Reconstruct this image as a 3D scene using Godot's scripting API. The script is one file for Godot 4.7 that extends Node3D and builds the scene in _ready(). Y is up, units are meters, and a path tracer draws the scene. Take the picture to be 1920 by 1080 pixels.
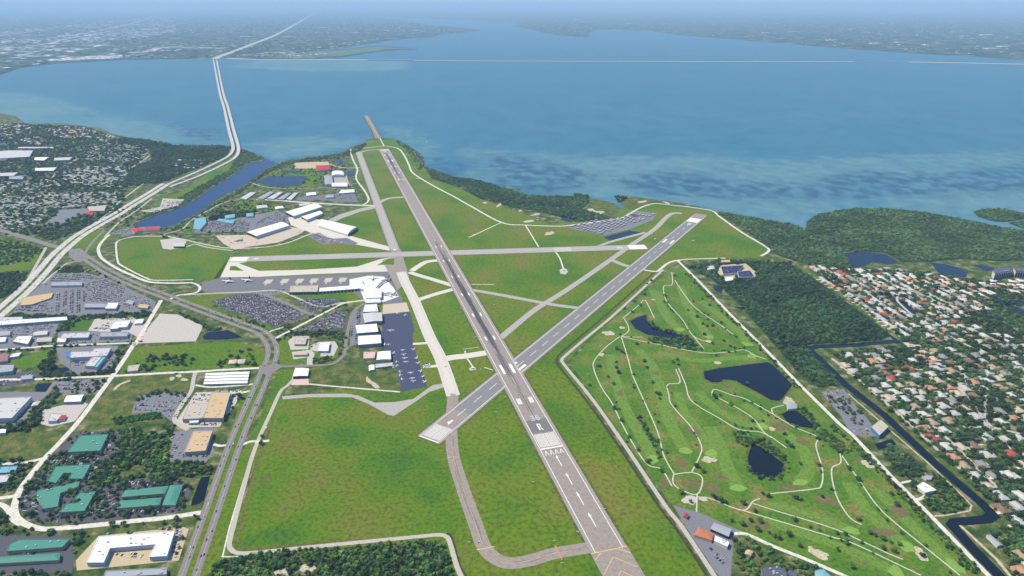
extends Node3D
# An airfield beside a shallow bay, seen from 800 m up. Metres; y is up; the camera looks towards -z.
# Plans are flat lists x, z, x, z ... of points on the ground.

const CELL := 40.0
var M := {}
var T := {}
var names := {}
var blocked := {}
var soft_cover := {}
var cars := []
var trees := []
var houses := []
var rng := RandomNumberGenerator.new()
var lump := FastNoiseLite.new()
var crowns := []

class Geo:
	var v := PackedVector3Array()
	var n := PackedVector3Array()
	var c := PackedColorArray()
	var tint := Color.WHITE
	var tinted := false
	func tri(a: Vector3, b: Vector3, d: Vector3, want := Vector3.ZERO):
		var m := (d - a).cross(b - a).normalized()
		if want != Vector3.ZERO and m.dot(want) < 0.0:
			var t := b
			b = d
			d = t
			m = -m
		v.append(a)
		v.append(b)
		v.append(d)
		for k in 3:
			n.append(m)
			if tinted:
				c.append(tint)
	func quad(a: Vector3, b: Vector3, d: Vector3, e: Vector3, want := Vector3.ZERO):
		tri(a, b, d, want)
		tri(a, d, e, want)
	func flat(p: PackedVector2Array, y: float):
		var ix := Geometry2D.triangulate_polygon(p)
		for k in range(0, ix.size(), 3):
			var a := p[ix[k]]
			var b := p[ix[k + 1]]
			var d := p[ix[k + 2]]
			tri(Vector3(a.x, y, a.y), Vector3(b.x, y, b.y), Vector3(d.x, y, d.y), Vector3.UP)
	func sides(p: PackedVector2Array, y0: float, y1: float, skip := -1):
		var area := 0.0
		for k in p.size():
			area += p[k].cross(p[(k + 1) % p.size()])
		for k in p.size():
			if k == skip:
				continue
			var a := p[k]
			var b := p[(k + 1) % p.size()]
			var out := Vector3(b.y - a.y, 0, a.x - b.x) * signf(area)
			quad(Vector3(a.x, y0, a.y), Vector3(b.x, y0, b.y), Vector3(b.x, y1, b.y), Vector3(a.x, y1, a.y), out)
	func prism(p: PackedVector2Array, y0: float, y1: float):
		sides(p, y0, y1)
		flat(p, y1)
	func box(at: Vector3, size: Vector3, turn := 0.0):
		var p := PackedVector2Array()
		for s in [Vector2(-1, -1), Vector2(1, -1), Vector2(1, 1), Vector2(-1, 1)]:
			var q := Vector2(s.x * size.x / 2, s.y * size.z / 2).rotated(turn)
			p.append(Vector2(at.x, at.z) + q)
		prism(p, at.y, at.y + size.y)
	# a tube of rings: each ring is [centre, half width, half height], swept along -z
	func loft(rings: Array, sides_n := 10):
		for k in rings.size() - 1:
			for i in sides_n:
				var q := []
				for j in [[k, i], [k, i + 1], [k + 1, i + 1], [k + 1, i]]:
					var r: Array = rings[j[0]]
					var a := TAU * float(j[1]) / sides_n
					var ce: Vector3 = r[0]
					q.append(ce + Vector3(cos(a) * r[1], sin(a) * r[2], 0))
				var mid: Vector3 = (q[0] + q[1] + q[2] + q[3]) / 4.0
				var axis: Vector3 = (rings[k][0] + rings[k + 1][0]) / 2.0
				quad(q[0], q[1], q[2], q[3], mid - axis)
	func slab(p: Array, thick: float):
		var q := []
		for a in p:
			q.append(a + Vector3(0, -thick, 0))
		quad(p[0], p[1], p[2], p[3], Vector3.UP)
		quad(q[0], q[1], q[2], q[3], Vector3.DOWN)
		var mid: Vector3 = (p[0] + p[1] + p[2] + p[3]) / 4.0
		for k in 4:
			var j := (k + 1) % 4
			quad(p[k], p[j], q[j], q[k], (p[k] + p[j]) / 2.0 - mid)
	func mesh(m: Material = null) -> ArrayMesh:
		var a := []
		a.resize(Mesh.ARRAY_MAX)
		a[Mesh.ARRAY_VERTEX] = v
		a[Mesh.ARRAY_NORMAL] = n
		if tinted:
			a[Mesh.ARRAY_COLOR] = c
		var r := ArrayMesh.new()
		if v.size() > 0:
			r.add_surface_from_arrays(Mesh.PRIMITIVE_TRIANGLES, a)
			if m:
				r.surface_set_material(0, m)
		return r

# ---------------------------------------------------------------- names and nodes

func pv(a: Array) -> PackedVector2Array:
	var p := PackedVector2Array()
	for i in range(0, a.size(), 2):
		p.append(Vector2(a[i], a[i + 1]))
	return p

func numbered(called: String) -> String:
	var k: int = names.get(called, 0)
	names[called] = k + 1
	return called if k == 0 else "%s_%03d" % [called, k]

func put(o: Node3D, called: String, label: String, category: String, group := "", kind := "") -> Node3D:
	o.name = numbered(called)
	add_child(o)
	o.set_meta("label", label)
	o.set_meta("category", category)
	if group != "":
		o.set_meta("group", group)
	if kind != "":
		o.set_meta("kind", kind)
	return o

func inst(mesh: Mesh, m: Material = null) -> MeshInstance3D:
	var o := MeshInstance3D.new()
	o.mesh = mesh
	if m:
		o.material_override = m
	return o

func part(parent: Node3D, called: String, mesh: Mesh, m: Material = null, at := Vector3.ZERO, turn := 0.0) -> MeshInstance3D:
	var o := inst(mesh, m)
	o.name = called
	o.position = at
	o.rotation.y = turn
	parent.add_child(o, true)
	return o

func block(p: PackedVector2Array, soft := false):
	var r := Rect2(p[0], Vector2.ZERO)
	for q in p:
		r = r.expand(q)
	for i in range(int(floor(r.position.x / CELL)), int(floor(r.end.x / CELL)) + 1):
		for j in range(int(floor(r.position.y / CELL)), int(floor(r.end.y / CELL)) + 1):
			var key := Vector2i(i, j)
			var into := soft_cover if soft else blocked
			if not into.has(key):
				into[key] = []
			into[key].append(p)

func is_free(q: Vector2, over_paving := false) -> bool:
	var key := Vector2i(int(floor(q.x / CELL)), int(floor(q.y / CELL)))
	for p in blocked.get(key, []):
		if Geometry2D.is_point_in_polygon(q, p):
			return false
	if not over_paving:
		for p in soft_cover.get(key, []):
			if Geometry2D.is_point_in_polygon(q, p):
				return false
	return true

func inside(q: Vector2, p: PackedVector2Array) -> bool:
	return Geometry2D.is_point_in_polygon(q, p)

func bounds(p: PackedVector2Array) -> Rect2:
	var r := Rect2(p[0], Vector2.ZERO)
	for q in p:
		r = r.expand(q)
	return r

# where a ground point lies on the photographed ground, as fractions of the picture (used only to choose which of many alike things show largest)
func in_view(q: Vector2) -> bool:
	var depth := -q.y * 0.92448 + 800.0 * 0.38117
	var low := 800.0 * 0.92448 - (-q.y) * 0.38117
	return absf(q.x / depth) < 0.745 and low / depth < 0.42

# ---------------------------------------------------------------- materials

# base colour of a surface that shows as this sRGB tone in plain daylight
func tone(r: float, g: float, b: float) -> Color:
	var c := Color(r / 255.0, g / 255.0, b / 255.0).srgb_to_linear()
	return Color(c.r / 1.5, c.g / 1.5, c.b / 1.5).linear_to_srgb()

func noise_tex(seed_n: int, freq: float, octaves: int, ramp: Array, warp := 0.0, size := 512, gain := 0.58) -> NoiseTexture2D:
	var f := FastNoiseLite.new()
	f.seed = seed_n
	f.noise_type = FastNoiseLite.TYPE_SIMPLEX_SMOOTH
	f.frequency = freq
	f.fractal_octaves = octaves
	f.fractal_gain = gain
	if warp > 0.0:
		f.domain_warp_enabled = true
		f.domain_warp_amplitude = warp
	var g := Gradient.new()
	var off := PackedFloat32Array()
	var col := PackedColorArray()
	for r in ramp:
		off.append(r[0])
		col.append(r[1])
	g.offsets = off
	g.colors = col
	var t := NoiseTexture2D.new()
	t.width = size
	t.height = size
	t.seamless = true
	t.noise = f
	t.color_ramp = g
	return t

func mat(key: String, c: Color, rough := 0.9, tex: Texture2D = null, tile := 100.0, det: Texture2D = null, dtile := 20.0) -> StandardMaterial3D:
	var m := StandardMaterial3D.new()
	m.albedo_color = c
	m.roughness = rough
	m.metallic_specular = 0.25
	if tex:
		m.albedo_texture = tex
		m.uv1_triplanar = true
		m.uv1_world_triplanar = true
		m.uv1_scale = Vector3.ONE / tile
	if det:
		m.detail_enabled = true
		m.detail_albedo = det
		m.detail_blend_mode = BaseMaterial3D.BLEND_MODE_MUL
		m.detail_uv_layer = BaseMaterial3D.DETAIL_UV_2
		m.uv2_triplanar = true
		m.uv2_world_triplanar = true
		m.uv2_scale = Vector3.ONE / dtile
	M[key] = m
	return m

func grey(x: float) -> Color:
	return Color(x, x, x)

func materials():
	T.fine = noise_tex(3, 0.06, 5, [[0.25, grey(0.86)], [0.5, grey(0.95)], [0.75, grey(1.0)]])
	T.blotch = noise_tex(11, 0.014, 6, [[0.2, grey(0.72)], [0.5, grey(0.92)], [0.8, grey(1.0)]], 20.0)
	T.soft = noise_tex(17, 0.02, 4, [[0.2, grey(0.86)], [0.5, grey(0.96)], [0.8, grey(1.0)]])
	T.streak = noise_tex(29, 0.05, 6, [[0.2, Color(0.90, 0.89, 0.875)], [0.5, Color(0.96, 0.955, 0.95)], [0.8, Color(1, 1, 1)]], 0.0, 512, 0.66)
	T.tuft = noise_tex(41, 0.07, 6, [[0.2, Color(0.74, 0.72, 0.66)], [0.42, Color(0.89, 0.89, 0.86)], [0.6, Color(0.97, 0.97, 0.95)], [0.78, Color(1, 1, 1)]], 0.0, 512, 0.7)
	T.field = noise_tex(5, 0.008, 7, [[0.2, tone(124, 128, 50)], [0.36, tone(116, 130, 38)], [0.46, tone(108, 131, 26)], [0.56, tone(102, 131, 20)], [0.66, tone(94, 128, 20)], [0.82, tone(84, 122, 24)]], 0.0, 1024, 0.5)
	T.green = noise_tex(7, 0.008, 7, [[0.2, tone(116, 126, 44)], [0.36, tone(108, 129, 30)], [0.46, tone(102, 130, 22)], [0.58, tone(95, 130, 20)], [0.7, tone(86, 126, 22)], [0.84, tone(76, 118, 28)]], 0.0, 1024, 0.5)
	T.golf = noise_tex(9, 0.011, 7, [[0.18, tone(140, 134, 74)], [0.32, tone(118, 134, 54)], [0.44, tone(102, 134, 42)], [0.56, tone(92, 132, 36)], [0.7, tone(82, 126, 34)], [0.84, tone(98, 138, 46)]], 0.0, 1024, 0.54)
	T.scrub = noise_tex(13, 0.014, 6, [[0.2, tone(136, 124, 76)], [0.4, tone(108, 116, 52)], [0.6, tone(84, 106, 42)], [0.8, tone(66, 94, 40)]], 30.0, 1024)
	T.mangrove = noise_tex(15, 0.012, 6, [[0.2, tone(72, 84, 58)], [0.5, tone(54, 84, 52)], [0.8, tone(42, 72, 46)]], 30.0)
	T.yard = noise_tex(19, 0.02, 6, [[0.2, tone(158, 148, 120)], [0.38, tone(110, 116, 66)], [0.6, tone(78, 102, 42)], [0.8, tone(54, 82, 34)]], 10.0)
	T.town = noise_tex(23, 0.02, 6, [[0.2, tone(138, 142, 126)], [0.36, tone(78, 104, 78)], [0.6, tone(48, 78, 58)], [0.8, tone(32, 60, 46)]], 20.0)
	T.sand = noise_tex(31, 0.03, 5, [[0.2, tone(176, 160, 128)], [0.5, tone(206, 194, 166)], [0.8, tone(222, 212, 188)]])
	T.mud = noise_tex(37, 0.02, 5, [[0.2, tone(140, 120, 88)], [0.5, tone(122, 116, 72)], [0.8, tone(104, 112, 60)]])
	mat("ground", Color.WHITE, 1.0, T.yard, 420.0, T.tuft, 190.0)
	mat("field", Color.WHITE, 1.0, T.field, 1900.0, T.tuft, 420.0)
	mat("lawn", Color.WHITE, 1.0, T.green, 1500.0, T.tuft, 350.0)
	mat("golf", Color.WHITE, 1.0, T.golf, 900.0, T.tuft, 300.0)
	mat("fairway", tone(122, 158, 62), 1.0, T.soft, 120.0, T.tuft, 160.0)
	mat("green_turf", tone(134, 170, 72), 1.0, T.soft, 60.0)
	mat("scrub", Color.WHITE, 1.0, T.scrub, 500.0, T.tuft, 230.0)
	mat("mangrove_floor", Color.WHITE, 1.0, T.mangrove, 700.0, T.tuft, 250.0)
	mat("far_land", Color.WHITE, 1.0, T.town, 5200.0, T.blotch, 900.0)
	mat("marsh", tone(104, 130, 92), 1.0, T.blotch, 900.0)
	mat("sand", Color.WHITE, 1.0, T.sand, 90.0, T.fine, 17.0)
	mat("bare", Color.WHITE, 1.0, T.mud, 120.0, T.tuft, 23.0)
	mat("soil", tone(128, 104, 72), 1.0, T.blotch, 60.0)
	mat("ditch", tone(74, 78, 42), 1.0, T.blotch, 60.0)
	mat("runway_brown", tone(172, 160, 150), 0.85, T.streak, 230.0, T.fine, 31.0)
	mat("runway_grey", tone(150, 148, 146), 0.85, T.streak, 210.0, T.fine, 33.0)
	mat("patch_grey", tone(134, 132, 132), 0.85, T.streak, 150.0, T.fine, 27.0)
	mat("shoulder", tone(178, 168, 156), 0.9, T.streak, 120.0, T.fine, 19.0)
	mat("taxi_concrete", tone(238, 230, 214), 0.9, T.streak, 130.0, T.fine, 23.0)
	mat("taxi_lane", tone(214, 208, 200), 0.9, T.streak, 90.0)
	mat("fringe", Color.WHITE, 1.0, T.scrub, 160.0, T.tuft, 90.0)
	mat("taxi_grey", tone(194, 188, 180), 0.9, T.streak, 150.0, T.fine, 23.0)
	mat("apron_grey", tone(132, 132, 136), 0.9, T.streak, 130.0, T.fine, 29.0)
	mat("apron_navy", tone(80, 86, 112), 0.8, T.streak, 110.0, T.fine, 21.0)
	mat("apron_beige", tone(222, 206, 182), 0.9, T.streak, 90.0, T.fine, 19.0)
	mat("lot_grey", tone(140, 140, 146), 0.9, T.streak, 90.0, T.fine, 21.0)
	mat("lot_dark", tone(98, 98, 106), 0.9, T.streak, 90.0, T.fine, 21.0)
	mat("lot_pale", tone(214, 206, 196), 0.9, T.streak, 120.0, T.fine, 17.0)
	mat("lot_white", tone(240, 236, 228), 0.9, T.streak, 70.0)
	mat("lot_tan", tone(216, 196, 160), 0.9, T.streak, 80.0, T.fine, 17.0)
	mat("road", tone(150, 144, 140), 0.9, T.streak, 140.0, T.fine, 15.0)
	mat("road_pale", tone(208, 200, 186), 0.9, T.streak, 120.0, T.fine, 15.0)
	mat("cart_concrete", tone(212, 206, 184), 0.9, T.soft, 40.0)
	mat("road_white", tone(242, 235, 220), 0.9, T.soft, 90.0, T.fine, 13.0)
	mat("bridge", tone(224, 218, 206), 0.85, T.soft, 200.0, T.fine, 21.0)
	mat("pier", tone(180, 176, 168), 0.9, T.soft, 30.0)
	mat("rubber", tone(86, 83, 84), 0.85)
	mat("paint", tone(255, 252, 242), 0.7, T.soft, 31.0)
	mat("paint_worn", tone(216, 210, 204), 0.8, T.blotch, 9.0)
	mat("paint_yellow", tone(238, 200, 120), 0.7, T.soft, 19.0)
	mat("paint_red", tone(226, 130, 100), 0.7)
	var w := mat("pond", tone(5, 11, 26), 0.1, T.soft, 160.0)
	w.metallic_specular = 0.32
	w = mat("pond_dark", tone(9, 13, 17), 0.1, T.soft, 160.0)
	w.metallic_specular = 0.32
	w = mat("creek", tone(26, 46, 92), 0.25, T.soft, 400.0)
	w.metallic_specular = 0.35
	w = mat("bay", tone(84, 148, 176), 0.32, T.soft, 2600.0)
	w.metallic_specular = 0.5
	w.transparency = BaseMaterial3D.TRANSPARENCY_ALPHA
	w.albedo_color.a = 0.4
	w = mat("seabed", Color.WHITE, 1.0)
	w.vertex_color_use_as_albedo = true
	mat("wall_white", tone(226, 224, 218), 0.8, T.soft, 13.0)
	mat("wall_tan", tone(206, 186, 152), 0.85, T.soft, 13.0)
	mat("wall_grey", tone(160, 164, 170), 0.8, T.soft, 13.0)
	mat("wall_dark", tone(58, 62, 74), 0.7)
	mat("wall_teal", tone(160, 196, 196), 0.8, T.soft, 9.0)
	mat("opening", tone(132, 138, 148), 0.6)
	mat("glass", tone(58, 74, 104), 0.15)
	mat("roof_white", tone(255, 255, 252), 0.7, T.soft, 57.0)
	mat("roof_pale", tone(222, 220, 218), 0.75, T.streak, 47.0, T.fine, 9.0)
	mat("roof_grey", tone(182, 186, 192), 0.6, T.streak, 47.0, T.fine, 9.0)
	mat("roof_slate", tone(104, 108, 120), 0.75, T.streak, 37.0, T.fine, 9.0)
	mat("roof_navy", tone(56, 62, 92), 0.7, T.soft, 37.0)
	mat("roof_tan", tone(226, 196, 150), 0.85, T.streak, 43.0, T.fine, 9.0)
	mat("roof_beige", tone(214, 202, 184), 0.85, T.streak, 43.0, T.fine, 9.0)
	mat("roof_green", tone(86, 158, 138), 0.6, T.streak, 61.0, T.fine, 7.0)
	mat("roof_teal", tone(128, 184, 196), 0.6, T.soft, 31.0)
	mat("roof_blue", tone(74, 138, 196), 0.6, T.soft, 31.0)
	mat("roof_red", tone(198, 66, 56), 0.7, T.streak, 37.0)
	mat("roof_pink", tone(226, 194, 184), 0.8, T.streak, 37.0)
	mat("roof_terracotta", tone(208, 134, 100), 0.85, T.streak, 29.0, T.fine, 5.0)
	mat("roof_mauve", tone(160, 118, 128), 0.8, T.streak, 29.0)
	mat("unit", tone(196, 198, 202), 0.6)
	mat("plane_white", tone(248, 248, 248), 0.35)
	mat("plane_dark", tone(70, 72, 92), 0.5)
	mat("plane_blue", tone(70, 96, 150), 0.4)
	mat("tyre", tone(36, 36, 38), 0.9)
	mat("bark", tone(104, 88, 70), 0.95)
	mat("rock", tone(160, 148, 130), 1.0, T.blotch, 8.0)
	mat("orange", tone(236, 106, 50), 0.6)
	var leaf_tones := [tone(64, 92, 50), tone(76, 108, 54), tone(54, 80, 48), tone(92, 120, 62), tone(84, 96, 60)]
	for k in 5:
		var l := mat("leaf%d" % k, leaf_tones[k], 0.9)
		l.backlight_enabled = true
		l.backlight = leaf_tones[k].darkened(0.5)
	var any := mat("leaf_any", Color.WHITE, 0.9)
	any.vertex_color_use_as_albedo = true
	any = mat("any", Color.WHITE, 0.6)
	any.vertex_color_use_as_albedo = true

# ---------------------------------------------------------------- ground sheets and ribbons

func smooth_line(p: PackedVector2Array, steps := 6) -> PackedVector2Array:
	if p.size() < 3:
		return p
	var out := PackedVector2Array()
	for k in p.size() - 1:
		var a := p[maxi(k - 1, 0)]
		var b := p[k]
		var c := p[k + 1]
		var d := p[mini(k + 2, p.size() - 1)]
		for i in steps:
			out.append(b.cubic_interpolate(c, a, d, float(i) / steps))
	out.append(p[p.size() - 1])
	return out

func offset_line(p: PackedVector2Array, by: float) -> PackedVector2Array:
	var out := PackedVector2Array()
	for k in p.size():
		var d1 := (p[k] - p[maxi(k - 1, 0)]).normalized()
		var d2 := (p[mini(k + 1, p.size() - 1)] - p[k]).normalized()
		var d := (d1 + d2).normalized()
		var side := Vector2(-d.y, d.x)
		var s := maxf(0.5, absf(side.dot(Vector2(-d2.y, d2.x)))) if k < p.size() - 1 else 1.0
		out.append(p[k] + side * by / s)
	return out

func ribbon_poly(p: PackedVector2Array, width: float) -> PackedVector2Array:
	var l := offset_line(p, width / 2)
	var r := offset_line(p, -width / 2)
	r.reverse()
	l.append_array(r)
	return l

func ribbon_geo(g: Geo, p: PackedVector2Array, width: float, y: float):
	var l := offset_line(p, width / 2)
	var r := offset_line(p, -width / 2)
	for k in p.size() - 1:
		g.quad(Vector3(l[k].x, y, l[k].y), Vector3(l[k + 1].x, y, l[k + 1].y), Vector3(r[k + 1].x, y, r[k + 1].y), Vector3(r[k].x, y, r[k].y), Vector3.UP)
		if (l[k + 1] - l[k]).length() + (r[k + 1] - r[k]).length() > 1.0:
			block(PackedVector2Array([l[k], l[k + 1], r[k + 1], r[k]]))

func S(called: String, label: String, a: Array, y: float, m: String, stop := true, kind := "structure") -> Node3D:
	var p := pv(a)
	var g := Geo.new()
	g.flat(p, y)
	if stop:
		block(p, called == "parking_lot")
	return put(inst(g.mesh(), M[m]), called, label, called.replace("_", " "), "", kind)

func R(called: String, label: String, a: Array, width: float, y: float, m: String, curved := true) -> Node3D:
	var p := pv(a)
	if curved:
		p = smooth_line(p)
	var g := Geo.new()
	ribbon_geo(g, p, width, y)
	return put(inst(g.mesh(), M[m]), called, label, called.replace("_", " "), "", "structure")

func line_on(o: Node3D, a: Array, wide: float, y: float, m: String, called := "centre_line"):
	var g := Geo.new()
	ribbon_geo(g, smooth_line(pv(a)), wide, y)
	part(o, called, g.mesh(), M[m])

func streaks_on(o: Node3D, a: Array, count: int, y: float):
	var p := smooth_line(pv(a))
	var g := Geo.new()
	for k in count:
		var i := rng.randi_range(0, p.size() - 5)
		var q := offset_line(p.slice(i, i + rng.randi_range(3, 5)), rng.randfn(0.0, 1.6))
		ribbon_geo(g, q, rng.randf_range(0.3, 0.8), y + 0.0015 * (k % 11))
	var r := part(o, "tyre_marks", g.mesh(), M.rubber)
	r.set_meta("kind", "stuff")

func blob(at: Vector2, rx: float, rz: float, turn: float, n := 22) -> Array:
	var a := []
	for k in n:
		var t := TAU * k / n
		var r := 1.0 + 0.32 * lump.get_noise_2d(at.x * 0.9 + cos(t) * 60.0, at.y * 0.9 + sin(t) * 60.0) * 2.0
		var q := at + Vector2(cos(t) * rx * r, sin(t) * rz * r).rotated(turn)
		a.append(q.x)
		a.append(q.y)
	return a

# ---------------------------------------------------------------- buildings

func local(p: PackedVector2Array, c: Vector2) -> PackedVector2Array:
	var q := PackedVector2Array()
	for a in p:
		q.append(a - c)
	return q

func building(called: String, label: String, category: String, a: Array, h: float, wall: String, roof: String, opt := {}) -> Node3D:
	var p := pv(a)
	var c := Vector2.ZERO
	for q in p:
		c += q
	c /= p.size()
	block(p)
	var root := Node3D.new()
	put(root, called, label, category, opt.get("group", ""))
	root.position = Vector3(c.x, 0, c.y)
	var q := local(p, c)
	var style: String = opt.get("style", "flat")
	var g := Geo.new()
	g.sides(q, 0.0, h, opt.get("open", -1))
	part(root, "wall", g.mesh(), M[wall])
	g = Geo.new()
	var rise: float = opt.get("rise", 2.5)
	if style != "flat" and q.size() == 4:
		if (q[1] - q[0]).length() < (q[2] - q[1]).length():
			q = PackedVector2Array([q[1], q[2], q[3], q[0]])
		var m0 := (q[3] + q[0]) / 2.0
		var m1 := (q[1] + q[2]) / 2.0
		if style == "gable" or style == "hip":
			if style == "hip":
				var cut := (q[2] - q[1]).length() * 0.45
				var d := (m1 - m0).normalized()
				m0 += d * cut
				m1 -= d * cut
			var e := []
			for b in q:
				e.append(Vector3(b.x, h, b.y) + Vector3(b.x, 0, b.y).normalized() * 0.6)
			var r0 := Vector3(m0.x, h + rise, m0.y)
			var r1 := Vector3(m1.x, h + rise, m1.y)
			g.quad(e[0], e[1], r1, r0, Vector3.UP)
			g.quad(e[2], e[3], r0, r1, Vector3.UP)
			g.tri(e[1], e[2], r1, Vector3(m1.x, 0.3, m1.y))
			g.tri(e[3], e[0], r0, Vector3(m0.x, 0.3, m0.y))
		else:
			var n := 10
			for k in n:
				var t0 := PI * k / n
				var t1 := PI * (k + 1) / n
				var u0 := (1.0 - cos(t0)) / 2.0
				var u1 := (1.0 - cos(t1)) / 2.0
				var a0 := q[0].lerp(q[3], u0)
				var b0 := q[1].lerp(q[2], u0)
				var a1 := q[0].lerp(q[3], u1)
				var b1 := q[1].lerp(q[2], u1)
				var y0 := h + sin(t0) * rise
				var y1 := h + sin(t1) * rise
				g.quad(Vector3(a0.x, y0, a0.y), Vector3(b0.x, y0, b0.y), Vector3(b1.x, y1, b1.y), Vector3(a1.x, y1, a1.y), Vector3(0, 1, 0) + Vector3((a0 + b0).x, 0, (a0 + b0).y).normalized() * 0.1)
				g.quad(Vector3(a0.x, h, a0.y), Vector3(a0.x, y0, a0.y), Vector3(a1.x, y1, a1.y), Vector3(a1.x, h, a1.y), Vector3(m0.x, 0, m0.y))
				g.quad(Vector3(b0.x, h, b0.y), Vector3(b0.x, y0, b0.y), Vector3(b1.x, y1, b1.y), Vector3(b1.x, h, b1.y), Vector3(m1.x, 0, m1.y))
		part(root, "roof", g.mesh(), M[roof])
	else:
		# a roof deck with a low parapet round it
		var grown := Geometry2D.offset_polygon(q, 0.35, Geometry2D.JOIN_MITER)
		var rim: PackedVector2Array = grown[0] if grown.size() > 0 else q
		var inner := Geometry2D.offset_polygon(q, -0.5, Geometry2D.JOIN_MITER)
		g.flat(q, h)
		var deck := part(root, "roof", g.mesh(), M[roof])
		g = Geo.new()
		g.sides(rim, h - 0.4, h + 0.7)
		if inner.size() == 1 and inner[0].size() == rim.size():
			g.sides(inner[0], h + 0.02, h + 0.7)
		for k in rim.size():
			var j := (k + 1) % rim.size()
			if inner.size() == 1 and inner[0].size() == rim.size():
				var i0 := 0
				var i1 := 0
				for i in inner[0].size():
					if inner[0][i].distance_to(rim[k]) < inner[0][i0].distance_to(rim[k]):
						i0 = i
					if inner[0][i].distance_to(rim[j]) < inner[0][i1].distance_to(rim[j]):
						i1 = i
				g.quad(Vector3(rim[k].x, h + 0.7, rim[k].y), Vector3(rim[j].x, h + 0.7, rim[j].y), Vector3(inner[0][i1].x, h + 0.7, inner[0][i1].y), Vector3(inner[0][i0].x, h + 0.7, inner[0][i0].y), Vector3.UP)
		part(deck, "parapet", g.mesh(), M[opt.get("trim", roof)])
		var r := bounds(q)
		var n: int = opt.get("units", 0)
		var tries := 0
		while n > 0 and tries < 200:
			tries += 1
			var s := Vector2(rng.randf_range(1.6, 3.6), rng.randf_range(1.4, 2.6))
			var at := Vector2(rng.randf_range(r.position.x, r.end.x), rng.randf_range(r.position.y, r.end.y))
			if inner.size() == 0 or not (inside(at, inner[0]) and inside(at + s, inner[0]) and inside(at - s, inner[0])):
				continue
			g = Geo.new()
			g.box(Vector3.ZERO, Vector3(s.x, rng.randf_range(1.0, 1.9), s.y))
			part(root, "rooftop_unit", g.mesh(), M.unit, Vector3(at.x, h + 0.01, at.y), (q[1] - q[0]).angle() * -1.0)
			n -= 1
	if opt.has("doors"):
		# dark openings set along one side: [first corner, number]
		var k: int = opt.doors[0]
		var n: int = opt.doors[1]
		q = local(p, c)
		var a0 := q[k]
		var b0 := q[(k + 1) % q.size()]
		var out := (b0 - a0).normalized().orthogonal()
		if out.dot((a0 + b0) / 2.0) < 0:
			out = -out
		for i in n:
			var s0 := a0.lerp(b0, (i + 0.12) / n) + out * 0.15
			var s1 := a0.lerp(b0, (i + 0.88) / n) + out * 0.15
			g = Geo.new()
			g.quad(Vector3(s0.x, 0.05, s0.y), Vector3(s1.x, 0.05, s1.y), Vector3(s1.x, h * 0.78, s1.y), Vector3(s0.x, h * 0.78, s0.y), Vector3(out.x, 0, out.y))
			part(root, opt.get("door_name", "door"), g.mesh(), M[opt.get("door_mat", "opening")])
	return root

# ---------------------------------------------------------------- runways: a frame along an axis, markings as parts

func lay(parent: Node3D, called: String, o: Vector2, d: Vector2, s0: float, s1: float, t0: float, t1: float, y: float, m: String):
	var n := Vector2(-d.y, d.x)
	var a := o + d * s0 + n * t0
	var b := o + d * s1 + n * t0
	var c := o + d * s1 + n * t1
	var e := o + d * s0 + n * t1
	var g := Geo.new()
	g.quad(Vector3(a.x, y, a.y), Vector3(b.x, y, b.y), Vector3(c.x, y, c.y), Vector3(e.x, y, e.y), Vector3.UP)
	part(parent, called, g.mesh(), M[m])

func tyre_marks(parent: Node3D, o: Vector2, d: Vector2, s0: float, s1: float, spread: float, count: int, y: float):
	var n := Vector2(-d.y, d.x)
	var g := Geo.new()
	for k in count:
		var at := clampf(rng.randfn(0.5, 0.2), 0.0, 0.97)
		var s := lerpf(s0, s1, at)
		var e := minf(s + rng.randf_range(40, 170), s1)
		var t := rng.randfn(0.0, spread)
		var w := rng.randf_range(0.25, 0.6)
		var dt := rng.randf_range(-1.0, 1.0)
		var a := o + d * s + n * t
		var b := o + d * e + n * (t + dt)
		var yy := y + 0.0012 * (k % 9)
		g.quad(Vector3(a.x - n.x * w, yy, a.y - n.y * w), Vector3(b.x - n.x * w, yy, b.y - n.y * w), Vector3(b.x + n.x * w, yy, b.y + n.y * w), Vector3(a.x + n.x * w, yy, a.y + n.y * w), Vector3.UP)
	var r := part(parent, "tyre_marks", g.mesh(), M.rubber)
	r.set_meta("kind", "stuff")

func painted(parent: Node3D, text: String, o: Vector2, d: Vector2, s: float, high: float, wide: float, y: float, m := "paint"):
	# lettering that reads when one looks along d
	var t := TextMesh.new()
	var f := SystemFont.new()
	f.font_names = PackedStringArray(["Droid Sans"])
	f.font_weight = 700
	t.font = f
	t.text = text
	t.font_size = 64
	t.pixel_size = 0.02
	t.depth = 0.004
	var bb := t.get_aabb()
	var x := MeshInstance3D.new()
	x.name = "lettering"
	x.mesh = t
	x.material_override = M[m]
	parent.add_child(x, true)
	var n := Vector2(-d.y, d.x)
	var at := o + d * s
	var kx := wide / maxf(bb.size.x, 0.01)
	var ky := high / maxf(bb.size.y, 0.01)
	x.transform = Transform3D(Basis(Vector3(n.x, 0, n.y) * kx, Vector3(d.x, 0, d.y) * ky, Vector3.UP), Vector3(at.x, y, at.y) - Vector3(d.x, 0, d.y) * ky * bb.get_center().y - Vector3(n.x, 0, n.y) * kx * bb.get_center().x)

# ---------------------------------------------------------------- plants

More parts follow.
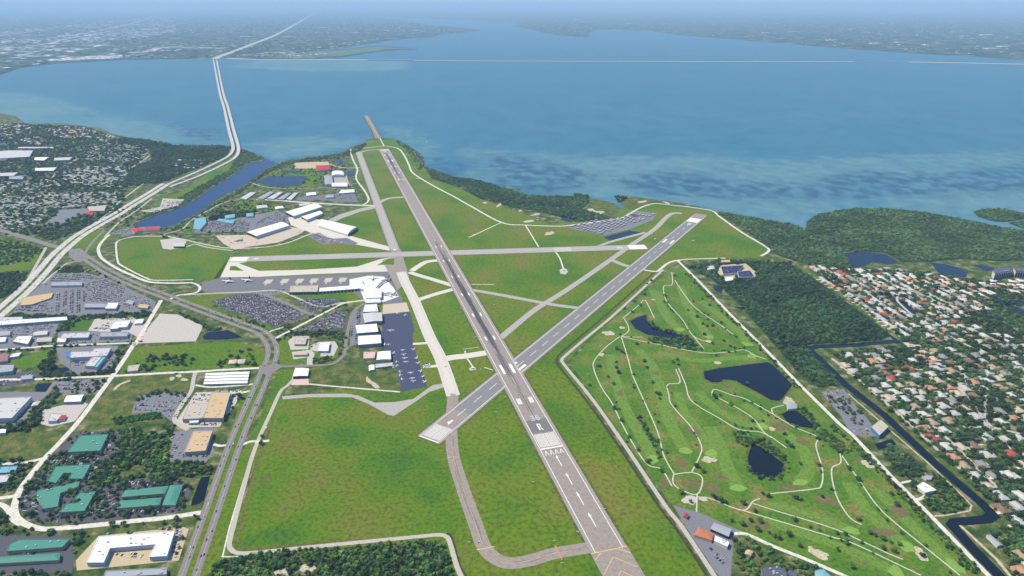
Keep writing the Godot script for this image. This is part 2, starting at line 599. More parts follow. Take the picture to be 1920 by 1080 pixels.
func make_crown(seed_n: int) -> ArrayMesh:
	var r := RandomNumberGenerator.new()
	r.seed = seed_n
	var g := Geo.new()
	var ico := []
	var ph := (1.0 + sqrt(5.0)) / 2.0
	for s in [[-1, ph, 0], [1, ph, 0], [-1, -ph, 0], [1, -ph, 0], [0, -1, ph], [0, 1, ph], [0, -1, -ph], [0, 1, -ph], [ph, 0, -1], [ph, 0, 1], [-ph, 0, -1], [-ph, 0, 1]]:
		ico.append(Vector3(s[0], s[1], s[2]).normalized())
	var f := [[0, 11, 5], [0, 5, 1], [0, 1, 7], [0, 7, 10], [0, 10, 11], [1, 5, 9], [5, 11, 4], [11, 10, 2], [10, 7, 6], [7, 1, 8], [3, 9, 4], [3, 4, 2], [3, 2, 6], [3, 6, 8], [3, 8, 9], [4, 9, 5], [2, 4, 11], [6, 2, 10], [8, 6, 7], [9, 8, 1]]
	for k in 7:
		var at := Vector3(r.randf_range(-0.27, 0.27), r.randf_range(0.34, 0.74), r.randf_range(-0.27, 0.27))
		if k == 0:
			at = Vector3(0, 0.52, 0)
		var rad := r.randf_range(0.17, 0.27)
		var jit := []
		for v in ico:
			jit.append(at + v * rad * r.randf_range(0.72, 1.25))
		for t in f:
			if r.randf() < 0.88:
				g.tri(jit[t[0]], jit[t[1]], jit[t[2]], (jit[t[0]] + jit[t[1]] + jit[t[2]]) / 3.0 - at)
	for k in 70:
		var dir := Vector3(r.randfn(), r.randfn(), r.randfn()).normalized()
		var at := Vector3(0, 0.54, 0) + Vector3(dir.x * 0.46, dir.y * 0.34, dir.z * 0.46) * r.randf_range(0.8, 1.06)
		var u := Vector3(r.randfn(), r.randfn(), r.randfn()).normalized() * 0.085
		var w := dir.cross(u).normalized() * 0.08
		g.tri(at - u, at + u, at + w + dir * 0.03, dir)
	return g.mesh()

func make_trunk() -> ArrayMesh:
	var g := Geo.new()
	for limb in [[Vector3(0, 0, 0), Vector3(0.02, 0.5, 0), 0.045, 0.028], [Vector3(0.01, 0.32, 0), Vector3(0.22, 0.6, 0.1), 0.024, 0.01], [Vector3(0.01, 0.35, 0), Vector3(-0.2, 0.62, -0.08), 0.024, 0.01], [Vector3(0.01, 0.3, 0), Vector3(-0.02, 0.6, 0.22), 0.022, 0.01]]:
		for i in 6:
			var a0 := TAU * i / 6
			var a1 := TAU * (i + 1) / 6
			var p: Vector3 = limb[0]
			var q: Vector3 = limb[1]
			var u0 := Vector3(cos(a0), 0, sin(a0))
			var u1 := Vector3(cos(a1), 0, sin(a1))
			g.quad(p + u0 * limb[2], p + u1 * limb[2], q + u1 * limb[3], q + u0 * limb[3], u0 + u1)
	return g.mesh()

# thousands of crowns that read as one mass
func forest(called: String, label: String, list: Array, shades: Array, category := "forest"):
	if list.is_empty():
		return
	var root := Node3D.new()
	put(root, called, label, category, "", "stuff")
	for k in 3:
		var mine := []
		for i in range(k, list.size(), 3):
			mine.append(list[i])
		if mine.is_empty():
			continue
		var mm := MultiMesh.new()
		mm.transform_format = MultiMesh.TRANSFORM_3D
		mm.use_colors = true
		mm.mesh = crowns[k].duplicate()
		mm.mesh.surface_set_material(0, M.leaf_any)
		mm.instance_count = mine.size()
		for i in mine.size():
			var t: Array = mine[i]
			var b := Basis(Vector3.UP, rng.randf() * TAU).scaled(Vector3(t[1], t[2], t[1] * rng.randf_range(0.85, 1.15)))
			mm.set_instance_transform(i, Transform3D(b, Vector3(t[0].x, -0.12 * t[2], t[0].y)))
			var s: Color = shades[rng.randi() % shades.size()]
			s = s.srgb_to_linear() * rng.randf_range(0.62, 1.38) * (1.0 + 0.7 * lump.get_noise_2d(t[0].x * 0.5, t[0].y * 0.5))
			mm.set_instance_color(i, Color(s.r, s.g, s.b, 1.0))
		var o := MultiMeshInstance3D.new()
		o.multimesh = mm
		o.name = "canopy"
		o.set_meta("kind", "stuff")
		root.add_child(o, true)

func scatter(a: Array, gap: float, size0: float, size1: float, tall: float, keep := 1.0, thin := 0.0, free := true) -> Array:
	var p := pv(a)
	var r := bounds(p)
	var out := []
	var i := 0
	var z := r.position.y
	while z < r.end.y:
		var x := r.position.x + (0.5 * gap if i % 2 else 0.0)
		while x < r.end.x:
			var q := Vector2(x + rng.randf_range(-0.45, 0.45) * gap, z + rng.randf_range(-0.45, 0.45) * gap)
			x += gap
			if rng.randf() > keep or (thin != 0.0 and lump.get_noise_2d(q.x * 0.35, q.y * 0.35) < thin):
				continue
			if not inside(q, p) or not is_free(q, not free):
				continue
			var s := lerpf(size0 * 0.75, size1 * 1.15, pow(rng.randf(), 1.5))
			out.append([q, s, s * tall * rng.randf_range(0.85, 1.2)])
		z += gap * 0.87
		i += 1
	return out

# ---------------------------------------------------------------- cars and parking

func lot(a: Array, turn_deg: float, full: float, near: String, row_gap := 17.0):
	var p := pv(a)
	var c := Vector2.ZERO
	for q in p:
		c += q
	c /= p.size()
	var u := Vector2.RIGHT.rotated(deg_to_rad(turn_deg))
	var n := u.orthogonal()
	var reach := 0.0
	for q in p:
		reach = maxf(reach, q.distance_to(c))
	var t := -reach
	while t < reach:
		for side: float in [-1.0, 1.0]:
			var s := -reach
			while s < reach:
				s += 2.9
				var q: Vector2 = c + u * s + n * (t + side * 2.75)
				if lump.get_noise_2d(q.x * 1.3, q.y * 1.3) * 0.7 + rng.randf() > full:
					continue
				if inside(q, p) and inside(q + n * 2.0, p) and inside(q - n * 2.0, p):
					cars.append({"at": q, "turn": -n.angle() + (PI if rng.randf() < 0.5 else 0.0), "near": near})
		t += row_gap

func traffic(a: Array, off: float, gap: float, near: String):
	var p := offset_line(smooth_line(pv(a)), off)
	var left := rng.randf() * gap
	for k in p.size() - 1:
		var d := p[k + 1] - p[k]
		while left < d.length():
			cars.append({"at": p[k] + d.normalized() * left, "turn": -d.angle(), "near": near, "road": true})
			left += gap * rng.randf_range(0.4, 1.7)
		left -= d.length()

func car_mesh() -> ArrayMesh:
	var g := Geo.new()
	g.tinted = true
	# lower body, with wheel shadow gap, then the cabin tapering to its roof; nose towards +x
	g.tint = Color(0.02, 0.02, 0.02)
	for s in [[-1.4, -0.8], [-1.4, 0.8], [1.4, -0.8], [1.4, 0.8]]:
		g.box(Vector3(s[0], 0.0, s[1]), Vector3(0.64, 0.6, 0.2))
	g.tint = Color.WHITE
	var lo := [Vector3(-2.25, 0.3, 0.88), Vector3(2.25, 0.3, 0.88), Vector3(2.2, 0.82, 0.84), Vector3(-2.2, 0.95, 0.84)]
	for s: float in [-1.0, 1.0]:
		var q := []
		for v in lo:
			q.append(Vector3(v.x, v.y, v.z * s))
		g.quad(q[0], q[1], q[2], q[3], Vector3(0, 0, s))
	g.quad(Vector3(-2.2, 0.95, -0.84), Vector3(-2.2, 0.95, 0.84), Vector3(2.2, 0.82, 0.84), Vector3(2.2, 0.82, -0.84), Vector3.UP)
	g.quad(Vector3(2.25, 0.3, -0.88), Vector3(2.25, 0.3, 0.88), Vector3(2.2, 0.82, 0.84), Vector3(2.2, 0.82, -0.84), Vector3.RIGHT)
	g.quad(Vector3(-2.25, 0.3, -0.88), Vector3(-2.25, 0.3, 0.88), Vector3(-2.2, 0.95, 0.84), Vector3(-2.2, 0.95, -0.84), Vector3.LEFT)
	var b := [Vector3(-1.9, 0.9, 0.8), Vector3(1.0, 0.85, 0.8), Vector3(0.35, 1.45, 0.64), Vector3(-1.4, 1.45, 0.64)]
	g.tint = Color(0.03, 0.035, 0.04)
	for s: float in [-1.0, 1.0]:
		var q := []
		for v in b:
			q.append(Vector3(v.x, v.y, v.z * s))
		g.quad(q[0], q[1], q[2], q[3], Vector3(0, 0, s))
	g.quad(Vector3(1.0, 0.85, -0.8), Vector3(1.0, 0.85, 0.8), Vector3(0.35, 1.45, 0.64), Vector3(0.35, 1.45, -0.64), Vector3(1, 1, 0))
	g.quad(Vector3(-1.9, 0.9, -0.8), Vector3(-1.9, 0.9, 0.8), Vector3(-1.4, 1.45, 0.64), Vector3(-1.4, 1.45, -0.64), Vector3(-1, 1, 0))
	g.tint = Color.WHITE
	g.quad(Vector3(0.35, 1.45, -0.64), Vector3(0.35, 1.45, 0.64), Vector3(-1.4, 1.45, 0.64), Vector3(-1.4, 1.45, -0.64), Vector3.UP)
	return g.mesh()

# ---------------------------------------------------------------- houses

func house_walls(kind: int) -> ArrayMesh:
	var g := Geo.new()
	g.box(Vector3.ZERO, Vector3(17, 2.9, 10.5))
	if kind == 1:
		g.box(Vector3(4.5, 0, 7.0), Vector3(7.5, 2.9, 8))
	elif kind == 2:
		g.box(Vector3(-5.2, 0, 6.4), Vector3(6.4, 2.9, 6))
		g.box(Vector3(6.4, 0, -6.4), Vector3(5, 2.9, 5))
	return g.mesh()

func hip(g: Geo, c: Vector2, sx: float, sz: float, h: float, rise: float):
	var e := []
	for s in [Vector2(-1, -1), Vector2(1, -1), Vector2(1, 1), Vector2(-1, 1)]:
		e.append(Vector3(c.x + s.x * sx / 2, h, c.y + s.y * sz / 2))
	var r0: Vector3
	var r1: Vector3
	if sx >= sz:
		r0 = Vector3(c.x - (sx - sz) / 2, h + rise, c.y)
		r1 = Vector3(c.x + (sx - sz) / 2, h + rise, c.y)
		g.quad(e[0], e[1], r1, r0, Vector3.UP)
		g.quad(e[2], e[3], r0, r1, Vector3.UP)
		g.tri(e[1], e[2], r1, Vector3(1, 1, 0))
		g.tri(e[3], e[0], r0, Vector3(-1, 1, 0))
	else:
		r0 = Vector3(c.x, h + rise, c.y - (sz - sx) / 2)
		r1 = Vector3(c.x, h + rise, c.y + (sz - sx) / 2)
		g.quad(e[1], e[2], r1, r0, Vector3.UP)
		g.quad(e[3], e[0], r0, r1, Vector3.UP)
		g.tri(e[0], e[1], r0, Vector3(0, 1, -1))
		g.tri(e[2], e[3], r1, Vector3(0, 1, 1))

func house_roof(kind: int) -> ArrayMesh:
	var g := Geo.new()
	hip(g, Vector2.ZERO, 18.4, 11.9, 2.85, 2.3)
	if kind == 1:
		hip(g, Vector2(4.5, 6.4), 8.9, 10.5, 2.84, 1.8)
	elif kind == 2:
		hip(g, Vector2(-5.2, 5.6), 7.8, 8.4, 2.84, 1.6)
		hip(g, Vector2(6.4, -5.6), 6.4, 7.2, 2.84, 1.4)
	return g.mesh()

# rows of plots on both sides of parallel lanes
func plots(a: Array, turn_deg: float, lane_gap: float, plot: float, keep: float, kind: String, near: String, jitter := 0.18):
	var p := pv(a)
	var c := Vector2.ZERO
	for q in p:
		c += q
	c /= p.size()
	var reach := 0.0
	for q in p:
		reach = maxf(reach, q.distance_to(c))
	var u := Vector2.RIGHT.rotated(deg_to_rad(turn_deg))
	var n := u.orthogonal()
	var t := -reach
	while t < reach:
		for side: float in [-1.0, 1.0]:
			var s := -reach + rng.randf() * plot
			while s < reach:
				s += plot * rng.randf_range(0.9, 1.15)
				var bend := 24.0 * lump.get_noise_2d(s * 0.25, t * 0.6)
				var q: Vector2 = c + u * s + n * (t + side * lane_gap * 0.24 + bend + rng.randf_range(-jitter, jitter) * lane_gap * 0.3)
				if rng.randf() > keep or not inside(q, p) or not is_free(q) or not is_free(q + u * 9.0) or not is_free(q - u * 9.0):
					continue
				houses.append({"at": q, "turn": -u.angle() + rng.randf_range(-0.12, 0.12) + (PI if side > 0 else 0.0), "kind": kind, "near": near})
				var w := 9.0 if kind == "house" else 7.0
				block(PackedVector2Array([q - u * w - n * w * 0.6, q + u * w - n * w * 0.6, q + u * w + n * w * 0.6, q - u * w + n * w * 0.6]))
		t += lane_gap

# ---------------------------------------------------------------- labels that single things out

func ordinal(k: int) -> String:
	var tail := "th"
	if k % 100 < 11 or k % 100 > 13:
		tail = ["th", "st", "nd", "rd", "th", "th", "th", "th", "th", "th"][k % 10]
	return str(k) + tail

# rows: [node, label, ground point]; labels that repeat are counted from the left as the camera sees them
func single_out(rows: Array):
	var by := {}
	for r in rows:
		if not by.has(r[1]):
			by[r[1]] = []
		by[r[1]].append(r)
	for l in by:
		var list: Array = by[l]
		if list.size() == 1:
			list[0][0].set_meta("label", l)
			continue
		list.sort_custom(func(a, b): return a[2].x / (120.0 - a[2].y) < b[2].x / (120.0 - b[2].y))
		for k in list.size():
			list[k][0].set_meta("label", "%s, %s such from left" % [l, ordinal(k + 1)])

# ================================================================ the scene

func _ready():
	rng.seed = 20240611
	lump.seed = 77
	lump.noise_type = FastNoiseLite.TYPE_SIMPLEX_SMOOTH
	lump.frequency = 0.01
	lump.fractal_octaves = 4
	var cam := Camera3D.new()
	cam.name = "camera"
	add_child(cam)
	cam.position = Vector3(0, 800, 0)
	cam.rotation_degrees = Vector3(-22.408, 0, 0)
	cam.fov = 45.12
	cam.near = 1.0
	cam.far = 200000.0
	cam.current = true
	var env := Environment.new()
	env.background_mode = Environment.BG_SKY
	var sky := Sky.new()
	var air := ProceduralSkyMaterial.new()
	air.sky_top_color = Color(0.36, 0.55, 0.80)
	air.sky_horizon_color = Color(0.55, 0.67, 0.77)
	air.sky_curve = 0.12
	air.ground_bottom_color = Color(0.45, 0.55, 0.62)
	air.ground_horizon_color = Color(0.55, 0.67, 0.77)
	air.sun_angle_max = 8.0
	sky.sky_material = air
	env.sky = sky
	env.tonemap_mode = Environment.TONE_MAPPER_LINEAR
	env.tonemap_exposure = 1.48
	env.fog_enabled = true
	env.fog_density = 0.000036
	env.fog_light_color = Color(0.73, 0.88, 0.99)
	env.sdfgi_enabled = true
	env.ssao_enabled = true
	env.ssil_enabled = true
	var we := WorldEnvironment.new()
	we.name = "environment"
	we.environment = env
	add_child(we)
	var sun := DirectionalLight3D.new()
	sun.name = "sun"
	add_child(sun)
	sun.light_energy = 1.6
	sun.light_color = Color(1.0, 0.955, 0.87)
	sun.light_angular_distance = 0.53
	sun.shadow_enabled = true
	sun.look_at_from_position(Vector3(-0.58, 0.80, -0.12) * 100.0, Vector3.ZERO)
	materials()
	for k in 5:
		crowns.append(make_crown(100 + k))
	waters_and_land()
	waterbodies()
	pavements()
	runways()
	roads()
	golf()
	bridges()
	halls()
	aeroplanes()
	homes()
	woods()
	far_shore()
	finish_cars()
	finish_trees()
	small_things()

# ---------------------------------------------------------------- bay and land

func waters_and_land():
	var g := Geo.new()
	g.flat(PackedVector2Array([Vector2(-90000, 3000), Vector2(90000, 3000), Vector2(90000, -140000), Vector2(-90000, -140000)]), -1.0)
	put(inst(g.mesh(), M.bay), "bay", "wide blue bay water reaching to the far shore", "bay", "", "structure")
	# the bottom: mud, sand shoals and seagrass beds seen through the water
	var sand := []
	for a in [[-6234.7,-7227.9,-4554.4,-6785.9,-3820.3,-6142.5,-3116.8,-5437,-2292.8,-4870.1,-1849.3,-4576.6,-1692.3,-4160.2,-4402.6,-5007], [-1659.1,-4244.6,-1542.8,-4386.4,-1256.1,-4576.6,-1065,-4350.1,-969.2,-4537.3,-954.4,-4143.7,-1295.1,-3808.9], [-963.6,-4983.7,-776.6,-4870.1,-593.2,-4576.6,-471.4,-4210.4,-424,-3753.4,-440.9,-3545.3,-505.3,-3924.7,-624.6,-4244.6,-749.5,-4460.7], [-347.4,-4111,-62.5,-4062.9,152.9,-3969.8,524,-3880.5,1028.7,-3924.7,1584,-3794.9,2239,-3924.7,2977.5,-4031.4,4502.1,-3781,2582.6,-2028.3,1865.6,-2461,1617,-2742.9,1245.6,-2742.9,1096.9,-2526.5,818.9,-2782.2,520.1,-2994.7,96.1,-3050.1,-152.7,-3249,-288.4,-3357.4,-220.5,-3545.3,-166.7,-3712.7,-266.3,-3924.7], [-3720.1,-11042,-1587.8,-10833,-1373.5,-9327,-2378,-8958.7,-3861.8,-9726]]:
		sand.append(pv(a))
	var weed := []
	for a in [[-166.4,-3924.7,74.6,-3866,214.2,-3686,359.4,-3557.7,455.2,-3391.2,355.3,-3238.5,220,-3107.4,96.4,-3059.6,-24.8,-3156.7,-122.5,-3259.5,-80.9,-3460.8,-129.4,-3712.7], [504.3,-3402.7,810.4,-3533,931.9,-3414.1,1181.2,-3280.8,1370.3,-3238.5,1752.6,-3520.8,2156.6,-3460.8,2732.6,-3672.8,3943.3,-3520.8,3480.7,-3069,2360,-3127,1768.9,-3031.5,1407,-2967.7,1031.8,-2967.7,877.2,-3003.8,705.2,-3031.5,545.5,-3156.7], [-2504.9,-5007,-2144.8,-4870.1,-1881.9,-4616.5,-1811.2,-4386.4,-2137.5,-4518], [-495.8,-3895.1,-296.3,-3837.3,-220.5,-3545.3,-318.5,-3402.7,-427.2,-3545.3]]:
		weed.append(pv(a))
	var deep_c := Color(0.015, 0.125, 0.175)
	var sand_c := Color(0.16, 0.265, 0.22)
	var weed_c := Color(0.006, 0.030, 0.085)
	var rows := 330
	var cols := 340
	var pts := []
	var tints := []
	for i in rows + 1:
		var z := -1400.0 * pow(1.0072, i)
		var line := PackedVector3Array()
		var shade := PackedColorArray()
		for j in cols + 1:
			var x := (float(j) / cols - 0.5) * 1.8 * -z
			var s := 0.0
			var w := 0.0
			for k in 6:
				var amp := 30.0 + 62.0 * k
				var q := Vector2(x + amp * lump.get_noise_3d(x * 0.9, z * 0.9, 40.0 * k), z + 1.6 * amp * lump.get_noise_3d(x * 0.9, z * 0.9, 500.0 + 40.0 * k))
				for p in sand:
					if inside(q, p):
						s += 0.1667
						break
				for p in weed:
					if inside(q, p):
						w += 0.1667
						break
			var fine := lump.get_noise_2d(x * 1.1, z * 0.8)
			var broad := lump.get_noise_2d(x * 0.12 + 900.0, z * 0.12)
			var c := deep_c.lerp(Color(0.05, 0.15, 0.20), clampf(0.5 + broad, 0.0, 1.0) * 0.6)
			c = c.lerp(sand_c, s * clampf(0.75 + 0.7 * fine + 0.4 * broad, 0.15, 1.0))
			c = c.lerp(weed_c, clampf(w * clampf(0.8 + 2.4 * fine, 0.0, 1.0), 0.0, 1.0))
			line.append(Vector3(x, -3.2, z))
			shade.append(c)
		pts.append(line)
		tints.append(shade)
	var v := PackedVector3Array()
	var n := PackedVector3Array()
	var cl := PackedColorArray()
	var ix := PackedInt32Array()
	for i in rows + 1:
		v.append_array(pts[i])
		cl.append_array(tints[i])
		for j in cols + 1:
			n.append(Vector3.UP)
	for i in rows:
		for j in cols:
			var a := i * (cols + 1) + j
			ix.append_array(PackedInt32Array([a, a + cols + 1, a + 1, a + 1, a + cols + 1, a + cols + 2]))
	var arr := []
	arr.resize(Mesh.ARRAY_MAX)
	arr[Mesh.ARRAY_VERTEX] = v
	arr[Mesh.ARRAY_NORMAL] = n
	arr[Mesh.ARRAY_COLOR] = cl
	arr[Mesh.ARRAY_INDEX] = ix
	var bed := ArrayMesh.new()
	bed.add_surface_from_arrays(Mesh.PRIMITIVE_TRIANGLES, arr)
	put(inst(bed, M.seabed), "seabed", "pale sand shoals and dark seagrass beds under the bay", "seabed", "", "structure")
	g = Geo.new()
	g.tinted = true
	g.tint = deep_c.lerp(Color(0.05, 0.15, 0.20), 0.3)
	g.flat(PackedVector2Array([Vector2(-90000, 3000), Vector2(90000, 3000), Vector2(90000, -140000), Vector2(-90000, -140000)]), -6.0)
	put(inst(g.mesh(), M.seabed), "seabed", "deep mud bottom under the middle of the bay", "seabed", "", "structure")
	S("ground", "near shore land with yards and grass around the airfield", [-7722.9,-6212.1,-5562.8,-5878.3,-3993.8,-5520.1,-3760.6,-5356.1,-3519,-5078.1,-3415.8,-5007,-3278.3,-5030.5,-3169.1,-5007,-3002.6,-4915,-2841.7,-4826.1,-2638.2,-4616.5,-2462.6,-4479.6,-2280.7,-4386.4,-2050.3,-4210.4,-1890.9,-4176.8,-1737.1,-4193.6,-1682.4,-4193.6,-1589.1,-4094.9,-1483,-3969.8,-1364.4,-3823,-1366,-3739.7,-1408.7,-3712.7,-1413.9,-3646.6,-1393.2,-3496.6,-1393.6,-3402.7,-1400.5,-3186.9,-1387.4,-2976.7,-1393.1,-2855.5,-1438.6,-2735.1,-1460,-2667.2,-1476.9,-2595.1,-1464.9,-2567.3,-1353.4,-2553.6,-1314.5,-2567.3,-1303.3,-2674.6,-1288.1,-2766.3,-1288.8,-2889.2,-1294.4,-3040.8,-1269.6,-3136.8,-1265.9,-3280.8,-1270.2,-3391.2,-1279.9,-3582.7,-1248.6,-3753.4,-1148.8,-3866,-1017.1,-3939.6,-985.4,-4000.4,-957.9,-4160.2,-904.8,-4296.8,-929.3,-4404.8,-878.9,-4423.3,-814.4,-4441.9,-760.5,-4423.3,-693.6,-4314.4,-606.7,-4160.2,-514.4,-3924.7,-485.3,-3781,-460.9,-3646.6,-410.8,-3520.8,-361.7,-3437.3,-291.1,-3391.2,-208.5,-3335.2,-150.7,-3324.2,-173.1,-3249,-37.3,-3166.7,37,-3136.8,24.4,-3097.8,71.9,-3040.8,166.9,-3022.2,338.5,-3022.2,352.7,-2976.7,437.3,-2906.3,462.7,-2798.2,475.3,-2822.5,457.7,-3022.2,545.3,-3003.8,631.5,-2958.8,684.4,-2932.3,781.5,-2855.5,832,-2790.1,885.1,-2766.3,957.9,-2697,1042.2,-2630.7,1092.1,-2595.1,1109.9,-2560.4,1085.7,-2486.8,1114,-2513.1,1167.1,-2638,1253.3,-2735.1,1382.7,-2806.2,1468.4,-2822.5,1580.5,-2822.5,1688.8,-2766.3,1763,-2704.6,1843.8,-2616.4,1880.4,-2553.6,1945.5,-2519.8,2563.9,-2173.9,9000,-1500,9000,2500,-9000,2500,-9000,-2500], 0.0, "ground", false)
	S("creek", "dark blue creek between the expressway and the airfield", [-1364.4,-3823,-1366,-3739.7,-1408.7,-3712.7,-1424.3,-3659.7,-1403.1,-3508.6,-1403.2,-3414.1,-1409.6,-3197.1,-1395.8,-2985.7,-1401.3,-2863.8,-1446.6,-2742.9,-1467.9,-2674.6,-1484.6,-2602.2,-1465.5,-2560.4,-1347,-2540,-1307.2,-2560.4,-1295.9,-2667.2,-1280.4,-2758.5,-1280.9,-2880.7,-1286,-3031.5,-1261.1,-3127,-1257,-3270.1,-1261.1,-3379.9,-1270.3,-3570.1,-1260.7,-3699.3], -0.8, "creek")
	S("island", "low green mangrove island in the shallows", [1906.8,-2766.3,1990,-2814.3,2063,-2806.2,2097.8,-2742.9,2227.6,-2682,2210.7,-2630.7,2046.1,-2667.2,1951.7,-2630.7,1910.1,-2638,1883.5,-2697], -0.3, "mangrove_floor", false)
	S("island", "small mangrove islet behind the low island", [1948.6,-2616.4,2026.1,-2638,2152.9,-2609.3,2092.2,-2526.5,1959.2,-2540], -0.3, "mangrove_floor", false)
	S("far_shore", "hazy wooded land with towns across the bay", [-7121.8,-5054.2,-6648.3,-7089.7,-6108.2,-8617.2,-6472.4,-9563,-6471.2,-10251,-6180.9,-10534,-5795.7,-10989,-5118.9,-11095,-4528.8,-11042,-4534.7,-11370,-4347.2,-11204,-3737.6,-11095,-3265.4,-11149,-2675.4,-11427,-2459.4,-12479,-2115.3,-13190,-1730.7,-13419,-1861.5,-13819,-2517.3,-14419,-2814.9,-14330,-3048.3,-13497,-3423.3,-13042,-3481.2,-13656,-3127.7,-14330,-2921.9,-15473,-2825.6,-16225,-2526.5,-17434,-1863.8,-18390,-1998,-19455,-1366.3,-21017,-921.9,-22414,-1427.4,-24759,-2722.4,-27014,-4443.6,-32557,-6141.1,-38922,-8035.2,-43127,-7691.8,-44737,-5967.8,-41629,-3146.7,-36543,-1462.5,-33946,224.8,-31275,94.1,-26122,678.7,-23529,895.2,-20649,1362.7,-18832,1930.4,-18390,2209.7,-21399,2688.4,-23297,4032.6,-23297,4466.2,-19296,5192,-17053,5768.9,-15270,6293.3,-13497,6740.5,-12479,7146.5,-11778,7441,-11427,7656.4,-10885,9162,-8617.2,11013,-6583.8,90000,-20000,90000,-139000,-90000,-139000,-90000,-9000], 0.0, "far_land", false)
	S("marsh", "pale green marsh spit beyond the bridge", [-3822.6,-11484,-3496.3,-11961,-3349.7,-12754,-3014.1,-13342,-2678.4,-14156,-1889.8,-13656,-2333.5,-13342,-2550.5,-12479,-2741.6,-11718,-3296.5,-11259], 1.0, "marsh", false)
	# cover on the near land
	S("grass_field", "broad mown airfield grass between the runways", [-902.1,-4368.2,-744.6,-4386.4,-607,-4047.1,-480.7,-3646.6,-392.8,-3402.7,-141.1,-2976.7,0,-2806.2,145.6,-2595.1,275.7,-2652.5,423.7,-2806.2,493.2,-2822.5,619.7,-2897.7,818.9,-2782.2,863.3,-2560.4,895.2,-2292.6,850.8,-2215.8,572.1,-2184.2,478.8,-2074.9,261.3,-1711.8,125.4,-1470.2,231.8,-1028.2,296.2,-795.8,318.3,-687.5,-72.4,-687.5,-111.6,-877.3,-433.5,-842.4,-455.7,-867.8,-500.1,-1305.6,-381.4,-1346.2,-242.7,-1334.7,-275,-1443.9,-333.9,-1711.8,-498,-1858.6,-915.9,-1890.6,-963.5,-2226.5,-776.1,-2398.4,-672.5,-2822.5,-621.4,-2906.3,-877,-3781,-934.3,-4078.8], 0.03, "field", false)
	S("grass_field", "smooth green field inside the curved perimeter road", [-1425.5,-2386.2,-1375.9,-2441.9,-1284.2,-2448.2,-1216.9,-2386.2,-1112.8,-2368.2,-977.2,-2292.6,-918.8,-2019.2,-936.6,-2001.2,-1109.5,-2005.7,-1290.1,-2138.3], 0.03, "lawn", false)
	S("grass_field", "large green meadow beside the highway", [-491.7,-1296.9,-376.2,-1323.4,-297.6,-1279.7,-244.7,-1234.2,-188.6,-1327.9,-141.1,-1323.4,-116.6,-1108.4,-46.4,-856.1,-72.7,-806.3,-98.9,-879.7,-388,-856.1,-430.1,-856.1,-441.3,-879.7,-474.2,-1059.2,-481.9,-1143.3], 0.06, "lawn", false)
	S("grass_field", "grass strip enclosed by the long taxiway loop", [-106.5,-1198.8,-92.1,-1108.4,-76.8,-1020.7,-38.7,-879.7,-16.7,-846.9,20.9,-846.9,112,-882.1,117.9,-898,51.1,-1108.4,0,-1346.2], 0.06, "field", false)
	S("grass_field", "lawn between the divided highway carriageways and the pond", [-954.8,-1547.9,-830.2,-1568.4,-707.5,-1583.4,-611.4,-1539.3,-586.6,-1443.9,-748.4,-1438.8,-913.8,-1418.4], 0.05, "lawn", false)
	S("grass_field", "rough meadow west of the highway with sandy scars", [-908.4,-1401,-743.5,-1418.4,-715,-1334.7,-786.7,-1346.2,-823.3,-1312.3,-802.5,-1248.4,-743.6,-1254.5,-721.1,-1218.2,-883.9,-1204.6], 0.05, "scrub", false)
	S("grass_field", "highway verge grass along the left side", [-596.8,-1418.4,-544.5,-1334.7,-532.7,-1198.8,-524.4,-1088.3,-502.4,-943,-474.5,-801,-506.7,-801,-524.8,-910.5,-532.7,-984.2,-560.5,-1143.3,-593.7,-1323.4], 0.04, "lawn", false)
	S("grass_field", "highway verge grass along the airfield side", [-551,-1431.1,-504.6,-1443.9,-502.1,-1312.3,-487.8,-1161.3,-478.1,-1028.2,-444.8,-850.4,-446.3,-801,-472.9,-801,-497.8,-943,-519.4,-1088.3,-521.8,-1198.8], 0.04, "lawn", false)
	S("grass_field", "scrubby green triangle inside the road interchange", [-1587.1,-2326.9,-1607.6,-2461,-1564.1,-2526.5,-1478.6,-2461,-1467,-2281.3,-1499.4,-2292.6], 0.05, "lawn", false)
	S("grass_field", "dark green park west of the interchange", [-2001.4,-2429.3,-1796.3,-2386.2,-1629.5,-2303.9,-1554.5,-2098.9,-1635.3,-2065.4,-1737.5,-2065.4], 0.05, "lawn", false)
	S("grass_field", "green verge north of the parking lots", [-972.7,-1858.6,-884.3,-1890.6,-824.1,-1898.7,-751.8,-1919.3,-840.4,-1858.6,-856.2,-1801.1,-767.9,-1746.6,-623.2,-1661.6,-632.1,-1645.5,-834.1,-1764.5], 0.05, "lawn", false)
	S("grass_field", "grass beside the small hangars with old drainage cuts", [-476.8,-1443.9,-408.4,-1464.8,-340.6,-1443.9,-267.3,-1418.4,-246.9,-1339.3,-458.1,-1374.4], 0.05, "scrub", false)
	S("grass_field", "grass around the depot west of the small hangars", [-595.9,-1583.4,-575.5,-1620.1,-422.1,-1525,-435.2,-1470.2,-553.6,-1459.6], 0.05, "lawn", false)
	S("grass_field", "green meadow south of the industrial sheds", [-1204.7,-1491.7,-1143.1,-1547.9,-1117.8,-1519.4,-1135.3,-1443.9,-1208.2,-1449.1], 0.05, "lawn", false)
	S("grass_field", "green lawn between the dealership and the white depot", [-1182.6,-1661.6,-1183.3,-1711.8,-1139.7,-1711.8,-1113.2,-1639.1,-1156.6,-1629.6], 0.05, "lawn", false)
	S("grass_field", "coarse field left of the curving access road", [-1088.3,-1170.5,-925.6,-1183.6,-890.9,-1170.5,-891.7,-1095,-937.9,-1088.3,-1021.6,-1078.5], 0.05, "scrub", false)
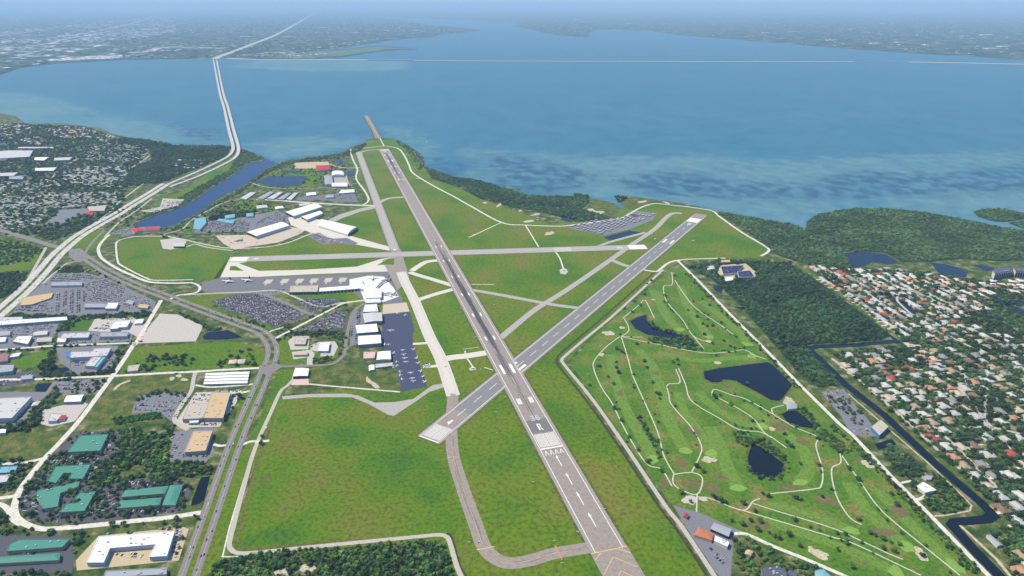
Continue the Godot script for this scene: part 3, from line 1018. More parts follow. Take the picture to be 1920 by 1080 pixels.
	S("grass_field", "grass bank along the creek", [-1603.6,-3924.7,-1571.9,-4047.1,-1382.2,-3823,-1418.8,-3620.8,-1406.8,-3402.7,-1438.1,-3186.9,-1407.9,-2889.2,-1449.5,-2758.5,-1506.2,-2704.6,-1510.1,-3040.8,-1536.6,-3460.8], 0.04, "lawn", false)
	S("grass_field", "ball ground beside the creek", [-1763.3,-3496.6,-1719.6,-3570.1,-1600,-3496.6,-1662.1,-3379.9,-1697,-3313.3], 0.05, "lawn", false)
	S("grass_field", "green plot between parking lot and creek", [-1550.2,-2923.6,-1565.7,-3031.5,-1498.6,-3069,-1405.6,-3031.5,-1407.9,-2889.2,-1479.6,-2822.5], 0.06, "lawn", false)
	S("grass_field", "meadow in the wooded suburb across the highway", [-2901.2,-4386.4,-2616.1,-4386.4,-2504.9,-4244.6,-2576.9,-4143.7,-2762.7,-4176.8], 0.05, "lawn", false)
	S("grass_field", "green behind the blue canopied yard", [-1289.9,-2513.1,-1283.2,-2638,-1214.7,-2526.5,-1197.8,-2486.8], 0.05, "lawn", false)
	S("grass_field", "green strip beside the long narrow hangars", [-1219.7,-2906.3,-1146,-2958.8,-935.2,-2838.9,-982.3,-2774.2,-1084.4,-2782.2,-1165.7,-2822.5], 0.05, "lawn", false)
	S("grass_field", "grass round the big retention pond", [-1243.4,-3238.5,-1240,-3460.8,-1138.6,-3672.8,-1018,-3646.6,-908.5,-3238.5,-932.5,-3166.7,-1134.1,-3136.8], 0.05, "lawn", false)
	S("grass_field", "olive scrub at the runway end beside the bay", [318,-2863.8,376.2,-2976.7,435,-2889.2,441.5,-2774.2,405,-2667.2,326.1,-2727.4], 0.05, "scrub", false)
	S("grass_field", "scrub spit beside the boat cut", [470.3,-2976.7,543.8,-2994.7,628.1,-2941.1,580.7,-2872.3,513,-2806.2,479.3,-2790.1], 0.05, "scrub", false)
	S("mangrove_ground", "dark floor of the coastal mangroves", [841.3,-2742.9,882.9,-2758.5,957.9,-2697,1042.2,-2630.7,1092.1,-2595.1,1109.9,-2560.4,1085.7,-2486.8,1114,-2513.1,1167.1,-2638,1253.3,-2735.1,1382.7,-2806.2,1468.4,-2822.5,1580.5,-2822.5,1688.8,-2766.3,1763,-2704.6,1843.8,-2616.4,1880.4,-2553.6,1945.5,-2519.8,2563.9,-2173.9,2241.1,-1858.6,1709.3,-2173.9,1620.3,-2173.9,1508,-2194.6,1383.1,-2163.6,1294.5,-2163.6,1288.8,-2259.1,1146.4,-2270.1,1116.8,-2108.6,957.5,-2163.6,909,-2226.5,899,-2303.9,889.6,-2513.1], 0.02, "mangrove_floor", false)
	S("mangrove_ground", "dark floor of the narrow mangrove belt by the runway", [-463.6,-3620.8,-290.2,-3379.9,-149.8,-3302.4,-37.2,-3156.7,71.7,-3031.5,166.4,-3013,332.8,-3013,325.1,-2889.2,289.9,-2806.2,407,-2682,377.1,-2616.4,252,-2623.5,110.4,-2774.2,0,-2830.7,-140.7,-2967.7,-249.4,-3176.8,-391,-3335.2], 0.04, "mangrove_floor", false)
	S("forest_ground", "dark floor of the wood between golf course and canal", [567,-2123.4,618.1,-2153.4,922.1,-2163.6,939.1,-2028.3,981.4,-1613.9,944.5,-1589.4,742.9,-1562.5,734.5,-1357.8,674.9,-1364.9,667.5,-1408.4,661.5,-1568.4,647.8,-1839.1,620.5,-2028.3], 0.03, "mangrove_floor", false)

func waterbodies():
	var w := [
		["blue retention pond beside the narrow grey hangars", [-1240.2,-3280.8,-1207.7,-3402.7,-1021.9,-3402.7,-999.3,-3291.6,-998.3,-3197.1,-1132.9,-3186.9], "pond"],
		["thin pond strip north of the retention pond", [-1181.8,-3490.6,-1181.2,-3533,-1076.2,-3520.8,-1064.8,-3460.8], "pond"],
		["small round pond near the runway's far end", [-982.7,-3794.9,-972,-3837.3,-926.9,-3794.9,-914.2,-3712.7,-939.8,-3699.3], "pond"],
		["little green pond beside the domed hangars", [-848.9,-3520.8,-809.1,-3526.9,-780.4,-3402.7,-812.6,-3379.9], "pond"],
		["slim navy pond below the trailer rows", [337.5,-2429.3,444.8,-2513.1,484.7,-2486.8,358.1,-2392.3], "pond"],
		["tiny pond among the trailer rows", [471.8,-2727.4,501.3,-2735.1,517.9,-2704.6,492.6,-2682], "pond"],
		["dark pool in the mangrove belt", [195.9,-2697,249.4,-2667.2,234.7,-2616.4,200.5,-2638], "pond"],
		["boot shaped golf pond with trees along it", [319.8,-1704.9,345.5,-1729,372.1,-1746.6,367.3,-1711.8,372.3,-1668.2,397.5,-1645.5,425,-1629.6,449.3,-1613.9,432,-1598.5,399,-1604.6,373.2,-1613.9,350,-1623.3,325.7,-1661.6], "pond"],
		["largest golf pond beside the straight white road", [448.3,-1426,492,-1443.9,615.3,-1472.8,622.6,-1456.9,633.9,-1364.9,587.7,-1303.4,578.4,-1296.9,562.6,-1301.2,544.5,-1334.7,521.4,-1367.2,511.9,-1384,485.9,-1391.2,473.3,-1376.7,455.1,-1376.7,443.7,-1393.7], "pond"],
		["dark teardrop golf pond ringed with shrubs", [470.3,-1139.7,484.5,-1129.1,498.3,-1100,509.6,-1075.2,498,-1051.3,474.8,-1032.7,453.1,-1040.4,438.6,-1056,448.4,-1096.6], "pond_dark"],
		["dark pond beside the golf clubhouse", [565.3,-1244.3,581,-1256.6,603.6,-1256.6,612.4,-1230.2,616.5,-1204.6,613.3,-1191.2,587,-1198.8,567,-1218.2], "pond_dark"],
		["small pond at the edge of the wood", [614.4,-1961.7,645.7,-1957.4,621.3,-1898.7,607.8,-1919.3], "pond"],
		["narrow pond inside the wood", [631.9,-1801.1,687.1,-1793.7,643.8,-1775.3], "pond"],
		["big lake in the mangroves above the houses", [1139.1,-2253.6,1183.4,-2270.1,1220.3,-2270.1,1283.3,-2248.1,1289.2,-2153.4,1240,-2143.3,1196.9,-2163.6,1151.4,-2123.4,1115.5,-2113.5,1113.8,-2148.4], "pond"],
		["oval lake right of the big mangrove lake", [1390.2,-2163.6,1431.1,-2148.4,1456.7,-2108.6,1462.2,-2074.9,1428.8,-2028.3,1391.9,-2028.3,1358.1,-2051.4], "pond"],
		["long blue lake among the suburban houses", [1105.2,-1874.5,1131.5,-1858.6,1133,-1808.6,1131,-1757.3,1098.2,-1743.1,1096.7,-1782.6], "pond"],
		["blue pond beside the tall apartment blocks", [1513,-2138.3,1547.7,-2143.3,1574.9,-2103.7,1525,-2079.7], "pond"],
		["winding river beside the far right fairway", [1400.5,-1870.5,1421.4,-1866.5,1430.1,-1804.9,1439.7,-1779,1495.5,-1711.8,1465.9,-1671.5,1408,-1732.5,1404.5,-1793.7], "pond"],
		["blue pond on the far right fairway", [1429.9,-1839.1,1457.7,-1850.8,1483.4,-1843,1544.1,-1820,1460,-1808.6], "pond"],
		["pond beside the empty concrete lot", [-800.5,-1610.8,-799.6,-1635.9,-777.1,-1639.1,-750,-1648.7,-715.3,-1623.3,-694.7,-1604.6,-734.1,-1592.4,-790.1,-1592.4], "pond"],
		["narrow pond by the blue ended warehouse", [-1090.8,-1441.3,-1046.2,-1449.1,-1038.1,-1418.4,-1078.9,-1426], "pond"],
		["dark pond beside the big white warehouse", [-1074.2,-1357.8,-1075.9,-1372,-1044.7,-1374.4,-1033.9,-1327.9,-1044.7,-1318.9], "pond"],
		["long dark detention pond beside the highway", [-566.2,-1035.8,-550.9,-1038.9,-534.6,-972.9,-540.7,-963.2,-551.2,-957.8,-555.9,-972.9], "pond_dark"],
		["small dark pond below the beige hall", [710.7,-1139.7,752.3,-1155.9,752.6,-1137.9,724.6,-1125.7,707.7,-1118.7], "pond_dark"],
		["dark lagoon behind the red roofed houses", [864.3,-1154.1,928.6,-1152.2,916.6,-1141.5,860.1,-1143.3], "pond_dark"],
		["lake at the far left of the suburb", [-3302.8,-4314.4,-3088.1,-4314.4,-3028.7,-4176.8,-3193.1,-4160.2], "pond"]]
	for a in w:
		var rim := Geometry2D.offset_polygon(pv(a[1]), 5.0, Geometry2D.JOIN_ROUND)
		var flat := []
		for k in rim[0].size():
			var q: Vector2 = rim[0][k] + Vector2(rng.randf_range(-2.2, 2.2), rng.randf_range(-2.2, 2.2))
			flat.append(q.x)
			flat.append(q.y)
		S("pond_bank", "reedy bank of the " + a[0], flat, 0.085, "fringe", false)
		S("pond", a[0], a[1], 0.10, a[2])
	R("canal", "narrow straight ditch along the wood's upper edge", [918.1,-2143.3,938,-2046.7,954.4,-1906.9,971.3,-1739.5,983.5,-1580.4], 9.0, 0.10, "pond", false)
	R("canal", "dark canal bending between wood and houses", [991.7,-1580.4,967.2,-1580.4,861.3,-1562.5,763.5,-1553.7,740.2,-1542.2,746.9,-1480.9,754.1,-1369.6,780.6,-1238.2,794.6,-1070.4,811.1,-963.2,811.4,-935,794,-924.6,738.4,-918.2,727.9,-909.3,730.3,-849.2,734.8,-803.1,742.1,-713.7], 19.0, 0.11, "pond_dark", false)

# ---------------------------------------------------------------- paved surfaces

func pavements():
	S("apron", "broad grey airliner ramp in front of the terminal", [-957.5,-1983.5,-910.6,-2028.3,-796.4,-2032.9,-673.4,-2037.5,-508.3,-2060.7,-399.3,-2079.7,-367.1,-1974.7,-319.1,-1858.6,-315.1,-1831.4,-366.9,-1820,-425,-1835.3,-479.9,-1919.3,-854.3,-1894.6,-926,-1915.2], 0.15, "apron_grey")
	S("apron", "sun bleached white concrete round the terminal wing", [-507.6,-2010.1,-455.4,-2042.1,-403.3,-2032.9,-358.4,-1940.3,-332.3,-1874.5,-369.5,-1835.3,-425,-1835.3,-454.3,-1919.3,-489.9,-1936.1], 0.163, "lot_white")
	S("taxiway", "pale concrete taxiway band above the terminal ramp", [-917.3,-2028.3,-955.8,-2215.8,-883.1,-2168.7,-904.2,-2153.4,-813.8,-2084.4,-674,-2094.1,-507.7,-2123.4,-443.4,-2194.6,-407.3,-2215.8,-383.8,-2123.4,-399.3,-2079.7,-627.8,-2056,-796.4,-2032.9], 0.16, "taxi_concrete")
	S("grass_field", "small grass triangle by the ramp corner", [-911.8,-2089.2,-923,-2128.3,-905.5,-2128.3,-863.6,-2084.4], 0.20, "lawn")
	S("taxiway", "brownish paved crossing in the airfield centre", [-431.7,-2321.1,-399.7,-2321.1,-382.7,-2270.1,-320.1,-2014.7,-343.9,-1919.3,-399.3,-2079.7,-436.2,-2184.2,-407.3,-2215.8], 0.17, "runway_brown")
	S("grass_field", "grass island left of the central crossing", [-444.1,-2138.3,-418.3,-2194.6,-397.6,-2199.9,-388.7,-2143.3], 0.21, "lawn")
	S("grass_field", "grass island right of the central crossing", [-363.7,-2189.4,-340.3,-2215.8,-306.5,-2205.1,-299.1,-2173.9,-324.7,-2138.3,-347.5,-2138.3], 0.21, "lawn")
	S("apron", "beige concrete ramp beside the terminal", [-369.3,-1816.2,-304.3,-1831.4,-286.5,-1768.1,-359.4,-1750.1], 0.16, "apron_beige")
	S("apron", "navy asphalt ramp with parked light aircraft", [-359.1,-1748.4,-286,-1764.5,-257.9,-1651.9,-258.9,-1617,-242.9,-1536.4,-190.9,-1358.7,-244.2,-1337,-271.3,-1436.2,-299.4,-1525,-327.9,-1559.6], 0.15, "apron_navy")
	S("apron", "beige hardstand beside the northern hangars", [-1098.5,-2448.2,-972.5,-2461,-939.7,-2423.1,-863.3,-2560.4,-782,-2526.5,-793.9,-2461,-844.2,-2368.2,-925.8,-2326.9,-969.8,-2292.6,-1029.2,-2350.3], 0.14, "apron_beige")
	S("apron", "pale hangar ramp leading to the runways", [-899.6,-2682,-863.2,-2704.6,-763.5,-2652.5,-747.9,-2567.3,-609.9,-2454.6,-423.3,-2315.4,-427.1,-2281.3,-551.5,-2344.4,-749.4,-2480.3,-816.4,-2540,-859.1,-2581.2], 0.15, "taxi_concrete")
	S("apron", "grey ramp strip climbing to the parallel taxiway", [-748.8,-2595.1,-702.3,-2727.4,-637.3,-2814.3,-578.4,-2872.3,-569.4,-2822.5,-627.5,-2766.3,-682,-2667.2,-721.1,-2567.3], 0.145, "taxi_grey")
	S("apron", "weathered grey ramp beside the domed hangars", [-945.7,-2994.7,-817.3,-3050.1,-713.1,-3069,-662.8,-2906.3,-740.4,-2923.6,-865.3,-2958.8,-942.1,-2941.1], 0.14, "apron_grey")
	S("apron", "grey yard between the two domed hangars", [-886.5,-3391.2,-822.9,-3402.7,-774,-3238.5,-845.1,-3228], 0.14, "taxi_grey")
	S("apron", "beige coast ramp with the red roofed hall", [-1172.9,-3712.7,-998.5,-3739.7,-964,-3633.7,-1026.2,-3570.1,-1128.8,-3570.1], 0.14, "lot_tan")
	S("apron", "dark old ramp beside the white hangar", [-672.4,-2410.7,-606.9,-2423.1,-551.4,-2362.2,-569.3,-2338.6,-642.8,-2368.2], 0.155, "apron_grey")
	S("parking_lot", "striped car park among the northern sheds", [-770.1,-2461,-721.1,-2486.8,-627.9,-2362.2,-676.6,-2350.3], 0.15, "lot_grey")
	S("parking_lot", "large triangular car park below the terminal", [-870,-1839.1,-820.4,-1888.6,-751.2,-1898.7,-561.1,-1746.6,-629.5,-1668.2,-682.9,-1696.1,-742.8,-1746.6,-785,-1760.9], 0.12, "lot_dark")
	S("parking_lot", "smaller car park in front of the terminal", [-625.3,-1839.1,-609.6,-1862.6,-510.5,-1858.6,-493.6,-1839.1,-558,-1768.1], 0.12, "lot_dark")
	S("parking_lot", "car park between the diagonal road and hangars", [-547,-1668.2,-494,-1775.3,-460.9,-1760.9,-440.4,-1655.1,-576,-1635.9], 0.12, "lot_dark")
	S("parking_lot", "strip of parking beside the grey terminal block", [-746.7,-1923.5,-684.5,-1940.3,-672,-1898.7,-723.7,-1882.5], 0.16, "lot_grey")
	S("parking_lot", "hangar car park along the airport road", [-444.7,-1782.6,-422.1,-1790,-396.7,-1691.4,-417,-1678.1,-388.8,-1568.4,-407.2,-1553.7,-431.2,-1678.1], 0.12, "lot_grey")
	S("parking_lot", "crowded dealership lot beside the expressway", [-1458.7,-2060.7,-1359.3,-2065.4,-1275.4,-2023.7,-1174.8,-1948.8,-1030.4,-1839.1,-1004.1,-1768.1,-1141.5,-1746.6,-1197.9,-1739.5,-1390.2,-1760.9,-1412.8,-1808.6,-1438.5,-1940.3], 0.12, "lot_grey")
	S("parking_lot", "empty pale concrete lot beside the pond", [-977.9,-1753.7,-925.9,-1746.6,-825.4,-1674.8,-806.8,-1583.4,-951.9,-1571.4,-967.6,-1668.2], 0.12, "lot_pale")
	S("parking_lot", "grey car park by the dark hedge", [-823.1,-1318.9,-777.9,-1332.4,-718.7,-1332.4,-715.4,-1286.1,-703.5,-1218.2,-742.7,-1252.5,-801.4,-1248.4], 0.12, "lot_grey")
	S("parking_lot", "yard around the white hall with the notched corner", [-1116.8,-1645.5,-1139.2,-1718.6,-1037.8,-1725.6,-978.1,-1678.1,-957.2,-1598.5,-1008.2,-1639.1,-1078.2,-1639.1], 0.12, "lot_pale")
	S("parking_lot", "grey service yard behind the tan halls", [-701,-1332.4,-601.5,-1341.6,-595.3,-1286.1,-598.7,-1226.2,-595.7,-1198.8,-661.5,-1195,-693.6,-1218.2], 0.12, "lot_pale")
	S("parking_lot", "parking beside the lower tan hall", [-681.7,-1179.8,-608.8,-1198.8,-572.8,-1108.4,-575.9,-1078.5,-644.5,-1081.8], 0.12, "lot_grey")
	S("parking_lot", "asphalt around the upper green roofed office", [-875,-1178,-791.9,-1189.3,-755.8,-1083.4,-877.4,-1083.4], 0.12, "lot_dark")
	S("parking_lot", "asphalt around the cluster of green roofed offices", [-875.9,-1020.7,-861.3,-1078.5,-776.2,-1095,-758.2,-1014.7,-722.9,-1014.7,-686.5,-1029.7,-615.3,-1032.7,-571.8,-1014.7,-560,-944.3,-669.5,-922,-735.3,-914.3,-790,-916.9,-836.3,-944.3,-860.7,-978.5], 0.11, "lot_dark")
	S("parking_lot", "tan concrete forecourt of the white horseshoe building", [-670,-885.7,-541.7,-906.7,-530.8,-901.7,-516.6,-832.3,-662.4,-811.6,-676.1,-832.3], 0.12, "lot_tan")
	S("parking_lot", "asphalt around the bottom left green roofs", [-864.5,-885.7,-718.9,-888.2,-684.9,-844.7,-666.6,-806.3,-808,-806.3], 0.10, "lot_dark")
	S("parking_lot", "yard beside the blue ended warehouse", [-1141.8,-1547.9,-991.6,-1559.6,-946.1,-1443.9,-999.9,-1406,-1049.5,-1443.9,-1085.5,-1470.2], 0.11, "lot_grey")
	S("parking_lot", "grey yard of the big white warehouse", [-1183.8,-1334.7,-1024,-1334.7,-1023.4,-1269.1,-1006.5,-1208.5,-1087.1,-1198.8], 0.11, "lot_grey")
	S("parking_lot", "shaded car park left of the meadow", [-1041.8,-1381.5,-943.8,-1393.7,-923.7,-1379.1,-928.8,-1323.4,-1004.8,-1332.4], 0.11, "lot_grey")
	S("parking_lot", "pale yard of the red fronted workshop", [-996.7,-1262.8,-931.3,-1296.9,-912.4,-1283.9,-902.8,-1218.2,-940.3,-1198.8,-967.1,-1208.5], 0.11, "lot_pale")
	S("parking_lot", "yard between the grey industrial sheds", [-1409,-1671.5,-1225.9,-1698.1,-1191.4,-1629.6,-1201.8,-1547.9,-1305.9,-1525], 0.10, "lot_grey")
	S("parking_lot", "shared forecourt of two grey sheds", [-1193,-1639.1,-997.4,-1645.5,-972.8,-1583.4,-1148.4,-1565.5], 0.10, "lot_grey")
	S("parking_lot", "grey lots behind the mauve roofed shed", [-1243.3,-1418.4,-1109.7,-1423.5,-1084.1,-1379.1,-1183.8,-1334.7], 0.105, "lot_dark")
	S("parking_lot", "upper depot forecourt beside the four lane road", [-571.4,-1583.4,-566.8,-1613.9,-525.3,-1613.9,-507.8,-1539.3,-550.8,-1536.4], 0.10, "lot_pale")
	S("parking_lot", "depot drive below the long beige roof", [-544.8,-1525,-501.7,-1536.4,-486.6,-1519.4,-475.9,-1459.6,-489.9,-1459.6,-498.9,-1497.2,-529.5,-1486.3], 0.10, "lot_pale")
	S("parking_lot", "white depot forecourt between the trees", [-507.9,-1559.6,-491.8,-1580.4,-451.7,-1583.4,-436.7,-1553.7,-436.6,-1502.7,-469.2,-1502.7,-472.2,-1525,-499.6,-1533.5], 0.10, "lot_pale")
	S("parking_lot", "mauve concrete yard below the white depot", [-507.9,-1403.5,-471.6,-1406,-459.2,-1364.9,-499,-1364.9], 0.12, "roof_pink")
	S("parking_lot", "tree shaded hotel car park by the canal", [687.5,-1337,742.4,-1348.5,736.3,-1275.4,738.2,-1224.2,731.6,-1163.2,678.6,-1170.5,688,-1238.2,685.1,-1305.6], 0.12, "lot_grey")
	S("parking_lot", "golf course yard beside the perimeter road", [277.1,-960.5,316.5,-941.6,380.1,-893.1,361.1,-890.6,328.2,-795.8,313,-795.8,291.9,-880.9], 0.12, "lot_grey")
	S("parking_lot", "visitor car park of the blue roofed water yard", [-1197.8,-2486.8,-1195.9,-2630.7,-1092.4,-2682,-973.8,-2782.2,-895.5,-2704.6,-873.7,-2595.1,-986.1,-2499.9], 0.12, "lot_grey")
	S("parking_lot", "car park of the long red roofs by the creek", [-1505.4,-2473.8,-1493,-2526.5,-1452.4,-2546.7,-1359.8,-2567.3,-1324.2,-2499.9,-1429,-2461], 0.12, "lot_grey")
	S("parking_lot", "sandy car park on the creek bank", [-1540.8,-2774.2,-1487.3,-2838.9,-1540.2,-2976.7,-1438.3,-2958.8,-1415.8,-2855.5,-1471.5,-2758.5], 0.10, "lot_pale")
	S("parking_lot", "grey yard below the mobile homes", [-1808.8,-2560.4,-1855.8,-2704.6,-1886.4,-2798.2,-1788.8,-2814.3,-1721.6,-2855.5,-1678,-2758.5,-1761.1,-2727.4,-1755.7,-2609.3], 0.10, "lot_grey")
	S("parking_lot", "trailer storage ground by the cross runway", [216.3,-2540,310.3,-2638,426.3,-2667.2,509,-2782.2,594.4,-2742.9,562,-2652.5,446.9,-2526.5,346.5,-2454.6], 0.10, "lot_grey")
	S("parking_lot", "grounds of the navy roofed compound", [653.2,-2056,684.5,-2138.3,773.5,-2153.4,783.2,-2074.9,763.2,-2023.7,711.6,-2019.2,716.6,-2046.7,691.6,-1996.7,655.2,-1996.7,659.9,-2037.5], 0.09, "lot_tan")
	S("building_yard", "pale forecourt beside the isolated field house", [-1280.5,-2398.4,-1233.4,-2423.1,-1178.2,-2386.2,-1162,-2326.9,-1193.6,-2292.6,-1226.8,-2303.9], 0.09, "lot_pale")
	S("bare_patch", "pale sandy clearing in the bottom wood", blob(pv([-311.3,-815.9])[0], 14.0, 8.0, 0.2), 0.07, "sand")
	S("bare_patch", "small sandy clearing in the bottom wood's left part", blob(pv([-347.8,-807.3])[0], 12.0, 7.0, 0.4), 0.07, "sand")
	# cars in the lots
	lot([-1397.3,-1664.9,-1229,-1691.4,-1204.2,-1639.1,-1244.1,-1613.9,-1340.2,-1583.4], 4.0, 0.36, "grey sheds")
	lot([-1236.2,-1601.6,-1196.4,-1626.4,-1161,-1577.4,-1210.4,-1565.5], 4.0, 0.4, "grey sheds")
	lot([-1102.6,-1632.7,-1080.3,-1632.7,-1065.9,-1601.6,-1087.8,-1601.6], 80.0, 0.5, "grey sheds")
	lot([-1159.2,-1592.4,-983.6,-1604.6,-974.2,-1583.4,-1146.6,-1571.4], 3.0, 0.5, "grey sheds")
	lot([-1227.3,-1413.4,-1111.5,-1418.4,-1096.9,-1384,-1180,-1346.2], 5.0, 0.4, "mauve shed lots")
	lot([-928.8,-2976.7,-812.7,-3031.5,-721.1,-3050.1,-686.2,-2941.1,-846.5,-2976.7], 4.0, 0.25, "weathered ramp")
	lot([-1081.7,-2435.6,-983.3,-2435.6,-940.2,-2368.2,-982.5,-2326.9], 20.0, 0.12, "beige hardstand")
	lot([-866.9,-1839.1,-818.9,-1884.5,-749.8,-1894.6,-565.6,-1746.6,-630.5,-1671.5,-684.1,-1699.5,-744,-1750.1,-784.9,-1764.5], -38.0, 0.86, "triangular car park below the terminal")
	lot([-623.2,-1839.1,-608.5,-1858.6,-511.1,-1854.7,-496.7,-1839.1,-559,-1771.7], 3.0, 0.80, "terminal front car park")
	lot([-544.2,-1668.2,-493.2,-1771.7,-463.1,-1757.3,-444,-1658.4,-574.1,-1639.1], 27.0, 0.80, "car park beside the diagonal road")
	lot([-1452.4,-2056,-1360,-2060.7,-1276.3,-2019.2,-1323.6,-1996.7,-1428.5,-1992.3,-1426,-1948.8], 8.0, 0.66, "dealership by the expressway")
	lot([-1309.4,-1957.4,-1304.6,-1992.3,-1270.5,-2014.7,-1170.5,-1940.3,-1131.7,-1835.3,-1231.8,-1835.3,-1252,-1898.7], -30.0, 0.86, "dealership by the expressway")
	lot([-1365.9,-1890.6,-1299.6,-1940.3,-1255.4,-1890.6,-1200.2,-1753.7,-1293.5,-1760.9,-1314.8,-1820], 60.0, 0.84, "dealership by the expressway")
	lot([-1409.4,-1801.1,-1334.8,-1827.6,-1295,-1768.1,-1388.1,-1764.5], 8.0, 0.88, "dealership by the expressway")
	lot([-1180.4,-1919.3,-1031.6,-1835.3,-1010.6,-1775.3,-1103.5,-1790], -30.0, 0.6, "tree shaded dealership corner")
	lot([-818.6,-1314.5,-775.7,-1327.9,-719.1,-1327.9,-717.1,-1286.1,-708.2,-1226.2,-744.6,-1256.6,-798.9,-1252.5], 5.0, 0.34, "dark hedge car park")
	lot([-700.3,-1327.9,-666.7,-1332.4,-655.9,-1288.2,-698.7,-1286.1,-697.1,-1226.2,-704.2,-1222.2,-718.2,-1312.3], 12.0, 0.45, "tan hall yard")
	lot([-671.1,-1222.2,-603.1,-1226.2,-598.3,-1202.6,-661.8,-1200.7], 2.0, 0.75, "tan hall yard")
	lot([-698,-1339.3,-607,-1343.9,-605.3,-1332.4,-693.2,-1327.9], 2.0, 0.6, "tan hall yard")
	lot([-682.9,-1170.5,-661.9,-1183.6,-627.3,-1088.3,-644,-1085], 80.0, 0.4, "lower tan hall")
	lot([-634.2,-1108.4,-582.4,-1111.9,-577.6,-1085,-628.9,-1085], 0.0, 0.6, "lower tan hall")
	lot([-875,-1181.7,-792,-1187.4,-784.5,-1165,-802.4,-1170.5,-862.1,-1166.8], 0.0, 0.6, "upper green office")
	lot([-790.2,-1117,-790,-1161.3,-758.4,-1088.3,-780.6,-1088.3], 60.0, 0.5, "upper green office")
	lot([-889.8,-1105.1,-791.7,-1108.4,-773.6,-1072,-867.3,-1072], 4.0, 0.66, "upper green office")
	lot([-777.9,-1020.7,-785.6,-1072,-772.3,-1091.6,-760,-1016.2,-731.4,-1005.8,-732.9,-991.3], 58.0, 0.6, "green office cluster")
	lot([-857,-977.1,-846.5,-995.6,-799.9,-948.3,-797.5,-924.6,-834.5,-945.6], 60.0, 0.5, "green office cluster")
	lot([-767,-939,-723.4,-941.6,-718.2,-916.9,-771.4,-916.9], 2.0, 0.5, "green office cluster")
	lot([-707.5,-1023.7,-615.3,-1032.7,-610,-1014.7,-689.2,-1001.4], 3.0, 0.72, "pair of long green offices")
	lot([-672.2,-951,-568.3,-959.1,-563,-943,-666,-927.2], 3.0, 0.66, "pair of long green offices")
	lot([-735.2,-995.6,-698.2,-1005.8,-675.2,-949.6,-712.2,-929.8], 60.0, 0.42, "pair of long green offices")
	lot([-598.5,-1010.2,-576.2,-1016.2,-562.6,-956.4,-577.5,-959.1], 70.0, 0.4, "pair of long green offices")
	lot([-552.4,-899.2,-532.5,-901.7,-519.9,-837.9,-536.5,-837.9], 72.0, 0.5, "white horseshoe building")
	lot([-669,-891.8,-558.4,-906.7,-555.3,-898,-665.6,-885.7], 4.0, 0.5, "white horseshoe building")
	lot([-634.2,-856.1,-570.1,-863.1,-565.3,-835.7,-627.5,-831.2], 10.0, 0.16, "white horseshoe building")
	lot([-788.2,-849.2,-716.6,-858.4,-711,-849.2,-785.5,-840.2], 4.0, 0.5, "bottom left green roofs")
	lot([-719.1,-865.4,-709.6,-879.7,-687.9,-846.9,-699.2,-837.9], 70.0, 0.4, "bottom left green roofs")
	lot([-1075.2,-1491.7,-1037.9,-1494.4,-1020.6,-1459.6,-1049.5,-1443.9], 5.0, 0.6, "blue ended warehouse")
	lot([-994,-1497.2,-985.5,-1547.9,-948.8,-1449.1,-981.7,-1449.1], 60.0, 0.6, "blue ended warehouse")
	lot([-1040.3,-1379.1,-942.4,-1391.2,-931.4,-1327.9,-1007.6,-1337], 5.0, 0.5, "car park left of the meadow")
	lot([-1050.6,-1258.7,-1024.7,-1271.2,-1005.5,-1210.4,-1026.8,-1214.3], 60.0, 0.55, "big white warehouse")
	lot([-1114.4,-1648.7,-1087.4,-1698.1,-1064.4,-1655.1,-1079.9,-1642.3], 10.0, 0.5, "notched white hall")
	lot([-1136.3,-1718.6,-1037.8,-1725.6,-1036.7,-1711.8,-1076.2,-1701.5], 3.0, 0.6, "notched white hall")
	lot([-442.4,-1779,-421.4,-1786.3,-398.2,-1691.4,-417.6,-1681.4], 80.0, 0.8, "white hangar car park")
	lot([-429.8,-1671.5,-416.3,-1674.8,-389.4,-1571.4,-407.1,-1559.6], 80.0, 0.7, "white hangar car park")
	lot([-561.1,-1571.4,-559.9,-1604.6,-542.3,-1539.3,-550.8,-1536.4], 80.0, 0.6, "depot by the four lane road")
	lot([-523.6,-1607.7,-492.5,-1583.4,-485.8,-1536.4,-509,-1553.7], 70.0, 0.4, "depot by the four lane road")
	lot([689,-1334.7,739,-1346.2,732.6,-1279.7,690.2,-1248.4,686.7,-1301.2], 30.0, 0.4, "hotel car park by the canal")
	lot([693.6,-1198.8,739.2,-1198.8,730,-1168.7,683.7,-1172.4], 20.0, 0.5, "hotel car park by the canal")
	lot([-1194.6,-2493.3,-1186.7,-2623.5,-1089.7,-2674.6,-1019.3,-2595.1,-998.5,-2506.5], 24.0, 0.62, "visitor car park by the blue roofs", 15.0)
	lot([-1008.9,-2595.1,-968.8,-2766.3,-897.5,-2689.5,-886.2,-2609.3,-954.7,-2526.5], 24.0, 0.45, "visitor car park by the blue roofs", 15.0)
	lot([-762.1,-2461,-719.4,-2480.3,-637,-2368.2,-676.2,-2356.2], -25.0, 0.6, "northern shed car park")
	lot([-1504.8,-2480.3,-1483.4,-2519.8,-1450.3,-2526.5,-1418.9,-2480.3], 5.0, 0.6, "long red roofs by the creek")
	lot([-1535.9,-2782.2,-1483.4,-2830.7,-1520.7,-2949.9,-1437.6,-2941.1,-1424,-2863.8,-1475.2,-2766.3], 10.0, 0.3, "creek bank car park")
	lot([-955.1,-1583.4,-966.5,-1645.5,-961.8,-1664.9,-944.7,-1595.5], 62.0, 0.3, "empty concrete lot")
	lot([308.1,-873.7,330.6,-856.1,332.7,-822.4,318.2,-811.6], 60.0, 0.25, "golf course yard")
	lot([-742.2,-1919.3,-684.9,-1936.1,-674.8,-1902.8,-721.9,-1886.5], 5.0, 0.7, "terminal side parking")

# ---------------------------------------------------------------- runways

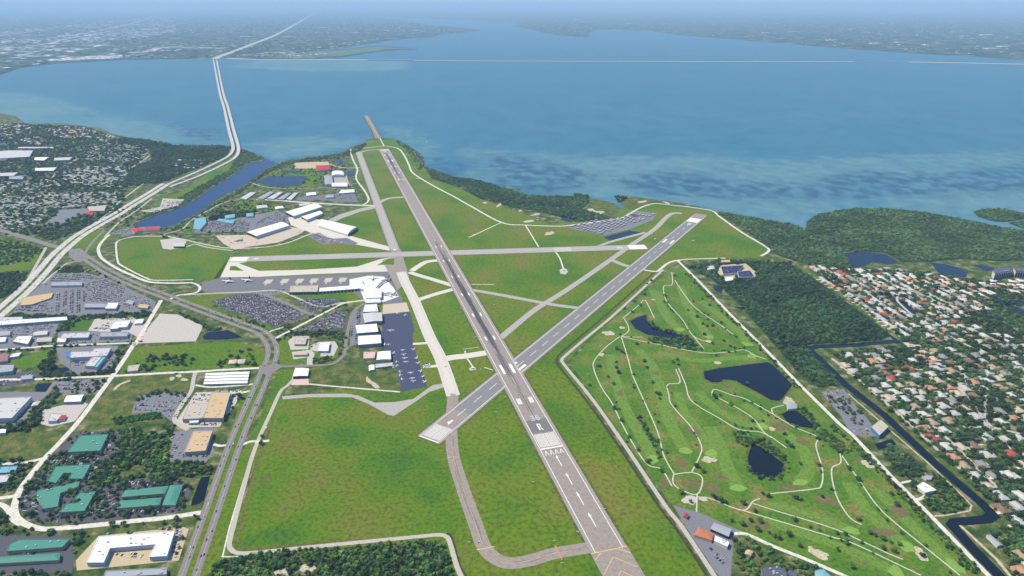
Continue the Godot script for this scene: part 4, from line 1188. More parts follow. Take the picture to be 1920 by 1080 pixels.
func threshold_bars(r: Node3D, o: Vector2, d: Vector2, s0: float, s1: float, half: float, n: int, y: float):
	var step := half * 2.0 / n
	for k in n:
		var t := -half + step * (k + 0.5)
		if n > 6 and (k == n / 2 or k == n / 2 - 1) and n % 2 == 0:
			t += step * (0.12 if k == n / 2 else -0.12)
		lay(r, "threshold_bar", o, d, s0, s1, t - step * 0.24, t + step * 0.24, y, "paint")

func pair(r: Node3D, called: String, o: Vector2, d: Vector2, s0: float, s1: float, t0: float, t1: float, y: float, m := "paint"):
	lay(r, called, o, d, s0, s1, t0, t1, y, m)
	lay(r, called, o, d, s0, s1, -t1, -t0, y, m)

func runway(label: String, a: Array, wide: float, shoulder: float, y: float, m: String, sm: String) -> Array:
	var p := pv(a)
	var o := p[0]
	var d := (p[1] - p[0]).normalized()
	var long := (p[1] - p[0]).length()
	var r := Node3D.new()
	put(r, "runway", label, "runway", "", "structure")
	lay(r, "worn_verge", o, d, -2, long + 2, -wide / 2 - shoulder - 5.0, wide / 2 + shoulder + 5.0, y - 0.08, "fringe")
	lay(r, "shoulder", o, d, 0, long, -wide / 2 - shoulder, wide / 2 + shoulder, y - 0.03, sm)
	lay(r, "pavement", o, d, 0, long, -wide / 2, wide / 2, y, m)
	var n := Vector2(-d.y, d.x) * (wide / 2 + shoulder)
	block(PackedVector2Array([o - n, o + n, p[1] + n, p[1] - n]))
	return [r, o, d, long]

func runways():
	# the main runway, displaced threshold at its near end
	var a := runway("long brown main runway running away from the viewer to the bay", [153.3,-855,-755.4,-4086.8], 50.0, 5.0, 0.24, "runway_brown", "shoulder")
	var r: Node3D = a[0]
	var o: Vector2 = a[1]
	var d: Vector2 = a[2]
	var long: float = a[3]
	var y := 0.27
	pair(r, "edge_line", o, d, 0, long, 22.6, 23.8, y)
	var th: float = o.distance_to(pv([77.8,-1129.1])[0])
	lay(r, "threshold_line", o, d, th - 4, th, -22, 22, y, "paint")
	threshold_bars(r, o, d, th + 3, th + 48, 21.0, 16, y)
	lay(r, "asphalt_patch", o, d, th + 52, th + 100, -22, 22, 0.255, "patch_grey")
	painted(r, "R", o, d, th + 72, 24, 9, 0.262)
	painted(r, "36", o, d, th + 106, 20, 19, 0.262, "paint_worn")
	for k in 4:
		# arrow heads in front of the line
		var t := -15.0 + 10.0 * k
		for s: float in [-1.0, 1.0]:
			var n := Vector2(-d.y, d.x)
			var p0 := o + d * (th - 10) + n * t
			var p1 := o + d * (th - 24) + n * (t + 3.2 * s)
			var g := Geo.new()
			ribbon_geo(g, PackedVector2Array([p0, p1]), 1.3, y)
			part(r, "arrow_head", g.mesh(), M.paint)
	for k in 5:
		var s := th - 62.0 - k * 56.0
		if s < 10:
			continue
		lay(r, "arrow_shaft", o, d, s, s + 25, -0.8, 0.8, y, "paint")
		var n := Vector2(-d.y, d.x)
		var g := Geo.new()
		var tip := o + d * (s + 36)
		var l := o + d * (s + 25) + n * 2.6
		var q := o + d * (s + 25) - n * 2.6
		g.tri(Vector3(tip.x, y, tip.y), Vector3(l.x, y, l.y), Vector3(q.x, y, q.y), Vector3.UP)
		part(r, "arrow_head", g.mesh(), M.paint)
	for k in 3:
		pair(r, "touchdown_bar", o, d, th + 165, th + 188, 9.0 + k * 3.2, 11.2 + k * 3.2, y)
	pair(r, "aiming_bar", o, d, th + 300, th + 345, 8.0, 15.0, y)
	for k in 6:
		pair(r, "touchdown_bar", o, d, th + 480 + k * 150, th + 502 + k * 150, 8.5, 13.0 - k * 0.4, y)
	var s := th + 130.0
	while s < long - 140:
		lay(r, "centre_stripe", o, d, s, s + 30, -0.45, 0.45, y, "paint_worn")
		s += 61.0
	pair(r, "aiming_bar", o, d, long - 360, long - 318, 8.0, 15.0, y)
	for k in 3:
		pair(r, "touchdown_bar", o, d, long - 190 - 0 * k, long - 168, 9.0 + k * 3.2, 11.2 + k * 3.2, y)
	for k in 3:
		pair(r, "touchdown_bar", o, d, long - 500 - k * 150, long - 478 - k * 150, 8.5, 12.5, y)
	threshold_bars(r, o, d, long - 52, long - 8, 21.0, 14, y)
	painted(r, "18", o + d * long, -d, 78, 20, 15, 0.262)
	tyre_marks(r, o, d, th + 60, th + 1300, 3.6, 300, 0.275)
	tyre_marks(r, o, d, long - 900, long - 120, 2.6, 130, 0.275)
	# blast pad with yellow chevrons
	var b := Node3D.new()
	put(b, "blast_pad", "brown blast pad with yellow chevrons at the near runway end", "blast pad", "", "structure")
	lay(b, "pavement", o, d, -190, -1.5, -31, 31, 0.22, "runway_brown")
	lay(b, "yellow_line", o, d, -1.4, 0.2, -31, 31, 0.26, "paint_yellow")
	for k in 5:
		for q: float in [-1.0, 1.0]:
			var n := Vector2(-d.y, d.x)
			var g := Geo.new()
			ribbon_geo(g, PackedVector2Array([o + d * (-16.0 - k * 30.0) , o + d * (-45.0 - k * 30.0) + n * 27.0 * q]), 1.1, 0.25 + 0.004 * q)
			part(b, "chevron_line", g.mesh(), M.paint_yellow)
	for q: float in [-1.0, 1.0]:
		var n := Vector2(-d.y, d.x)
		var g := Geo.new()
		ribbon_geo(g, PackedVector2Array([o + d * (-3.0) + n * 15.0 * q, o + d * (-15.0) + n * 30.0 * q]), 1.1, 0.254)
		part(b, "chevron_line", g.mesh(), M.paint_yellow)
	# the diagonal runway
	a = runway("grey diagonal runway crossing the main one to the upper right", [-165.5,-1152.2,768.7,-2723.6], 47.0, 4.0, 0.20, "runway_grey", "shoulder")
	r = a[0]
	o = a[1]
	d = a[2]
	long = a[3]
	y = 0.225
	pair(r, "edge_line", o, d, 0, long - 40, 21.6, 22.8, y)
	lay(r, "end_line", o, d, 1, 4, -22, 22, y, "paint")
	threshold_bars(r, o, d, 8, 54, 20.0, 14, y)
	lay(r, "asphalt_patch", o, d, 4, 118, -21, 21, 0.212, "runway_brown")
	painted(r, "4", o, d, 74, 18, 8, 0.216)
	s = 100.0
	while s < long - 130:
		lay(r, "centre_stripe", o, d, s, s + 32, -0.6, 0.6, y, "paint")
		s += 62.0
	pair(r, "aiming_bar", o, d, 322, 366, 9.0, 16.0, y)
	pair(r, "aiming_bar", o, d, long - 420, long - 376, 10.0, 17.0, y)
	lay(r, "threshold_block", o, d, long - 120, long - 62, -21, 21, y, "paint")
	painted(r, "22", o + d * long, -d, 150, 20, 15, 0.216)
	lay(r, "blast_pavement", o, d, long - 50, long + 10, -23, 23, 0.212, "runway_brown")
	# the cross runway
	a = runway("pale east to west cross runway behind the terminal", [-946.9,-2192,475.3,-2322.3], 44.0, 5.0, 0.19, "taxi_grey", "shoulder")
	r = a[0]
	o = a[1]
	d = a[2]
	long = a[3]
	y = 0.205
	lay(r, "threshold_block", o, d, 2, 56, -20, 20, y, "paint")
	painted(r, "9", o, d, 84, 18, 9, 0.2)
	pair(r, "aiming_bar", o, d, 320, 365, 8.0, 13.0, y, "paint_worn")
	lay(r, "threshold_block", o, d, long - 64, long - 2, -20, 20, y, "paint")
	painted(r, "27", o + d * long, -d, 96, 18, 15, 0.2)
	lay(r, "white_block", o, d, long - 330, long - 270, -20, 20, y, "paint_worn")
	s = 120.0
	while s < long - 150:
		lay(r, "centre_stripe", o, d, s, s + 30, -0.4, 0.4, y, "paint_worn")
		s += 62.0
	# the old parallel runway, now a taxiway
	a = runway("old narrow runway left of the main runway, now a taxiway", [-888.5,-4008.1,-410.3,-2292.6], 26.0, 5.0, 0.18, "taxi_grey", "shoulder")
	r = a[0]
	o = a[1]
	d = a[2]
	long = a[3]
	s = 80.0
	while s < long - 80:
		lay(r, "centre_stripe", o, d, s, s + 30, -0.4, 0.4, 0.195, "paint_worn")
		s += 90.0
	painted(r, "35", o + d * long, -d, -0.0, 18, 12, 0.19)

# ---------------------------------------------------------------- taxiways and roads

func roads():
	var mp := [-355.7,-2074.9,-329,-1983.5,-280.7,-1839.1,-214.3,-1613.9,-173.6,-1491.7,-129,-1318.9]
	var mo := R("taxiway", "wide concrete taxiway from the terminal down to the diagonal runway", mp, 30.0, 0.175, "taxi_concrete")
	line_on(mo, mp, 0.6, 0.19, "paint_yellow")
	for e in [-9.0, 9.0]:
		var g := Geo.new()
		ribbon_geo(g, offset_line(smooth_line(pv(mp)), e), 7.0, 0.182)
		part(mo, "concrete_lane", g.mesh(), M.taxi_lane)
	var lp := [-129.7,-1327.9,-128.2,-1279.7,-123.9,-1198.8,-111.9,-1100,-88.5,-1008.8,-59,-908,-45,-863.1,-28.3,-839,-5.8,-826.8,27.3,-832.3,69.5,-848.1,140,-863.1]
	var lo := R("taxiway", "brown curved taxiway looping to the near runway end", lp, 24.0, 0.18, "runway_brown")
	streaks_on(lo, lp, 46, 0.186)
	line_on(lo, lp, 0.5, 0.205, "paint_yellow")
	R("taxiway", "pale link from the terminal taxiway to the main runway", [-172.8,-1483.6,-142.9,-1497.2,-116,-1502.7,-91.6,-1511,-59.3,-1522.2], 26.0, 0.165, "taxi_concrete")
	R("taxiway", "upper diagonal link onto the main runway", [-322.8,-2084.4,-301.9,-2138.3,-284.3,-2168.7,-246.7,-2184.2], 22.0, 0.165, "taxi_concrete")
	R("taxiway", "descending diagonal link onto the main runway", [-328.3,-2074.9,-308.8,-2056,-240.8,-2005.7,-178.9,-1957.4], 20.0, 0.162, "taxi_concrete")
	R("taxiway", "rising diagonal link onto the main runway", [-275.5,-1846.9,-229,-1890.6,-169.2,-1936.1], 20.0, 0.165, "taxi_concrete")
	R("taxiway", "pale taxiway from the main runway to the diagonal runway", [-120.2,-1923.5,-79.5,-1906.9,0,-1870.5,114.5,-1816.2,184.2,-1793.7], 18.0, 0.165, "taxi_grey")
	R("taxiway", "long pale taxiway beside the diagonal runway", [694.9,-2742.9,659.9,-2742.9,622.7,-2689.5,542.4,-2526.5,433.6,-2356.2,331.4,-2189.4,196.7,-1974.7,125,-1866.5,59.8,-1771.7,-30.2,-1601.6], 20.0, 0.168, "taxi_grey")
	R("taxiway", "short stub joining the diagonal runway near its far end", [331.4,-2189.4,346.5,-2168.7,364.1,-2143.3,396.2,-2113.5], 20.0, 0.166, "taxi_grey")
	R("taxiway", "curved link between old runway and main runway", [-576.9,-2889.2,-566.1,-2932.3,-536.9,-2981.2,-462.3,-3003.8], 22.0, 0.165, "taxi_grey")
	R("taxiway", "link along the bay end of the runways", [-877.6,-3985,-840.4,-4047.1,-757.4,-4070.9], 26.0, 0.165, "shoulder")
	R("taxiway", "pale strip from the cross runway to the trailer ground", [262.2,-2303.9,302.3,-2326.9,367,-2386.2,500.8,-2486.8], 16.0, 0.16, "taxi_grey")
	R("taxiway", "pale taxiway to the narrow hangars", [-576.1,-2859.7,-647.3,-2863.8,-729.7,-2876.5,-825.2,-2893.5,-948.6,-2923.6,-1044.9,-2949.9,-1122.6,-2958.8], 16.0, 0.16, "taxi_concrete")
	R("taxiway", "short link from the navy ramp to the taxiway, upper one", [-251.1,-1568.4,-208.5,-1574.4], 12.0, 0.16, "taxi_concrete")
	R("taxiway", "short link from the navy ramp to the taxiway, lower one", [-206.2,-1449.1,-175.1,-1454.3], 12.0, 0.16, "taxi_concrete")
	S("taxiway", "disused grey taxiway with a pointed end in the meadow", [-504.7,-1316.7,-447.4,-1325.7,-365.5,-1327.9,-337.7,-1318.9,-297.3,-1290.4,-253.8,-1292.6,-215.2,-1305.6,-190.7,-1346.2,-178.4,-1364.9,-154.9,-1372,-152.2,-1355.5,-183.5,-1334.7,-212.9,-1288.2,-247.6,-1238.2,-259.4,-1242.2,-310.3,-1286.1,-350.3,-1312.3,-443.8,-1312.3,-499.5,-1303.4], 0.14, "taxi_grey")
	for a in [["yellow holding line across the looping taxiway's upper part", [-123.6,-1095,-99.7,-1100], "paint_red"], ["yellow holding line at the looping taxiway's bend", [-55.6,-855,-28,-861.9], "paint_yellow"], ["red holding line near the runway entrance", [68.8,-864.3,77.8,-833.4], "paint_red"]]:
		R("holding_line", a[0], a[1], 1.6, 0.21, a[2], false)
	# expressway at ground level and its interchange
	var ex := [-1649.2,-3249,-1636.1,-3078.6,-1625.4,-2889.2,-1614.3,-2758.5,-1611.9,-2652.5,-1609.7,-2553.6,-1603.9,-2454.6,-1585.8,-2350.3,-1556.1,-2226.5,-1514.8,-2098.9,-1483,-1992.3,-1460.2,-1906.9,-1439.7,-1812.4,-1413.7,-1678.1,-1382.5,-1470.2]
	var e1 := offset_line(smooth_line(pv(ex)), 15.0)
	var e2 := offset_line(smooth_line(pv(ex)), -15.0)
	for k in 2:
		var g := Geo.new()
		ribbon_geo(g, e1 if k else e2, 20.0, 0.34 + 0.004 * k)
		put(inst(g.mesh(), M.bridge), "expressway", ["outer", "inner"][k] + " carriageway of the pale expressway past the interchange", "road", "", "structure")
	traffic(ex, 13.0, 70.0, "expressway")
	traffic(ex, -17.0, 80.0, "expressway")
	R("road", "slip road climbing beside the expressway on the creek side", [-1499.1,-2429.3,-1515.8,-2493.3,-1542.5,-2609.3,-1554.6,-2727.4,-1564.8,-2822.5,-1587.2,-2976.7], 8.0, 0.2, "road_pale")
	R("road", "frontage road left of the expressway", [-1607.6,-2461,-1632.9,-2595.1,-1658.2,-2758.5,-1698.4,-2906.3,-1728.2,-3069,-1761.3,-3259.5], 8.0, 0.2, "road_pale")
	R("road", "wide boulevard from the left edge to the interchange", [-2163.3,-2595.1,-1940.9,-2513.1,-1781.6,-2423.1,-1641.5,-2338.6,-1519.4,-2275.7,-1454.3,-2226.5], 24.0, 0.22, "road")
	R("road", "slip road left of the expressway below the interchange", [-1644.1,-2315.4,-1581.1,-2173.9,-1527.5,-2051.4,-1486.2,-1961.7], 9.0, 0.23, "road_pale")
	R("road", "slip road from the interchange to the dealership", [-1451.1,-2173.9,-1474.6,-2153.4,-1464.7,-2098.9,-1459.7,-2051.4,-1442.2,-1974.7], 7.0, 0.23, "road_pale")
	R("road", "ramp from boulevard up to the creek side", [-1470.3,-2248.1,-1505.8,-2350.3,-1526.6,-2429.3,-1544.7,-2513.1], 10.0, 0.2, "road")
	var hw := [-1519.4,-2275.7,-1427.3,-2194.6,-1323,-2098.9,-1201.8,-2001.2,-1110.3,-1936.1,-986.5,-1854.7,-889.5,-1790,-824,-1746.6,-734.7,-1688.1,-664.8,-1642.3,-625.7,-1595.5,-596.8,-1539.3,-582.9,-1483.6,-576.9,-1426,-567.4,-1346.2,-557,-1252.5,-547.7,-1174.2,-536.3,-1098.3,-514.8,-967.4,-494.4,-842.4,-486.7,-795.8,-475.7,-731.9]
	var h1 := offset_line(smooth_line(pv(hw)), 10.5)
	var h2 := offset_line(smooth_line(pv(hw)), -10.5)
	for k in 2:
		var g := Geo.new()
		ribbon_geo(g, h1 if k else h2, 12.5, 0.25 + 0.004 * k)
		put(inst(g.mesh(), M.road), "road", ["airfield side", "town side"][k] + " carriageway of the divided highway", "road", "", "structure")
		g = Geo.new()
		ribbon_geo(g, offset_line(h1 if k else h2, 0.0), 0.5, 0.27 + 0.004 * k)
		put(inst(g.mesh(), M.paint_worn), "lane_line", "pale lane line along the highway's " + ["airfield", "town"][k] + " side", "road marking", "", "structure")
	traffic(hw, 8.6, 46.0, "divided highway")
	traffic(hw, 12.4, 60.0, "divided highway")
	traffic(hw, -8.6, 46.0, "divided highway")
	traffic(hw, -12.4, 60.0, "divided highway")
	S("road_junction", "paved junction where the airport road meets the highway", [-601.4,-1454.3,-561.6,-1464.8,-542.3,-1451.7,-551.8,-1433.6,-568.6,-1408.4,-595.2,-1428.5], 0.275, "road")
	S("road_junction", "paved junction under the expressway", [-1551.6,-2292.6,-1520.4,-2309.6,-1469.2,-2259.1,-1421.4,-2184.2,-1445.2,-2163.6,-1502.6,-2215.8], 0.28, "road")
	R("road", "white perimeter road curving round the west field", [-1498.5,-2461,-1486.2,-2398.4,-1461.1,-2321.1,-1419,-2248.1,-1372.3,-2189.4,-1285,-2108.6,-1210.8,-2051.4,-1142.2,-2001.2,-1098.9,-1983.5,-1034.5,-1979.1,-990.4,-1983.5], 10.0, 0.18, "road_white")
	R("road", "inner white path round the west field", [-1261.5,-2441.9,-1375.9,-2441.9,-1416.2,-2416.9,-1424.9,-2374.1,-1377.8,-2281.3,-1315.8,-2173.9,-1282.2,-2133.3,-1155.5,-2028.3,-1108.4,-2003.4,-994.2,-2007.9], 6.0, 0.18, "road_white")
	R("road", "looping end of the perimeter road by the terminal", [-990.4,-1983.5,-963.3,-1966,-942.7,-1936.1,-943.1,-1902.8,-986.5,-1882.5,-995.6,-1850.8], 8.0, 0.18, "road_white")
	R("road", "white road in front of the terminal ramp", [-969.4,-1886.5,-887.5,-1898.7,-795.3,-1906.9,-703.8,-1919.3,-622.5,-1858.6,-545.6,-1801.1,-491,-1827.6,-418,-1846.9], 8.0, 0.17, "road_pale")
	R("road", "airport access road past the hangars", [-572.7,-1443.9,-544.8,-1451.7,-488.5,-1454.3,-434.6,-1462.2,-419.8,-1480.9,-413.6,-1516.6,-421.2,-1568.4,-432,-1642.3,-439.9,-1711.8,-443.1,-1768.1,-425.8,-1823.8], 9.0, 0.19, "road")
	R("road", "white diagonal terminal road between car parks", [-609.5,-1583.4,-604.9,-1607.7,-578.8,-1655.1,-540.8,-1725.6,-505,-1790,-484,-1823.8,-430.3,-1846.9], 8.0, 0.185, "road_white")
	R("road", "white exit road above the diagonal terminal road", [-637.1,-1639.1,-621.1,-1655.1,-604.9,-1671.5], 6.0, 0.17, "road_white")
	R("road", "divided road between the two terminal car parks", [-763.5,-1906.9,-713.3,-1874.5,-642.1,-1820,-563.1,-1753.7,-529.8,-1739.5], 12.0, 0.165, "road")
	R("road", "white service track to the navy ramp", [-461.7,-1369.6,-408.6,-1360.2,-334.2,-1348.5,-248.6,-1334.7], 5.0, 0.16, "road_white", false)
	R("road", "pale track beside the depot at the meadow edge", [-497,-1443.9,-497.3,-1418.4,-506.2,-1364.9,-514.5,-1337,-508.6,-1252.5,-502,-1159.5,-493.2,-1088.3,-477.1,-998.5,-459.5,-905.5,-452.3,-870.2,-444.5,-856.1,-430.6,-848.1,-401.6,-849.2,-338,-858.4,-246.9,-871.3,-149.4,-884.5,-119.5,-888.2,-107.1,-884.5,-100,-872.5,-84.2,-819.2,-67.1,-780.4], 8.0, 0.17, "road_pale")
	R("path", "thin pale fence path along the highway verge", [-500.1,-1198.8,-503.6,-1170.5,-493.6,-1075.2,-478.5,-984.2,-465.1,-904.2,-451.8,-840.2,-432.7,-840.2,-387.6,-844.7], 2.5, 0.16, "road_white", false)
	R("ditch", "brown drainage ditch inside the meadow's left edge", [-494.6,-1198.8,-484.4,-1125.7,-475.4,-1051.3,-460.4,-970.2,-448.1,-910.5,-442.1,-879.7,-432.7,-863.1,-413.7,-857.3,-340,-865.4,-240.6,-878.5], 3.5, 0.15, "soil")
	R("ditch", "dark drainage cut beside the meadow track", [-106,-891.8,-96.3,-879.7,-80.3,-822.4,-68.2,-798.9], 4.0, 0.15, "ditch")
	R("road", "pale town road crossing the fields to the green offices", [-1018.6,-1846.9,-993.4,-1739.5,-954.8,-1577.4,-955.5,-1562.5,-938.8,-1483.6,-924.6,-1406,-908.4,-1307.8,-893.9,-1214.3,-888.3,-1139.7,-886.6,-1091.6,-877.8,-1023.7,-868.1,-987,-849,-949.6,-821.7,-922,-777.7,-903,-737.2,-904.2,-682.6,-911.8,-631.4,-920.7,-579.9,-928.5,-521.4,-943], 11.0, 0.2, "road_white")
	R("road", "straight pale street past the grey sheds", [-1341.4,-1519.4,-1274.1,-1536.4,-1150.2,-1559.6,-961.5,-1574.4], 8.0, 0.19, "road_white", false)
	R("road", "pale street below the blue ended warehouse", [-1243.2,-1384,-1173.3,-1388.8,-1088.1,-1391.2,-1007.9,-1398.6,-924.6,-1406,-820.6,-1418.4,-743,-1426,-665.6,-1436.2,-595.4,-1443.9], 9.0, 0.195, "road_white")
	R("road", "short lane to the tan halls", [-740.6,-1423.5,-727.8,-1381.5,-713.6,-1337,-709.7,-1279.7,-700.5,-1226.2,-677.9,-1202.6,-656,-1187.4], 9.0, 0.17, "road_pale")
	R("road", "drive from the highway to the tan halls", [-581.6,-1339.3,-600.5,-1332.4,-627.4,-1334.7], 7.0, 0.17, "road_white")
	R("road", "drive round the striped storage sheds", [-715.9,-1364.9,-671.2,-1355.5,-580.1,-1369.6], 6.0, 0.16, "road_white")
	R("road", "drive from the highway to the lower tan hall", [-546.2,-1141.5,-566.8,-1132.7,-584.5,-1137.9], 7.0, 0.17, "road_white")
	R("road", "drive across the verge to the meadow track", [-530.4,-1132.7,-514.6,-1146.8,-495.7,-1146.8,-479,-1150.4], 7.0, 0.18, "road_white")
	R("road", "lane joining the access road at the left edge", [-926.5,-972.9,-893.2,-978.5,-867.2,-984.2], 9.0, 0.18, "road_white")
	R("road", "curving lane at the bottom left edge", [-926.5,-972.9,-881.9,-961.9,-860.8,-949.6,-832.4,-923.3,-812.4,-911.8], 9.0, 0.182, "road_white")
	R("road", "lane behind the coarse field", [-1016.9,-1072,-921.4,-1078.5,-886.6,-1095], 8.0, 0.18, "road_white")
	R("road", "lane beside the big white warehouse", [-1041.8,-1381.5,-1029.9,-1334.7,-1027.9,-1279.7,-1010.7,-1218.2], 9.0, 0.165, "road")
	R("road", "white perimeter road along the golf course", [425.8,-2094.1,462.7,-2079.7,485.6,-2108.6,511.1,-2148.4,537.7,-2173.9,562,-2179], 9.0, 0.18, "road_white")
	R("road", "pale perimeter road between airfield and golf course", [487.8,-2094.1,361.2,-1878.5,261.3,-1711.8,184.5,-1592.4,130.5,-1505.4,121.4,-1486.3,124.7,-1459.6,174.5,-1305.6,219.2,-1137.9,262.1,-963.2,280.8,-904.2,305.8,-798.9,323.3,-727.3], 8.0, 0.18, "road_pale")
	R("ditch", "dark ditch on the airfield side of the golf perimeter", [470.6,-2094.1,347.4,-1890.6,248.5,-1725.6,171.7,-1601.6,118,-1513.8,109.6,-1483.6,112.6,-1449.1,162,-1296.9,207.8,-1130.9,252.5,-956.4,271,-899.2,295.9,-794.7], 6.0, 0.14, "ditch")
	R("road", "straight white road between golf course and wood", [554.2,-2184.2,579.1,-1996.7,604.1,-1757.3,633.2,-1525,650.8,-1364.9,671.5,-1210.4,681.2,-1166.8,692.3,-1037.3,705.6,-932.4,718.7,-803.1,728.5,-704.8], 8.0, 0.19, "road_white", false)
	R("road", "white road along the airfield's right corner", [538.8,-2179,592.4,-2194.6,721.1,-2205.1], 7.0, 0.185, "road_white", false)
	R("road", "white perimeter road round the runway ends", [-930.9,-4062.9,-855.8,-4127.3,-769.2,-4176.8,-706.3,-4143.7,-656,-4062.9,-594.7,-3851.6,-545.8,-3646.6,-498.7,-3460.8,-378.4,-3217.7,-261.5,-3013,-181.7,-2863.8,-41.9,-2616.4,51.8,-2581.2,185.4,-2567.3,249,-2588.1,426.3,-2667.2,479.5,-2735.1,538,-2822.5,606.6,-2889.2,671.8,-2872.3,821,-2790.1,837.4,-2689.5,863.3,-2493.3,897.5,-2326.9,891.3,-2275.7,849,-2226.5], 9.0, 0.185, "road_white")
	R("road", "white road left of the old runway", [-944,-4094.9,-939.8,-4031.4,-871.2,-3781,-801.7,-3557.7,-763.4,-3346.3,-668.4,-3088.1,-627.4,-2949.9,-633.1,-2872.3], 8.0, 0.18, "road_white")
	R("road", "track out to the bay end pier", [-769.2,-4176.8,-805.9,-4314.4,-844.9,-4460.7], 7.0, 0.18, "road_white")
	R("path", "straight white track to a lone pad near the runway", [-41.9,-2616.4,-157,-2429.3], 5.0, 0.16, "road_white", false)
	R("path", "white track down to the cross runway", [51.8,-2581.2,94.3,-2321.1], 5.0, 0.16, "road_white", false)
	R("path", "white track from the cross runway to a round pad", [151.3,-2264.6,161.9,-2199.9,167.2,-2094.1], 5.0, 0.16, "road_white")
	S("pad", "pale round beacon pad in the grass", [153.4,-2094.1,164.7,-2108.6,176.5,-2103.7,179.6,-2074.9,169.3,-2051.4,154.7,-2060.7], 0.17, "lot_pale")
	R("path", "thin pale track right of the main runway", [-130.9,-1970.3,-55.6,-1968.2], 4.0, 0.16, "road_white", false)
	R("path", "pale track crossing the taxiway stub with a pad at its end", [-116.4,-1530.7,-113.4,-1502.7,-90.8,-1443.9], 3.5, 0.19, "road_white", false)
	R("path", "pale beam of a light bar near the runway", [-122.3,-1539.3,-82.9,-1550.8], 3.0, 0.17, "road_pale", false)
	S("pad", "small pale equipment pad left of the runway crossing", [-102.2,-1443.9,-88.6,-1449.1,-84.1,-1436.2,-98.9,-1431.1], 0.17, "lot_pale")
	R("path", "short pale bar in the grass by the crossing", [-65.7,-1446.5,-43.9,-1433.6], 3.0, 0.16, "road_white", false)
	R("road", "white lane past the isolated field house", [-1281.2,-2441.9,-1208.3,-2410.7,-1132,-2368.2,-1036.9,-2321.1,-974,-2303.9], 6.0, 0.16, "road_white")
	R("road", "lower white lane past the field house", [-1217.5,-2303.9,-1156.9,-2315.4,-1134.1,-2350.3,-1072.3,-2315.4,-973,-2281.3], 5.0, 0.16, "road_white")
	R("road", "white curving road below the northern hangars", [-964.6,-2303.9,-867.2,-2321.1,-805.9,-2368.2,-770.9,-2435.6,-749.4,-2480.3], 6.0, 0.17, "road_white")
	R("road", "pale street along the creek past the blue roofs", [-1309.9,-2461,-1259.4,-2526.5,-1272.5,-2652.5,-1260.1,-2806.2,-1237.8,-2923.6,-1152.2,-2976.7], 6.0, 0.16, "road_pale")
	R("road", "white drive to the red roofed coast hall", [-976.3,-3672.8,-910.1,-3608,-862.5,-3582.7,-792.8,-3595.3], 7.0, 0.16, "road_white")
	R("road", "track past the retention ponds", [-1254.5,-3270.1,-1147.1,-3176.8,-989,-3146.7,-870.3,-3166.7,-759.9,-3117.2], 5.0, 0.15, "road_pale")
	R("road", "sandy road below the golf course's last fairway", [361.1,-890.6,381.5,-889.4,414.9,-863.1,457.1,-834.6,493.3,-807.3,534.4,-775.3], 7.0, 0.16, "road_white")
	R("road", "drive to the white house in the canal wood", [700.3,-1019.2,714.2,-1023.7,733.2,-1026.7], 5.0, 0.16, "road_white")
	R("road", "second drive to the white house in the canal wood", [695.2,-977.1,709.3,-975.7,728.6,-987], 6.0, 0.16, "road_white")
	R("canal_path", "pale towpath along the canal's wood side", [742.7,-1327.9,759.6,-1218.2,781.2,-1078.5,789.2,-991.3,790.2,-959.1,778.3,-945.6,733.1,-935,710.9,-932.4], 3.0, 0.15, "sand", false)
	R("canal_path", "olive bank along the canal's house side", [771.3,-1364.9,797.4,-1236.2,811.6,-1070.4,827.6,-963.2,826,-927.2,802.7,-910.5], 7.0, 0.05, "scrub", false)
	R("canal_path", "green bank of the upper ditch", [937.6,-2148.4,958.3,-2046.7,973.5,-1906.9,989,-1739.5,1002.7,-1601.6], 8.0, 0.05, "lawn", false)
	R("canal_path", "sandy towpath below the canal bend", [741,-910.5,747.8,-867.8,752.8,-833.4,751.4,-806.3,750.1,-780.4], 5.0, 0.12, "sand", false)
	# suburb streets
	for a in [["avenue through the right hand suburb from the lake", [1167.6,-1919.3,1123.7,-1858.6,1112.1,-1812.4,1109,-1722.1,1128.7,-1629.6,1156.4,-1539.3]], ["street crossing the middle of the right suburb", [977.4,-1346.2,1069.4,-1398.6,1134.1,-1403.5,1197.8,-1388.8]], ["street in the right suburb parallel to the canal", [858.7,-1218.2,864.3,-1134.4,864.3,-1051.3,864.4,-1005.8]], ["upper street of the terracotta terraces", [975.9,-2098.9,996.5,-2005.7,1023.7,-1919.3,1036.6,-1782.6]], ["terrace cross street in the upper suburb", [1066.8,-2051.4,1175.4,-2065.4,1260.5,-2065.4]], ["street behind the hotel blocks at the right edge", [1340,-1940.3,1436.8,-1940.3,1535.5,-1919.3,1626.4,-1890.6]], ["cross street in the lower right suburb", [913.2,-1198.8,975.9,-1195,1024.3,-1170.5,1079,-1143.3]], ["steep street in the lower right suburb", [1046.4,-1323.4,986.9,-1238.2,967.5,-1198.8]], ["upper canal side street of the suburb", [777.2,-1491.7,797.7,-1369.6,814.7,-1218.2,823.1,-1117]], ["winding middle street of the suburb", [933.4,-1443.9,994.6,-1418.4,1001.2,-1346.2,979.8,-1218.2,961.5,-1108.4]]]:
		R("road", a[0], a[1], 7.0, 0.14, "road_pale")
	for a in [["street between mobile home rows, upper one", [-2283.9,-3238.5,-2163.3,-3291.6,-1979.4,-3238.5,-1800.7,-3186.9]], ["street between mobile home rows, middle one", [-2269.7,-2994.7,-2102.9,-3069,-1944.6,-3088.1,-1781.6,-3078.6]], ["diagonal lane through the wooded suburb", [-2220.4,-3238.5,-2360,-3620.8,-2400.4,-3837.3,-2447.6,-4111]], ["lane below the coastal wood", [-2294.2,-4000.4,-2235.2,-4160.2,-2179.5,-4210.4]], ["white lane beside the mobile homes", [-1984.2,-3545.3,-2006.6,-3712.7,-2043.1,-3895.1]]]:
